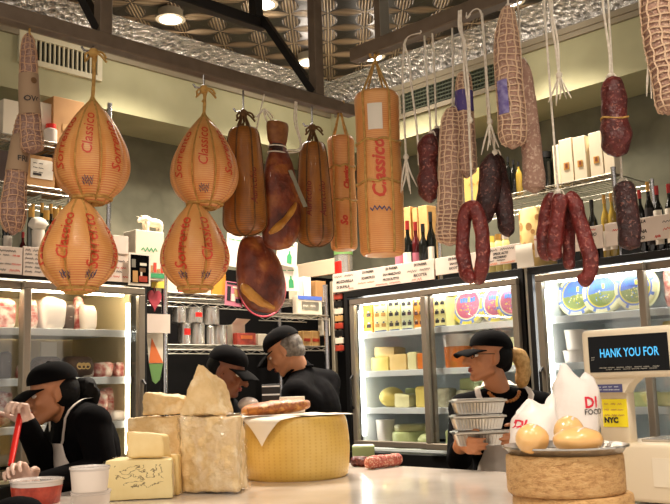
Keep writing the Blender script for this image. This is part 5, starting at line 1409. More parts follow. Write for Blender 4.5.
salami('looped_sausage', 'red sausage bent into a closed loop, hanging on a white string', R, [(473, 280, -.02), (466.5, 272), (463, 255), (463, 232), (466, 214), (472, 206.5), (478, 214), (482, 235), (483, 258), (481, 272), (476, 282, .02)], 14.5, nr-.055, 'sausage_red', None, [(472.5, 206), (470, 150), (467, 90, .01), (463, 40, .03), (459, rail_py(R, 459, nr-.02, Z_RR), .035)], .06, .06, nz=.18, num=44, cat='sausage', seg=14)
# the bunch
bx = [(558, 196)]
salami('fat_sausage', 'left sausage of the hanging red bunch', R, [(557, 196, .02), (549, 204, .02), (545, 225, .02), (544.5, 245, .02), (548, 261, .02)], 15, nr, 'sausage_red', None, None, .08, .12, nz=.16, cat='sausage')
salami('fat_sausage', 'second sausage of the hanging red bunch, in front', R, [(562, 195, -.02), (559, 205, -.03), (557, 225, -.03), (554.5, 245, -.03), (555, 261, -.03)], 15.5, nr, 'sausage_red', None, [(558, 192, .0), (556.5, 170), (551, 100), (546, 30), (543, rail_py(R, 543, nr, Z_RR))], .08, .12, nz=.16, cat='sausage')
salami('fat_sausage', 'short sausage in the middle of the hanging red bunch', R, [(566, 198, .03), (568, 215, .03), (569, 240, .02), (569, 258, .02), (569.5, 270, .02)], 12, nr, 'sausage_red', None, None, .08, .12, nz=.16, cat='sausage')
salami('fat_sausage', 'long curved sausage at the right of the hanging red bunch', R, [(567, 195, 0), (575, 203, 0), (580, 222, 0), (587, 245, 0), (591, 262, 0), (588, 276, 0), (579, 282, 0)], 15.5, nr, 'sausage_red', None, None, .06, .08, nz=.16, num=34, cat='sausage')
ST, _, _, SQ, SR_ = salami('split_salami', 'dark red salami tied at its waist, hanging above the white cartons', R, [(613, 76), (614, 95), (614.5, 115), (616, 135), (617, 157)], 27, nr, 'salami_red', None, [(610, 76), (609.5, 55), (606, 28), (603, 5), (600, rail_py(R, 600, nr, Z_RR))], .2, .14, shape=(.75, .95, .92, 1.08, .95), nz=.16)
mb = MB(); i = 14; mb.tube([(SQ[i].x+SR_[i]*1.02*math.cos(u), SQ[i].y+SR_[i]*1.02*math.sin(u), SQ[i].z+.006*math.sin(2*u)) for u in [2*PI*k/24 for k in range(25)]], .0028, 5, cap=False); mb.build('waist_string', MAT['cheese_rope'], ST)
salami('dark_salami', 'dark salami hanging low in front of the right menu boards', R, [(623, 181), (626, 200), (629, 225), (630, 250)], 22, nr+.06, 'salami_dark', None, [(622, 181), (620, 150, .0), (614, 100, .0), (606, rail_py(R, 606, nr+.0, Z_RR), -.06)], .12, .09, nz=.14, shape=(.9, 1, .98, 1))
t, Rt, b, Q, rad = salami('netted_salami', 'long netted salami cut by the right edge of the picture', R, [(655, -30), (657, 10), (661, 45), (668, 80), (673, 115)], 30, nr, 'salami_pale', 'net_cream', [(655, -28), (654, rail_py(R, 654, nr, Z_RR))], .2, .08, rings_sp=.018, shape=(.8, 1, 1, .95, .95), net_r=.0028)

def loose_string(label, fr, pts, n, zr, fray=4, flen=36, knot=True, second=None):
    pts = list(pts)+[(pts[-1][0], rail_py(fr, pts[-1][0], n, zr))]
    P = world_path(fr, pts, n, 0); b = P[0].copy(); Rt = Matrix.Rotation(-fr.a, 4, 'Z'); s = b.y/FPX
    t = thing('hanging_string', label, 'string', b, fr.a)
    mb = MB(); mb.tube(spline([tuple(Rt @ (p-b)) for p in P], 20), .0036, 6)
    if second:
        sp_ = list(second)+[(second[-1][0], rail_py(fr, second[-1][0], n, zr))]
        mb.tube(spline([tuple(Rt @ (p-b)) for p in world_path(fr, sp_, n, 0)], 20), .0034, 6)
    mb.build('string', MAT['cotton_string'], t)
    if knot: mb = MB(); mb.ell((0, 0, 0), (.010, .009, .011), seg=10, rings=6); mb.build('knot', MAT['cotton_string'], t)
    if fray:
        mb = MB()
        for k in range(fray):
            dx = (k-(fray-1)/2)*.014+random.uniform(-.004, .004); l = flen*s*random.uniform(.75, 1.05)
            mb.tube(spline([(0, 0, 0), (dx*.6, random.uniform(-.006, .006), -l*.5), (dx*1.3, random.uniform(-.01, .01), -l)], 7), [.003]*5+[.0022, .0012], 5)
        mb.build('frayed_end', MAT['cotton_string'], t)
loose_string('white string with a frayed end right of the tall orange cheese', R, [(406, 157), (404, 110), (402.5, 70), (404, 45), (402.5, 30)], nr, Z_RR, 5, 38)
loose_string('white string ending beside the knobbly red salami', R, [(419, 165), (417, 130), (412, 90), (409, 60), (404.5, 44), (410, 36), (421, 33)], nr-.02, Z_RR, 0, 0, False)
loose_string('white string with a frayed end above the dark sausage pair', R, [(490, 122), (487, 80), (484, 40), (481, 12), (474, 10), (467, 18)], nr-.02, Z_RR, 5, 32)
loose_string('doubled white string with frayed end left of the split salami', R, [(559, 75), (556, 50), (552, 20)], nr-.02, Z_RR, 5, 34, True, [(559, 75), (557.5, 40), (550, 5)])
loose_string('white string with forked frayed end at the upper right', R, [(649, 59), (646, 35), (640, 8)], nr-.02, Z_RR, 3, 42)
loose_string('pair of white strings in front of the purple banded salami', R, [(470, 120), (468, 80), (463, 40), (459, 28)], nr-.05, Z_RR, 0, 0, True, [(470, 120), (464, 70), (465, 45), (461, 30)])
# ================================================================== the counter and what stands on it
ZC1 = 1.10
def pz(px, py, z=ZC1): return onz(px, py, z)
def wide(px, p): return px/FPX*(p.y*cp+(p.z-EYE)*sp)
cr0 = L.w(N_CTR, N_CTR)                                     # inner (staff side) corner, on the axis
F0 = 1.42
poly = [cr0, R.w(2.2, N_CTR), R.w(2.2, F0), R.w(-F0, F0), L.w(-2.2, F0), L.w(-2.2, N_CTR)]
ct = thing('shop_counter', 'long cream topped shop counter the cheeses and the scale stand on', 'counter', (0, 2.6, 0))
def off(pts, d): return [(p.x, p.y-2.6) for p in pts]
mb = MB(False); mb.prism(off(poly, 0), ZC1-.045, ZC1); mb.build('counter_top', MAT['counter_white'], ct)
poly2 = [L.w(N_CTR-.04, N_CTR-.04), R.w(2.17, N_CTR-.04), R.w(2.17, F0+.04), R.w(-F0-.04, F0+.04), L.w(-2.17, F0+.04), L.w(-2.17, N_CTR-.04)]
mb = MB(False); mb.prism(off(poly2, 0), 0, ZC1-.045); mb.build('counter_body', MAT['counter_front'], ct)

def wheel_mat():
    t = NT('dotted_rind'); v = t.coord(); u = t.coord('UV'); s = t.n('ShaderNodeSeparateXYZ'); t.l(u, s.inputs[0])
    st = t.math('SINE', t.math('MULTIPLY', s.outputs[0], 2*PI*58)); dt = t.math('SINE', t.math('MULTIPLY', s.outputs[1], 520))
    d = t.math('MULTIPLY', t.math('GREATER_THAN', st, .55), t.math('GREATER_THAN', dt, -.2))
    base = t.ramp(t.noise(7, 3, v), [(.3, '#cda548'), (.5, '#d8b258'), (.7, '#dfbd6a')])
    t.bsdf(t.mix(t.math('MULTIPLY', d, .28), base, '#b67f2c'), .42, 0, t.bump(t.math('SUBTRACT', t.noise(25, 3, v), t.math('MULTIPLY', d, .5)), .25, .004), coat=.2)
    MAT['dotted_rind'] = t.m
wheel_mat()
# the big wheel with paper, loaf and cards on it
pw = pz(297, 482.5); RW = wide(54.5, pw)*1.055; HW = .232
cw = V((pw.x, pw.y+RW, ZC1)); cw.x = pw.x*(cw.y/pw.y)
mb = MB(); mb.lathe([(.001, 0), (RW*.90, 0), (RW*.945, .008), (RW*.975, .04), (RW, HW*.45), (RW*.99, HW*.65), (RW*.965, HW*.86), (RW*.93, HW*.97), (RW*.9, HW), (.001, HW)], 64, cap=False)
single('wheel_cheese', mb, MAT['dotted_rind'], 'big whole yellow cheese wheel with dotted rind, a loaf lying on it', 'cheese', cw)
zt = ZC1+HW
mb = MB(); N = 30
def corner(a, r): return V((r*math.cos(math.radians(a)), r*math.sin(math.radians(a)), 0))
cs = [corner(-118, RW+.13), corner(-20, RW+.035), corner(70, RW*.9), corner(165, RW+.05)]
vs = []
for j in range(N+1):
    for i in range(N+1):
        a, b = i/N, j/N; p = cs[0].lerp(cs[1], a).lerp(cs[3].lerp(cs[2], a), b); r = p.length; z = .004+.003*noise.noise(p*14)
        if r > RW*.93:
            e = r-RW*.93; d = p.normalized(); k = 1.0 if p.y < -.02 and p.x < RW*.5 else .12
            q = min(e, .05); p = d*(RW*.93+q*(.95 if k < .5 else .75)+(e-q)*.12*k+(e-q)*(1-k)); z -= k*(q*.25+(e-q)*.98)
        vs.append((p.x, p.y, z))
n1 = len(vs); vs += [(x*1.0, y, z+.0018) for x, y, z in vs]
fs = []
for j in range(N):
    for i in range(N):
        k = j*(N+1)+i; fs.append((k, k+1, k+N+2, k+N+1)); fs.append((n1+k, n1+k+N+1, n1+k+N+2, n1+k+1))
mb.add(vs, fs); single('paper_sheet', mb, MAT['white_paper'], 'white paper sheet on the big yellow wheel, one corner folded down its front', 'paper', (cw.x, cw.y, zt))
pb = onz(275, 416, zt+.006); lw = wide(35, pb)
mb = MB(); rings = []
for j in range(25):
    a = PI*j/24; s = max(math.sin(a), .02)**.55; x = -lw*math.cos(a); ring = []
    for i in range(22):
        b = 2*PI*i/22; y = .062*s*math.cos(b); z = .026+.026*s*math.sin(b)*(1.15 if math.sin(b) > 0 else .98)
        f = noise.noise(V((x*24, y*24, z*24))); ring.append((x+.004*f, y*(1+.1*f), max(z+(.006*f if z > .02 else 0)+.010*(x/lw), .001)))
    rings.append(ring)
mb.loft(rings); single('flat_loaf', mb, MAT['bread_crust'], 'browned flat loaf lying on the paper on the big yellow wheel', 'bread', (pb.x, pb.y+.05, zt+.008), math.radians(6))
def slab(name, label, cat, a, y0, b, y1, Y, d, mat, zb=None, rot=0, bev=.002, draw=None, mats=()):
    p = AT((a+b)/2, y1, Y); w = wide(b-a, p); z1 = AT((a+b)/2, y0, Y).z; zb = p.z if zb is None else zb
    mb = MB(False); mb.box((0, d/2, (z1-zb)/2), (w, d, z1-zb), bev)
    if draw: draw(mb, w, z1-zb)
    return single(name, mb, [MAT[mat]]+[MAT[m] for m in mats], label, cat, (p.x, p.y, zb), facing(p)+rot)
slab('price_card', 'blank white card block standing behind the flat loaf', 'card', 279.5, 396.5, 305, 412, cw.y+.09, .02, 'white_paper', zt+.007)
def holder(mb, w, h):
    for z in (.3, .62, .9): mb.quadpanel(-w*.48, w*.48, h*z, h*(z+.05), -.0015, 1)
slab('card_holder', 'small black card holder with grey bands left of the white card', 'holder', 262, 384, 280.5, 412, cw.y+.1, .05, 'cooler_black', zt+.007, draw=holder, mats=('shelf_white',))
p = onz(247, 412, zt+.006); r = wide(10, p)
mb = MB(); mb.lathe([(max(math.sin(PI*j/12), .01)*r*1.05, (1-math.cos(PI*j/12))*r*.72) for j in range(13)], 20, mod=lambda a, q, z: q*(1+.08*noise.noise(V((math.cos(a), math.sin(a), z*30)))))
single('cheese_ball', mb, MAT['white_wrap'], 'white wrapped ball at the left end of the flat loaf', 'cheese', (p.x, p.y+.06, zt+.007))

# broken hard cheese blocks
def chunk(label, pts_bottom, zb, tops, mat, name='cheese_block', amp=.004, fr=26, n=14, wrap=False, rind=None, cat='cheese'):
    """four bottom corners (world xy), four top corners (xyz); order front-left, front-right, back-left, back-right"""
    c = V((sum(p[0] for p in pts_bottom)/4, sum(p[1] for p in pts_bottom)/4, zb))
    c8 = [V((p[0], p[1], zb+.0))-c for p in pts_bottom]+[V(p)-c for p in tops]
    mb = MB(True, 55); mb.block([tuple(q) for q in c8], n, amp, fr, 0, random.uniform(0, 9))
    mz = min(v[2] for v in mb.v); mb.v = [(x, y, z-mz) for x, y, z in mb.v]
    if wrap:
        t = thing(name, label, cat, c); mb.build('cheese', MAT[mat], t)
        m2 = MB(True, 60); m2.block([tuple(q*1.05) for q in c8], n, amp*2.2, fr*.8, 0, 3.3); m2.v = [(x, y, max(z, .0005)) for x, y, z in m2.v]
        m2.build('plastic_wrap', MAT['thin_wrap'], t); return t
    return single(name, mb, MAT[mat], label, cat, c)
def zat(px, py, Y): return AT(px, py, Y).z
# right block
f1 = pz(182, 494); f2 = pz(239, 494.5); f3 = AT(247, 486, f2.y+.13)
Yb = f1.y+.15
zT = zat(212, 419, f1.y+.01)
b1 = V((f1.x*1.05, Yb, 0)); b2 = V((f3.x, f3.y+.02, 0))
chunk('large craggy hard cheese block in plastic film, right of the truffle cheese', [f1, f2, b1, b2], ZC1, [(AT(180, 418, f1.y).x, f1.y+.01, zT+.004), (AT(236, 420, f2.y).x, f2.y+.01, zT-.004), (b1.x, b1.y, zT), (AT(243, 420, b2.y).x, b2.y, zT)], 'parmesan', amp=.009, fr=24, n=22, wrap=True)
Yl = f1.y+.19
g1 = AT(126, 480, Yl); g2 = AT(183, 480, Yl+.02); zL = zat(150, 419, Yl)
chunk('large hard cheese block with a smooth face behind the small cheese pieces', [g1, g2, V((g1.x+.02, Yl+.15, 0)), V((g2.x, Yl+.15, 0))], ZC1, [(AT(127, 419, Yl).x, Yl+.005, zL), (g2.x, Yl+.02, zL+.004), (g1.x+.02, Yl+.15, zL), (g2.x, Yl+.15, zL)], 'parmesan', amp=.006, fr=22, n=18)
# pyramid wedge on the right block
Yw = f1.y+.035; zb_ = zT+.006
a1 = AT(178, 417, Yw); a2 = AT(223, 418, Yw); a3 = AT(234, 412, Yw+.09); top = AT(201, 368, Yw+.06)
chunk('tall pointed hard cheese wedge on top of the right block', [(a1.x, a1.y), (a2.x, a2.y), (a1.x+.03, Yw+.12), (a3.x, Yw+.11)], zb_, [(top.x-.007, top.y-.02, top.z+.006), (top.x+.008, top.y-.02, top.z), (top.x-.004, top.y+.02, top.z-.004), (AT(230, 392, Yw+.11).x-.01, Yw+.10, zat(224, 384, Yw+.1))], 'parmesan', 'cheese_wedge', .008, 26, 18)
Yw2 = Yl+.02; zb2 = zL+.007
a1 = AT(141, 418, Yw2); a2 = AT(184, 418, Yw2)
chunk('low hard cheese wedge on top of the left block, beside the pointed one', [(a1.x, a1.y), (a2.x, a2.y), (a1.x+.02, Yw2+.1), (a2.x, Yw2+.1)], zb2, [(AT(143, 395, Yw2).x, Yw2+.005, zat(143, 394, Yw2)), (a2.x, Yw2+.01, zat(184, 399, Yw2)), (a1.x+.04, Yw2+.09, zat(150, 394, Yw2)), (a2.x, Yw2+.09, zat(184, 398, Yw2))], 'parmesan', 'cheese_wedge', .009, 26, 16)
# truffle cheese and small piece on it
t1 = pz(104.5, 501.5); t2 = pz(170, 501.5); zt2 = zat(138, 460, t1.y)
tr = thing('cheese_block', 'pale cheese with dark veins at the left front of the counter', 'cheese', ((t1.x+t2.x)/2, t1.y, ZC1), facing(t1)*.4)
w = t2.x-t1.x; h = zt2-ZC1
mb = MB(True, 50); mb.block([(-w/2, 0, 0), (w/2, 0, 0), (-w*.44, .15, 0), (w*.44, .15, 0), (-w/2*.99, 0, h), (w/2*.97, 0, h*.985), (-w*.44, .15, h), (w*.44, .15, h)], 12, .002, 20); mz = min(v[2] for v in mb.v); mb.v = [(x, y, z-mz) for x, y, z in mb.v]; mb.build('cheese', MAT['truffle_cheese'], tr)
mb = MB(True, 60); mb.block([(-w*.53, .012, 0.003), (w*.53, .012, .003), (-w*.48, .165, .003), (w*.48, .165, .003), (-w*.53, .012, h*.97), (w*.52, .012, h*.96), (-w*.5, .17, h*1.02), (w*.47, .165, h*1.0)], 12, .006, 22, 0, 5); mb.build('plastic_wrap', MAT['thin_wrap'], tr)
s1 = AT(126, 460, t1.y+.02); s2 = AT(164, 460, t1.y+.02); zs = zt2+.002
chunk('small creamy cheese piece standing on the dark veined cheese', [(s1.x+.004, s1.y), (s2.x-.002, s2.y), (s1.x+.012, s1.y+.075), (s2.x+.014, s1.y+.06)], zs, [(AT(125, 433, s1.y).x, s1.y+.002, zat(125, 432, s1.y)), (AT(162, 434, s1.y).x, s1.y, zat(160, 435, s1.y)), (AT(127, 433, s1.y).x+.01, s1.y+.07, zat(127, 433, s1.y)), (AT(163, 435, s1.y).x+.01, s1.y+.06, zat(163, 436, s1.y))], 'butter_cheese', 'cheese_wedge', .003, 30, 10)
u1 = AT(167, 490, t1.y+.09); u2 = AT(180, 490, t1.y+.09)
chunk('narrow wrapped cheese slice between the veined cheese and the big block', [(u1.x, u1.y), (u2.x-.004, u2.y), (u1.x, u1.y+.07), (u2.x-.004, u1.y+.07)], ZC1, [(u1.x, u1.y, zat(170, 455, u1.y)), (u2.x-.006, u2.y, zat(176, 455, u1.y)), (u1.x, u1.y+.07, zat(170, 457, u1.y)), (u2.x-.006, u1.y+.07, zat(176, 457, u1.y))], 'cut_cheese', 'cheese_slice', .003, 30, 8)
# dry sausages and green pack
def lying(label, pa, pb_, r, mat, nz=.12):
    A = pz(*pa); B = pz(*pb_); c = (A+B)/2; d = B-A
    mb = MB(); n = 22; mb.tube([tuple(V((0, 0, r*.97))+d*(i/(n-1)-.5)+V((0, 0, .0))) for i in range(n)], [r*e for e in ends(n, .15, .12, .2, .1)], 16, nz=nz, nf=45)
    mz = min(v[2] for v in mb.v); mb.v = [(x, y, z-mz) for x, y, z in mb.v]
    return single('dry_sausage', mb, MAT[mat], label, 'sausage', (c.x, c.y, ZC1))
lying('speckled pink dry sausage lying on the counter right of the big wheel', (366, 470), (401, 465.5), .026, 'dry_sausage')
lying('redder dry sausage end touching the big yellow wheel', (352, 466.5), (368, 467.0), .022, 'salami_red')
slab('cheese_pack', 'green and white pack lying behind the dry sausages', 'packet', 352.5, 446.5, 375, 461, pz(365, 461.5).y, .09, 'green_pack', ZC1, draw=lambda mb, w, h: mb.box((0, .045, h+.002), (w*.9, .08, .004), 0, 1), mats=('white_paper',))

# tubs at the left
def deli(label, px, py_base, wpx, h, fill, lidm='clear_lid', zb=ZC1, fillh=.7, name='deli_tub'):
    p = pz(px, py_base, zb); r = wide(wpx/2, p)*1.0
    t = thing(name, label, 'tub', (p.x, p.y+r*.8, zb))
    mb = MB(); mb.lathe([(.001, 0), (r*.84, 0), (r*.86, .004), (r*.95, h*fillh), (r*.9, h*fillh+.001), (.001, h*fillh+.002)], 32, cap=False); mb.build('contents', MAT[fill], t)
    mb = MB(); mb.lathe([(r*.955, h*fillh), (r*.97, h*.86), (r, h*.88), (r, h*.95), (r*.93, h*.955), (r*.90, h*.9), (.001, h*.9)], 32, cap=False); mb.build('lid', MAT[lidm], t)
    return p, r
pa, ra = deli('round tub of red paste with a clear lid at the bottom left', 29, 506, 54, .080, 'paste_red')
pb2, rb = deli('white tub beside the veined cheese, lower of two', 86, 518, 41, .075, 'tub_white', fillh=.8)
deli('white tub beside the veined cheese, stacked on another', 85, 492.5, 41, .070, 'tub_white', zb=ZC1+.076, fillh=.8)
deli('flat clear lidded tub behind the red paste tub', 56, 489, 32, .062, 'glove_white')
pk = pz(17, 520); mb = MB(); mb.ell((0, 0, .03), (.07, .06, .035), seg=20, rings=10); mb.v = [(x, y, max(z, 0)) for x, y, z in mb.v]
single('black_pouch', mb, MAT['black_cloth'], 'rounded black pouch at the bottom left corner of the counter', 'pouch', (pk.x, pk.y, ZC1))

# basket-marked wheels, foil tray, wrapped balls
Y0 = 1.935; hgw = .0885
def gw(label, a, b, zb):
    p = AT((a+b)/2, 480, Y0); r = wide((b-a)/2, p)*1.075
    mb = MB(True, 60); prof = [(.001, 0), (r*.95, 0), (r*.985, .003), (r*.997, .010), (r, hgw*.5), (r*.997, hgw-.010), (r*.985, hgw-.003), (r*.95, hgw), (.001, hgw)]
    mb.lathe(prof, 72, cap=False); c = V((p.x*(1+r/Y0), Y0+r, zb))
    single('wheel_cheese', mb, MAT['basket_rind'], label, 'cheese', c); return c, r
gw('brown basket marked cheese wheel at the bottom right, lower of two', 512.5, 630, ZC1)
c, r = gw('brown basket marked cheese wheel under the foil tray, upper of two', 508, 623, ZC1+hgw+.0005)
ztr = ZC1+2*hgw+.001
mb = MB(True, 60); rt = r*1.06
mb.lathe([(.001, .001), (rt*.86, .001), (rt*.9, .004), (rt*.96, .016), (rt, .018), (rt*1.005, .014), (rt, .0135), (rt*.955, .011), (rt*.9, -.0), (.001, -.0)], 96, cap=False, mod=lambda a, q, z: q*(1+(.012*math.sin(24*a)+.01*noise.noise(V((math.cos(a)*3, math.sin(a)*3, 1))) if q > rt*.9 else 0)))
mz = min(v[2] for v in mb.v); mb.v = [(x, y, z-mz) for x, y, z in mb.v]
single('foil_tray', mb, MAT['foil'], 'round crinkled foil tray on the brown cheese wheels', 'tray', (c.x+.004, c.y, ztr))
zb3 = ztr+.004
def mozz(label, px, py, rx, rz, Y, rot=0, seed=0):
    p = AT(px, py, Y); w = wide(rx, p); h = wide(rz, p); mb = MB()
    t = thing('wrapped_cheese_ball', label, 'cheese', (p.x, p.y, zb3), rot)
    rings = []
    for j in range(17):
        a = PI*j/16; ring = []
        for i in range(28):
            b = 2*PI*i/28; s = max(math.sin(a), .02); x, y, z = s*math.cos(b), s*math.sin(b), -math.cos(a)
            f = 1+.05*noise.noise(V((x*1.6+seed, y*1.6, z*1.6)))+.03*noise.noise(V((x*5, y*5+seed, z*5))); ring.append((w*x*f, w*.85*y*f, h+h*z*f if z > -.8 else max(h+h*z*f, 0)))
        rings.append(ring)
    mb.loft(rings); mz = min(v[2] for v in mb.v); mb.v = [(x, y, z-mz) for x, y, z in mb.v]; mb.build('cheese_ball', MAT['mozzarella'], t)
    mb = MB(); mb.tube(spline([(-w*.2, -w*.55, h*.3), (-w*.28, -w*.6, h), (-w*.1, -w*.5, h*1.7), (w*.2, -w*.3, h*1.98)], 12), [.002, .003, .004, .004, .004, .004, .004, .004, .003, .003, .002, .001], 6, nz=.4, nf=90); mb.build('wrap_fold', MAT['white_wrap'], t)
mozz('wrapped pale cheese ball at the left of the foil tray', 532, 438, 17, 15, 1.99, .2, 1)
mozz('large wrapped pale cheese ball at the right of the foil tray', 578, 440, 25, 13.0, 1.98, 0, 4)
mozz('wrapped pale cheese ball at the back of the foil tray', 569, 430, 16, 16, 2.12, .4, 7)

# carrier bags behind the tray
def bag(label, rows, Y, dep, prints, seed):
    """rows of (px left, px right, py) from the base up"""
    P = [(AT(a, y, Y), AT(b, y, Y)) for a, b, y in spline(rows, 20)]
    o = (P[0][0]+P[0][1])/2; o.z = ZC1; t = thing('carrier_bag', label, 'bag', o)
    rings = []; zb = P[0][0].z
    for j, (A, B) in enumerate(P):
        cc = (A+B)/2; w = (B-A).length/2; f = j/(len(P)-1); d = dep*(1-.75*f**1.5); ring = []
        for i in range(32):
            a = 2*PI*i/32; k = 1+.10*noise.noise(V((math.cos(a)*1.8+seed, math.sin(a)*1.8, f*3.5)))+.08*noise.noise(V((math.cos(a)*6, f*7, seed+math.sin(a)*6)))
            ring.append((cc.x-o.x+w*math.cos(a)*k, d*math.sin(a)*k, max((cc.z-ZC1)*(1+f**3*(.05*math.cos(a*1+seed)+.05*math.cos(3*a))), 0)))
        rings.append(ring)
    mx = sum(p[0] for p in rings[-1])/32; rings.append([(mx+(x-mx)*.6, y*.5, z-.018) for x, y, z in rings[-1]])
    mb = MB(True, 80); mb.loft(rings); 
    bv = BVHTree.FromPolygons([V(v) for v in mb.v], mb.f); body = mb.build('bag_body', MAT['bag_white'], t)
    ink = MB(False)
    for txt, px, py, hpx, mi, sh in prints:
        q = AT(px, py, Y)-o; q.z = AT(px, py, Y).z-ZC1; s = wide(hpx, AT(px, py, Y))
        def fn(x, y):
            h = bv.ray_cast(V((q.x+x, -1, q.z+y)), V((0, 1, 0)))
            return (q.x+x, (h[0].y if h[0] else -dep)-.002, q.z+y)
        ink.text(txt, s, fn, mi, sh, bold=.001 if mi == 0 else .0002)
    if ink.v: ink.build('printing', [MAT['ink_red_bright'], MAT['ink_black']], t)
mk('ink_red_bright', '#d8203a', .5)
bag('white carrier bag with big red letters standing behind the cheese balls', [(552, 596, 502), (550, 599, 455), (550, 600, 430), (550, 600, 410), (551, 599, 394), (552, 597, 385), (554, 592, 379), (556, 585, 376)], 2.42, .06, [('DI', 587, 402.5, 15, 0, 0), ('FOOD', 590, 411.5, 7.5, 1, 0)], 2)
bag('crumpled low white carrier bag at the left behind the foil tray', [(513, 556, 507), (510, 558, 455), (511, 558, 435), (512, 558, 422), (514, 557, 413), (517, 556, 407), (521, 553, 403)], 2.30, .06, [('DI', 516.5, 424, 11, 0, .4)], 6)

# the scale with customer display
nsc = 2.27
x0s, zq = R.on(606, 470, nsc)
xs1 = R.on(715, 470, nsc)[0]; zbase = R.on(650, 444, nsc)[1]
sc = thing('shop_scale', 'beige shop scale with a customer display reading HANK YOU FOR', 'scale', R.w((x0s+xs1)/2, nsc, ZC1), R.a); xm = (x0s+xs1)/2
hb = zbase-ZC1; wb = xs1-x0s
mb = MB(True, 35); mb.box((0, .14, hb/2+.006), (wb, .28, hb-.012), .012, seg=3); mb.build('base', MAT['scale_beige'], sc)
mb = MB(); 
for sx in (-1, 1):
    for sy in (.03, .25): mb = MB(); mb.lathe([(.016, 0), (.018, .002), (.018, .012), (.001, .013)], 12, c=(sx*(wb/2-.03), sy, 0)); mb.build('foot', MAT['cooler_black'], sc)
mb = MB(False); xa_ = R.on(653, 470, nsc)[0]-xm; mb.quadpanel(xa_, wb/2-.012, R.on(660, 487, nsc)[1]-ZC1, R.on(660, 458, nsc)[1]-ZC1, -.001, 0); mb.build('front_panel', MAT['white_box'], sc)
mb = MB(False); mb.box((.03, .17, hb+.004), (wb*.7, .2, .008), .002); mb.build('platter', MAT['steel'], sc)
npst = nsc+.03
a = R.on(599.5, 420, npst)[0]-xm; b_ = R.on(629, 420, npst)[0]-xm; zp0 = hb-.003; zp1 = R.on(614, 388, npst)[1]-ZC1
mb = MB(True, 35); mb.box(((a+b_)/2, .03+.022, (zp0+zp1)/2), (b_-a, .044, zp1-zp0), .004, seg=2); mb.build('post', MAT['scale_beige'], sc)
mb = MB(False); ya, yb = R.on(616, 427, npst)[1]-ZC1, R.on(616, 399, npst)[1]-ZC1; xl, xr_ = R.on(603, 413, npst)[0]-xm, R.on(627.5, 413, npst)[0]-xm
mb.quadpanel(xl, xr_, ya, yb, .0295, 0)
for i in range(3): squiggle(mb, xl+.006, xr_-.006, yb-(yb-ya)*(.18+.2*i), .006, .0275, 2, .0008, 3)
mb.text('NYC', .020, lambda X, Y: (xl+(xr_-xl)*.34+X, .0272, ya+(yb-ya)*.24+Y), 1, 0, bold=.0012); mb.build('yellow_label', [MAT['yellow_label'], MAT['ink_black'], MAT['cork_wood']], sc)
nd = nsc-.005
dl, dr = R.on(580.5, 355, nd)[0]-xm, R.on(677, 355, nd)[0]-xm
zd0, zd1 = R.on(625, 378, nd)[1]-ZC1, R.on(625, 327.5, nd)[1]-ZC1
dx = (dl+dr)/2; dw = dr-dl; dh = zd1-zd0
hd = MB(True, 35); hd.box((dx, .035, (zd0+zd1)/2), (dw, .07, dh), .014, seg=4)
zn = R.on(612, 393, nd)[1]-ZC1
def sect(z, l, r_): return [(l, .012, z), (r_, .012, z), (r_, .062, z), (l, .062, z)]
hd.loft([sect(zn, a-.002, b_+.003), sect(zn+(zd0-zn)*.5, a-.022, b_+.015), sect(zd0+.012, dl+.008, b_+.055)])
hd.build('display_housing', MAT['scale_beige'], sc)
sl, s_r = R.on(588, 353, nd)[0]-xm, R.on(668, 353, nd)[0]-xm; sz0, sz1 = R.on(628, 371.5, nd)[1]-ZC1, R.on(628, 334.5, nd)[1]-ZC1
mb = MB(False); mb.box(((sl+s_r)/2, .0, (sz0+sz1)/2), (s_r-sl, .004, sz1-sz0), .001); scr = mb.build('screen', MAT['screen_black'], sc)
mb = MB(False); tw = R.on(658, 350, nd)[0]-R.on(599, 350, nd)[0]
tv, _ = text_mesh('HANK YOU FOR', .03, 0, 'CENTER', .0004); k = tw/(max(v[0] for v in tv)-min(v[0] for v in tv)); xc_ = (R.on(658, 350, nd)[0]+R.on(599, 350, nd)[0])/2-xm
zc_ = R.on(628, 352.5, nd)[1]-ZC1
mb.text('HANK YOU FOR', .03, lambda X, Y: (xc_+X*k, -.003, zc_+Y*k*1.45), 0, 0, bold=.0004); mb.build('glowing_text', MAT['screen_cyan'], scr)
mb = MB(False); squiggle(mb, sl+.03, s_r-.02, sz0+.012, .004, -.003, 0, .0006, 7); squiggle(mb, sl+.05, s_r-.03, sz0+.007, .003, -.003, 0, .0005, 6)
for z in (.0, .006): squiggle(mb, sl+.008, sl+.02, zc_-.01-z, .003, -.003, 0, .0006, 1)
mb.build('small_print', MAT['wire_grey'], scr)
mb = MB(False); bl, br_ = R.on(592.5, 388, nd)[0]-xm, R.on(619.5, 388, nd)[0]-xm; bz0, bz1 = R.on(606, 392.5, nd)[1]-ZC1, R.on(606, 384.5, nd)[1]-ZC1
mb.quadpanel(bl, br_, bz0, bz1, .0105, 0)
for i in range(2): squiggle(mb, bl+.006, br_-.006, bz0+(bz1-bz0)*(.32+.36*i), .003, .009, 1, .0006, 4)
mb.build('blue_label', [MAT['blue_label'], MAT['shelf_white']], sc)
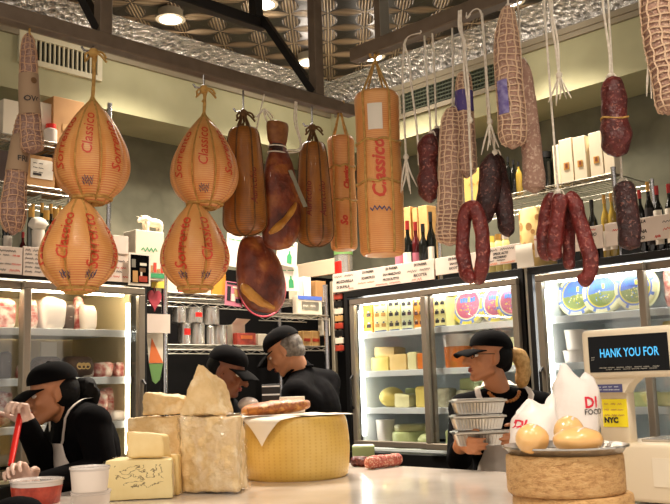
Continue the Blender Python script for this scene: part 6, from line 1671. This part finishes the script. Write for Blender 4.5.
# ================================================================== people
def hand(mb, w, d, nrm, thumb, curl=(.35, .45, .35), s=1.0, spread=.012, tcurl=.4, fs=1.0):
    """palm and five fingers: w wrist, d towards the fingers, nrm out of the palm, thumb = thumb side"""
    d = V(d).normalized(); nrm = (V(nrm)-d*V(nrm).dot(d)).normalized(); th = V(thumb); th = (th-d*th.dot(d)-nrm*th.dot(nrm)).normalized(); w = V(w)
    for i in range(4):
        o = th*(.030-.020*i)*s; kn = w+d*(.088-.004*abs(i-1))*s+o
        mb.capsule(w+o*.55+d*.012*s, kn, .016*s, .012*s, 10)
        l = (.074, .083, .077, .060)[i]*s*fs; p = kn; ang = 0; r = .0092*s
        dd = (d+th*(.06-.04*i)).normalized()
        for k, f in enumerate((.46, .31, .23)):
            ang += curl[k]; q = p+(dd*math.cos(ang)+nrm*math.sin(ang))*l*f
            mb.capsule(p, q, r, r*.9, 10); p = q; r *= .9
    p = w+d*.022*s+th*.026*s; dd = (d*.62+th*.75+nrm*.25).normalized(); q = p+dd*.042*s
    mb.capsule(w+d*.01*s+th*.012*s, p, .015*s, .015*s, 10); mb.capsule(p, q, .0145*s, .0115*s, 10)
    d2 = (d*.85+th*.25+nrm*tcurl).normalized(); q2 = q+d2*.032*s; mb.capsule(q, q2, .0112*s, .0098*s, 10)
    d3 = (d*.8-th*.1+nrm*(tcurl+.4)).normalized(); mb.capsule(q2, q2+d3*.024*s, .0098*s, .0082*s, 10)

def head_matrix(c, yaw, pitch, roll=0):
    return Matrix.Translation(c) @ Matrix.Rotation(yaw, 4, 'Z') @ Matrix.Rotation(roll, 4, 'Y') @ Matrix.Rotation(pitch, 4, 'X')

def head(mb, M, k=1.0):
    def E(c, r, rot=None): mb.ell(V(c)*k, V(r)*k, rot, M=M)
    def C(a, b, r1, r2): mb.capsule(M @ (V(a)*k), M @ (V(b)*k), r1*k, r2*k, 12)
    E((0, .018, .032), (.073, .092, .084)); E((0, -.022, -.02), (.062, .066, .082)); E((0, -.035, -.062), (.046, .048, .044))
    C((-.02, -.066, -.092), (.02, -.066, -.092), .018, .018); C((-.05, -.005, -.06), (-.022, -.06, -.088), .02, .018); C((.05, -.005, -.06), (.022, -.06, -.088), .02, .018)
    C((0, -.080, .020), (0, -.112, -.024), .010, .0145); E((-.011, -.094, -.028), (.009, .010, .008)); E((.011, -.094, -.028), (.009, .010, .008))
    C((-.036, -.070, .026), (-.010, -.083, .024), .009, .010); C((.036, -.070, .026), (.010, -.083, .024), .009, .010)
    E((-.036, -.062, -.022), (.022, .018, .020)); E((.036, -.062, -.022), (.022, .018, .020))
    C((-.018, -.084, -.053), (.018, -.084, -.053), .0065, .0065); C((-.014, -.083, -.064), (.014, -.083, -.064), .007, .007)
    for s in (-1, 1):
        E((s*.074, .012, -.004), (.010, .018, .031), Matrix.Rotation(s*.25, 3, 'Z')); E((s*.073, .004, -.03), (.007, .009, .010))

def torso(mb, J, g=0, belly=1.0, arms=True, cuff=1.0, legs=False, sleeve=(True, True)):
    """trunk, neck stub, arms (to the wrist), legs; g inflates for clothes"""
    P, C, N, SL, SR = J['pelvis'], J['chest'], J['neck'], J['sl'], J['sr']
    side = (SL-SR).normalized(); up = (N-P).normalized(); fw = side.cross(up).normalized(); up2 = fw.cross(side).normalized()
    rot = Matrix((side, -fw, up2)).transposed()
    hw = (SL-SR).length/2
    def E(c, r): mb.ell(c, (r[0]+g, r[1]+g, r[2]+g), rot)
    E(C, (hw*.92, .112, .175)); E(C.lerp(P, .55), (hw*.80, .104*belly, .15)); E(P, (hw*.88, .115, .13)); E(C.lerp(N, .55), (hw*.8, .085, .075))
    for s in (SL, SR):
        mb.capsule(N.lerp(C, .22), s, .062+g, .058+g); mb.capsule(C.lerp(s, .5), s, .08+g, .06+g)
    if arms:
        for s, e, w, on in ((SL, J['el'], J['wl'], sleeve[0]), (SR, J['er'], J['wr'], sleeve[1])):
            mb.capsule(s, e, .054+g, .043+g); f = e.lerp(w, cuff); mb.capsule(e, f, .043+g, (.029+g) if cuff >= 1 else .034+g)
    if legs:
        for k in ('l', 'r'):
            mb.capsule(J['h'+k], J['k'+k], .082+g, .058+g); mb.capsule(J['k'+k], J['a'+k], .056+g, .040+g)
    return fw

def legs_default(J, ground, fw, side):
    for k, s in (('l', 1), ('r', -1)):
        h = J['pelvis']+side*s*.09; J['h'+k] = h-V((0, 0, .03)); a = V((h.x, h.y, ground+.09))+fw*(-.02); J['k'+k] = h.lerp(a, .5)+fw*.02; J['a'+k] = a

def cap_hat(M, t, k=1.0, mat='cap_black', brimlen=.075):
    mb = MB(True, 60); rings = []; n = 28
    for j in range(11):
        a = PI/2*j/10; r = math.cos(a)**.8 if j < 10 else .01; z = .046+.078*math.sin(a)
        rings.append([tuple(M @ (V((.083*r*math.cos(b), .018+.100*r*math.sin(b), z+.012*math.sin(b)*(-1)*(1-j/10)*.6))*k)) for b in [2*PI*i/n for i in range(n)]])
    mb.loft(rings); mb.lathe([(.009, 0), (.008, .004), (.001, .006)], 10, M=M @ Matrix.Translation(V((0, .018, .123))*k))
    cap = mb.build('cap', MAT[mat], t)
    mb = MB(True, 60); top = []; m = 14; q = 7
    for j in range(q+1):
        f = j/q; row = []
        for i in range(m+1):
            x = -1+2*i/m; y0 = .018-.099*math.sqrt(max(1-(x*.86)**2, .0)); y1 = -.082-brimlen*math.sqrt(max(1-x*x*.75, 0))
            row.append(V((x*.074, y0+(y1-y0)*f, .038-.020*f*f-.016*x*x*(.5+.5*f))))
        top.append(row)
    vs = [M @ (p*k) for r in top for p in r]; n1 = len(vs); vs += [M @ ((p+V((0, 0, -.004)))*k) for r in top for p in r]
    fs = []
    for j in range(q):
        for i in range(m):
            a = j*(m+1)+i; fs += [(a, a+1, a+m+2, a+m+1), (n1+a, n1+a+m+1, n1+a+m+2, n1+a+1)]
    for i in range(m): a = q*(m+1)+i; fs.append((a, a+1, n1+a+1, n1+a))
    for j in range(q): a = j*(m+1); b = a+m; fs += [(a, a+m+1, n1+a+m+1, n1+a), (b, n1+b, n1+b+m+1, b+m+1)]
    mb.add([tuple(v) for v in vs], fs); mb.build('brim', MAT[mat], cap)

def face_bits(M, t, k=1.0, lips='lips', glasses=False, brow='hair_black'):
    for s in (-1, 1):
        mb = MB(); mb.ell(V((s*.031, -.069, .010))*k, V((.0145, .012, .0085))*k, seg=14, rings=8, M=M); mb.lathe([(.0062*k, 0), (.0045*k, .0018*k), (.001, .0024*k)], 12, M=M @ Matrix.Translation(V((s*.031, -.0798, .010))*k) @ Matrix.Rotation(PI/2, 4, 'X'), mi=1)
        mb.build('eye', [MAT['eye_white'], MAT['eye_dark']], t)
        mb = MB(); mb.tube([tuple(M @ (V((s*x, y, z))*k)) for x, y, z in spline([(.012, -.087, .030), (.03, -.083, .035), (.048, -.066, .030)], 8)], [.002*k, .0035*k, .004*k, .004*k, .004*k, .0035*k, .003*k, .0015*k], 6); mb.build('eyebrow', MAT[brow], t)
    mb = MB()
    for z, r in ((-.052, .0052), (-.0605, .006)): mb.tube([tuple(M @ (V((x, y, zz+z))*k)) for x, y, zz in spline([(-.021, -.082, 0), (-.008, -.0915, .001), (0, -.092, 0), (.008, -.0915, .001), (.021, -.082, 0)], 11)], [r*k*e for e in (.2, .5, .8, 1, 1, 1, 1, 1, .8, .5, .2)], 8)
    mb.build('mouth', MAT[lips], t)
    if glasses:
        mb = MB()
        for s in (-1, 1):
            mb.tube([tuple(M @ (V((s*.034+.022*math.cos(a), -.094+.35*abs(.022*math.cos(a)+.0), .010+.015*math.sin(a)))*k)) for a in [2*PI*i/20 for i in range(21)]], .0018*k, 6, cap=False)
            mb.tube([tuple(M @ (V(p)*k)) for p in ((s*.056, -.086, .014), (s*.074, -.05, .014), (s*.079, .0, .014), (s*.077, .02, .0))], .0018*k, 6)
        mb.tube([tuple(M @ (V((x, -.096, .014))*k)) for x in (-.012, 0, .012)], .0018*k, 6); g = mb.build('glasses', MAT['cooler_black'], t)

def apron(t, shirt, J, fw, w_top, w_bot, ztop, zwaist, zbot, strapz, shift=0):
    """bib apron draped on the shirt, with neck strap"""
    tm = MB(); torso(tm, J, .016, arms=False); tm.capsule(J['neck']-V((0, 0, .04)), J['neck']+V((0, 0, .03)), .076, .064); bv = BVHTree.FromPolygons([V(v) for v in tm.v], tm.f)
    f = V((fw.x, fw.y, 0)).normalized(); s = V((-f.y, f.x, 0)); side = (J['sl']-J['sr']); side.z = 0
    if s.dot(side) < 0: s = -s
    nu, nv = 16, 26; rows = []; last = {}
    base = J['pelvis'].copy(); topc = J['chest'].lerp(J['neck'], .35)
    for j in range(nv+1):
        g = j/nv; z = ztop+(zbot-ztop)*g; w = w_top+(w_bot-w_top)*min(1, max(0, (ztop-z)/(ztop-zwaist)))**1.2
        h = (z-base.z)/(topc.z-base.z); c = base.lerp(topc, min(max(h, 0), 1.1)); row = []
        for i in range(nu+1):
            u = -1+2*i/nu; o = V((c.x, c.y, z))+s*(u*w+shift*w)+f*.6; hit = bv.ray_cast(o, -f, .9)
            dpt = hit[0].dot(f) if hit[0] else None
            if dpt is None: dpt = last.get(i, (c.dot(f)+.05))
            if i in last and z < zwaist: dpt = max(dpt, last[i]-.002)
            last[i] = dpt
            q = V((c.x, c.y, z))+s*(u*w+shift*w); q = q+f*(dpt-q.dot(f)+.014+.004*noise.noise(V((u*2.2, z*3, 1)))); row.append(q)
        rows.append(row)
    mb = MB(True, 70); fr = [p for r in rows for p in r]; n1 = len(fr); vs = [tuple(p) for p in fr]+[tuple(p-f*.003) for p in fr]; fs = []; m = nu+1
    for j in range(nv):
        for i in range(nu): a = j*m+i; fs += [(a, a+1, a+m+1, a+m), (n1+a, n1+a+m, n1+a+m+1, n1+a+1)]
    for i in range(nu): a = nv*m+i; fs += [(i, n1+i, n1+i+1, i+1), (a, a+1, n1+a+1, n1+a)]
    for j in range(nv): a = j*m; b = a+nu; fs += [(a, a+m, n1+a+m, n1+a), (b, n1+b, n1+b+m, b+m)]
    mb.add(vs, fs); ap = mb.build('apron', MAT['apron_white'], t)
    neck = J['neck']
    for i0 in (0, nu):
        a = rows[0][i0]; mid = neck+s*(.075 if i0 else -.075)-V((0, 0, .0)); back = neck-f*.06+V((0, 0, .01)); pts = []
        for q in spline([tuple(a), tuple(a.lerp(mid, .5)+f*.02), tuple(mid), tuple(back)], 14):
            ax = J['neck']-V((0, 0, .13)); d = (V(q)-ax).normalized(); h = bv.ray_cast(ax+d*.7, -d, .9); pts.append(tuple((h[0] if h[0] else V(q))+d*.010))
        pts[0] = tuple(a); m2 = MB(True, 70); wv = s*.013; n = len(pts); V_ = []
        for p in pts: V_ += [tuple(V(p)-wv), tuple(V(p)+wv)]
        m2.add(V_+[tuple(V(v)-f*.002) for v in V_], [(2*k, 2*k+1, 2*k+3, 2*k+2) for k in range(n-1)]+[(2*n+2*k, 2*n+2*k+2, 2*n+2*k+3, 2*n+2*k+1) for k in range(n-1)])
        m2.build('apron_strap', MAT['apron_white'], ap)

def person(label, J, yaw, pitch, roll, headk, skin, hairfn, cuff=1.0, hands=(), vox=.006, capm='cap_black', glasses=False, apronargs=None, shirt='black_cloth', belly=1.0, brow='hair_black', brim=.075, extras=None, face=True, glove=None, sleeve=(True, True), collar=True):
    o = V((J['pelvis'].x, J['pelvis'].y, 0)); J = {k: v-o for k, v in J.items()}
    t = thing('person', label, 'person', o)
    side = (J['sl']-J['sr']).normalized(); up = (J['neck']-J['pelvis']).normalized(); fw = side.cross(up).normalized(); ff = V((fw.x, fw.y, 0)).normalized(); ss = V((side.x, side.y, 0)).normalized()
    if fw.dot(J['head']-J['neck']) < -.2 and False: fw = -fw
    legs_default(J, 0, ff, ss)
    M = head_matrix(J['head'], yaw, pitch, roll)
    mb = MB(); torso(mb, J, 0, belly, legs=True); head(mb, M, headk)
    nb = M @ (V((0, .022, -.075))*headk); mb.capsule(J['neck']-up*.03, nb, .056, .050); mb.capsule(J['neck'].lerp(nb, .5), M @ (V((0, .0, -.05))*headk), .050, .045)
    for k in 'lr':
        a = J['a'+k]; mb.capsule(a-V((0, 0, .02)), a+ff*.12-V((0, 0, .055)), .035, .03)
    if not glove:
        for hd in hands: hand(mb, *hd[0], **hd[1])
    remeshed(mb, 'body', MAT[skin], t, vox, 3)
    if glove:
        for hd in hands:
            m2 = MB(); hand(m2, *hd[0], **hd[1]); w = V(hd[0][0]); d = V(hd[0][1]).normalized(); m2.capsule(w-d*.0, w+d*.02, .034, .034); remeshed(m2, 'glove', MAT[glove], t, .0045, 3)
    mb = MB(); torso(mb, J, .012, belly, cuff=cuff, sleeve=sleeve); mb.capsule(J['pelvis']-V((0, 0, .02))-ss*.06, J['pelvis']-V((0, 0, .02))+ss*.06, .135, .135)
    if collar: mb.capsule(J['neck']-up*.045, J['neck']+(nb-J['neck'])*.06, .074, .066)
    sh = remeshed(mb, 'shirt', MAT[shirt], t, .009, 3)
    mb = MB()
    for k in 'lr':
        mb.capsule(J['h'+k]+V((0, 0, .05)), J['k'+k], .100, .074); mb.capsule(J['k'+k], J['a'+k]-V((0, 0, .03)), .074, .062)
    mb.ell(J['pelvis']-V((0, 0, .05)), ((J['sl']-J['sr']).length*.47, .13, .12), Matrix((ss, -ff, V((0, 0, 1)))).transposed())
    remeshed(mb, 'trousers', MAT['trouser_dark'], t, .012, 3)
    for k in 'lr':
        a = J['a'+k]; m2 = MB(); m2.capsule(V((a.x, a.y, .045))-ff*.03, V((a.x, a.y, .04))+ff*.15, .044, .04); m2.v = [(x, y, max(z, 0)) for x, y, z in m2.v]; m2.build('shoe', MAT['shoe_black'], t)
    if hairfn: hairfn(M, t, headk, J)
    if capm: cap_hat(M, t, headk*1.03, capm, brim)
    if face: face_bits(M, t, headk, glasses=glasses, brow=brow)
    if apronargs: apron(t, sh, J, ff, *apronargs)
    if extras: extras(M, t, headk, J, ff, ss, up)
    return t

# ---- woman with blond ponytail holding foil trays
def hair_blond(M, t, k, J):
    mb = MB(); mb.ell(V((0, .045, .01))*k, V((.078, .072, .072))*k, M=M); mb.ell(V((0, .075, -.02))*k, V((.05, .04, .05))*k, M=M)
    mb.v = [tuple(v) for v in mb.v]; remeshed(mb, 'hair', MAT['hair_black'], t, .006, 2)
    mb = MB(); pts = [M @ (V(p)*k) for p in ((.0, .105, .01), (.0, .140, .012), (.0, .165, -.02), (.0, .170, -.07), (0, .160, -.115), (0, .15, -.14))]
    mb.tube(spline([tuple(p) for p in pts], 18), [.020*k, .026*k, .030*k, .034*k]+[.036*k]*6+[.036*k, .035*k, .034*k, .032*k, .028*k, .022*k, .015*k, .006*k], 20, nz=.2, nf=45); mb.build('ponytail', MAT['hair_blond'], t)
Yw = 3.93
wh = AT(488, 357.5, Yw)
tc = AT(480.5, 446, 3.56)                       # tray stack, front bottom
def wp(px, py, Y): return AT(px, py, Y)
Jw = dict(pelvis=V((.735, 3.99, .93)), chest=V((.73, 3.97, 1.20)), neck=wp(500, 392, 3.97), head=wh,
          sl=wp(541, 407, 3.99), sr=wp(464, 409, 3.95), el=V((.95, 3.87, 1.12)), er=V((.50, 3.80, 1.12)),
          wl=V((.735, 3.66, 1.215)), wr=V((.490, 3.64, 1.20)))
ow = V((Jw['pelvis'].x, Jw['pelvis'].y, 0))
def beads(M, t, k, J, ff, ss, up):
    n = J['neck']
    for i in range(13):
        a = -1.25+2.5*i/12; p = n+ff*(.045+.052*math.cos(a))+ss*(.072*math.sin(a))+V((0, 0, .015-.055*math.cos(a)))
        mb = MB(); mb.ell(p, (.0085, .0085, .0085), seg=10, rings=6); mb.build('necklace_bead', MAT['gold_beads'], t)
hl = ((Jw['wl']-ow, (-.35, -.75, -.1), (-.95, .2, .0), (0, .2, 1)), dict(curl=(.55, .6, .4), s=.92))
hr_ = ((Jw['wr']-ow, (.25, -.8, -.1), (.95, .2, 0), (0, .2, 1)), dict(curl=(.55, .6, .4), s=.92))
person('person in black cap and glasses with blond ponytail, holding three foil trays', Jw, math.radians(-78), math.radians(-1), 0, .97, 'skin_tan', hair_blond, .55, (hl, hr_), glasses=True, collar=False,
       apronargs=(.105, .17, 1.235, .98, .62, 0), extras=beads)
# foil trays
th_ = .0600; tw = wide(54, tc)
for i, (dx, l) in enumerate(((.004, 'lidded foil tray held by the woman, lowest of three'), (.0, 'lidded foil tray held by the woman, middle of three'), (.006, 'lidded foil tray held by the woman, topmost of three'))):
    t = thing('foil_container', l, 'tray', (tc.x+dx, tc.y+.055, tc.z+i*(th_+.003)), .06, 'held foil trays')
    def rect(w, d, z, rib):
        out = []; n = 30
        per = [(-w/2+w*k/n, -d/2) for k in range(n)]+[(w/2, -d/2+d*k/16) for k in range(16)]+[(w/2-w*k/n, d/2) for k in range(n)]+[(-w/2, d/2-d*k/16) for k in range(16)]
        for k, (x, y) in enumerate(per):
            f = 1-rib*(k % 2); out.append((x*(1-(1-f)*.5), y*f, z))
        return out
    mb = MB(True, 30); mb.loft([rect(tw*.80, .088, .0, .0), rect(tw*.82, .092, .004, .10), rect(tw*.92, .108, th_*.72, .10), rect(tw*.93, .110, th_*.78, 0), rect(tw*1.0, .122, th_*.80, 0), rect(tw*1.01, .124, th_*.86, 0)]); mb.build('pan', MAT['foil'], t)
    mb = MB(True, 30); mb.loft([rect(tw*1.0, .122, th_*.865, 0), rect(tw*1.0, .122, th_*.93, .012), rect(tw*.9, .108, th_*.93, 0), rect(tw*.88, .104, th_, 0)]); mb.build('lid', MAT['foil'], t)

# ---- bending person at left with red handle
def hair_tail(M, t, k, J):
    mb = MB(); mb.ell(V((0, .045, .0))*k, V((.080, .074, .080))*k, M=M); mb.ell(V((0, .06, -.045))*k, V((.062, .05, .05))*k, M=M); remeshed(mb, 'hair', MAT['hair_black'], t, .006, 2)
    mb = MB(); pts = [M @ (V(p)*k) for p in ((0, .10, .0), (0, .135, -.005), (0, .155, -.04), (.01, .165, -.09))]
    mb.tube(spline([tuple(p) for p in pts], 12), [.02*k, .028*k, .034*k, .038*k, .040*k, .041*k, .040*k, .038*k, .034*k, .028*k, .018*k, .006*k], 16, nz=.35, nf=50); mb.build('ponytail', MAT['hair_black'], t)
Yb_ = 3.42
hd = AT(51, 394, Yb_-.02)
hand_hi = AT(20, 404, 3.18); hand_lo = AT(13, 477, 3.02)
Jb = dict(pelvis=AT(99, 505, Yb_+.13), chest=AT(86, 446, Yb_+.06), neck=AT(74, 411, Yb_+.02), head=hd,
          sl=AT(93, 424, Yb_-.13), sr=AT(66, 421, Yb_+.16), el=AT(103, 469, Yb_-.20), er=AT(46, 465, Yb_+.05),
          wl=AT(30, 487, 3.08), wr=AT(27, 426, 3.20))
Jb['pelvis'].z = .95
ob = V((Jb['pelvis'].x, Jb['pelvis'].y, 0))
stick_a = AT(21, 411, 3.20); stick_b = AT(11, 463, 3.02)
sd = (stick_a-stick_b).normalized()
gh = ((Jb['wr']-ob, (hand_hi-Jb['wr']+V((.0, -.0, .0))), (-.45, -.85, -.1), (-1, .3, .3)), dict(curl=(1.0, 1.2, .7), s=.92, tcurl=.9))
gl = ((Jb['wl']-ob, (stick_b-Jb['wl']), (-.1, -.9, .2), sd), dict(curl=(.7, .9, .6), s=1.0, tcurl=.9))
person('person in black cap and white apron bending over the tubs, gripping a red handle', Jb, math.radians(-62), math.radians(14), 0, .95, 'skin_tan', hair_tail, 1.0, (gh, gl), glove='glove_white', apronargs=None, brim=.06)
bp = [o for o in COL.objects if o.get('label', '').startswith('person in black cap and white apron')][0]
# apron bib of the bending person: visible at the chest, strap round the neck
sh = [c for c in bp.children if c.name.startswith('shirt')][0]
Jl = {k: v-ob for k, v in Jb.items()}
sd_ = (Jl['sl']-Jl['sr']).normalized(); up_ = (Jl['neck']-Jl['pelvis']).normalized(); fw_ = sd_.cross(up_); fw_.z = 0
apron(bp, sh, Jl, fw_.normalized(), .10, .17, Jl['chest'].z+.02, Jl['chest'].z-.20, .6, 0)
mb = MB(); d = stick_b-stick_a; mb.tube([tuple(V((0, 0, 0))+(-d)*(-.03)), tuple(-d*.25), tuple(-d*.55), tuple(-d*.85), tuple(-d*1.0)], [.009, .011, .011, .0115, .010], 12)
single('red_handle', mb, MAT['red_plastic'], 'red tool handle held upright by the bending person', 'handle', stick_b)

# ---- two people in the corner
def hair_short(mat):
    def f(M, t, k, J):
        mb = MB(); mb.ell(V((0, .035, .012))*k, V((.078, .083, .078))*k, M=M); mb.ell(V((0, .06, -.035))*k, V((.062, .045, .045))*k, M=M); remeshed(mb, 'hair', MAT[mat], t, .006, 2)
    return f
Yg = 4.30
Jg = dict(pelvis=AT(318, 470, Yg+.06), chest=AT(314, 412, Yg+.03), neck=AT(300, 372, Yg), head=AT(284, 352, Yg-.03),
          sl=AT(296, 394, Yg-.19), sr=AT(327, 383, Yg+.17), el=AT(285, 435, Yg-.26), er=AT(318, 440, Yg+.20), wl=AT(276, 452, Yg-.22), wr=AT(290, 452, Yg+.1))
Jg['pelvis'].z = 1.0
og = V((Jg['pelvis'].x, Jg['pelvis'].y, 0))
# facing left and away a little: swap sides so that the front looks left
h1 = ((Jg['wl']-og, (-.7, -.1, -.3), (0, 0, -1), (0, .6, .3)), dict(curl=(.4, .5, .3)))
h2 = ((Jg['wr']-og, (-.7, -.1, -.3), (0, 0, -1), (0, -.6, .3)), dict(curl=(.4, .5, .3)))
def strap(M, t, k, J, ff, ss, up):
    mb = MB(); n = J['neck']; mb.tube(spline([tuple(n+ff*.06+ss*.07-V((0, 0, .03))), tuple(n+ss*.075+V((0, 0, .012))), tuple(n-ff*.066+V((0, 0, .03))), tuple(n-ss*.075+V((0, 0, .012)))], 12), .006, 6); mb.build('apron_strap', MAT['black_cloth'], t)
person('person with grey hair and black cap bending left in the corner, seen from the side', Jg, math.radians(-100), math.radians(34), 0, .93, 'skin_light', hair_short('hair_grey'), .5, (h1, h2), extras=strap)
Yd = 4.10
Jd = dict(pelvis=AT(216, 480, Yd+.05), chest=AT(216, 430, Yd+.03), neck=AT(220, 397, Yd), head=AT(228, 372, Yd-.03),
          sl=AT(226, 410, Yd+.17), sr=AT(208, 412, Yd-.15), el=AT(232, 455, Yd+.2), er=AT(216, 462, Yd-.2), wl=AT(236, 458, Yd+.08), wr=AT(232, 462, Yd-.18))
Jd['pelvis'].z = .95
od = V((Jd['pelvis'].x, Jd['pelvis'].y, 0))
h1 = ((Jd['wl']-od, (.8, -.1, -.1), (0, 0, -1), (0, .6, .3)), dict(curl=(.4, .5, .3)))
h2 = ((Jd['wr']-od, (.8, -.1, -.1), (0, 0, -1), (0, -.6, .3)), dict(curl=(.4, .5, .3)))
person('person in black cap facing right, mostly hidden by the pointed cheese wedge', Jd, math.radians(72), math.radians(22), 0, .94, 'skin_deep', hair_short('hair_black'), .5, (h1, h2))
# ================================================================== camera, world, view
cd = bpy.data.cameras.new('camera'); co = bpy.data.objects.new('camera', cd); COL.objects.link(co)
cd.sensor_width = 36; cd.lens = FPX/670*36; cd.clip_start = .05
co.matrix_world = Matrix(((RT.x, UP.x, -FWD.x, 0), (RT.y, UP.y, -FWD.y, 0), (RT.z, UP.z, -FWD.z, EYE), (0, 0, 0, 1)))
SC.camera = co
wd = bpy.data.worlds.new('world'); SC.world = wd; wd.use_nodes = True
bg = wd.node_tree.nodes['Background']; bg.inputs[0].default_value = (1, .88, .76, 1); bg.inputs[1].default_value = .95
vs = SC.view_settings; vs.view_transform = 'Standard'; vs.look = 'None'; vs.exposure = 0.1; vs.gamma = 1; vs.use_curve_mapping = False
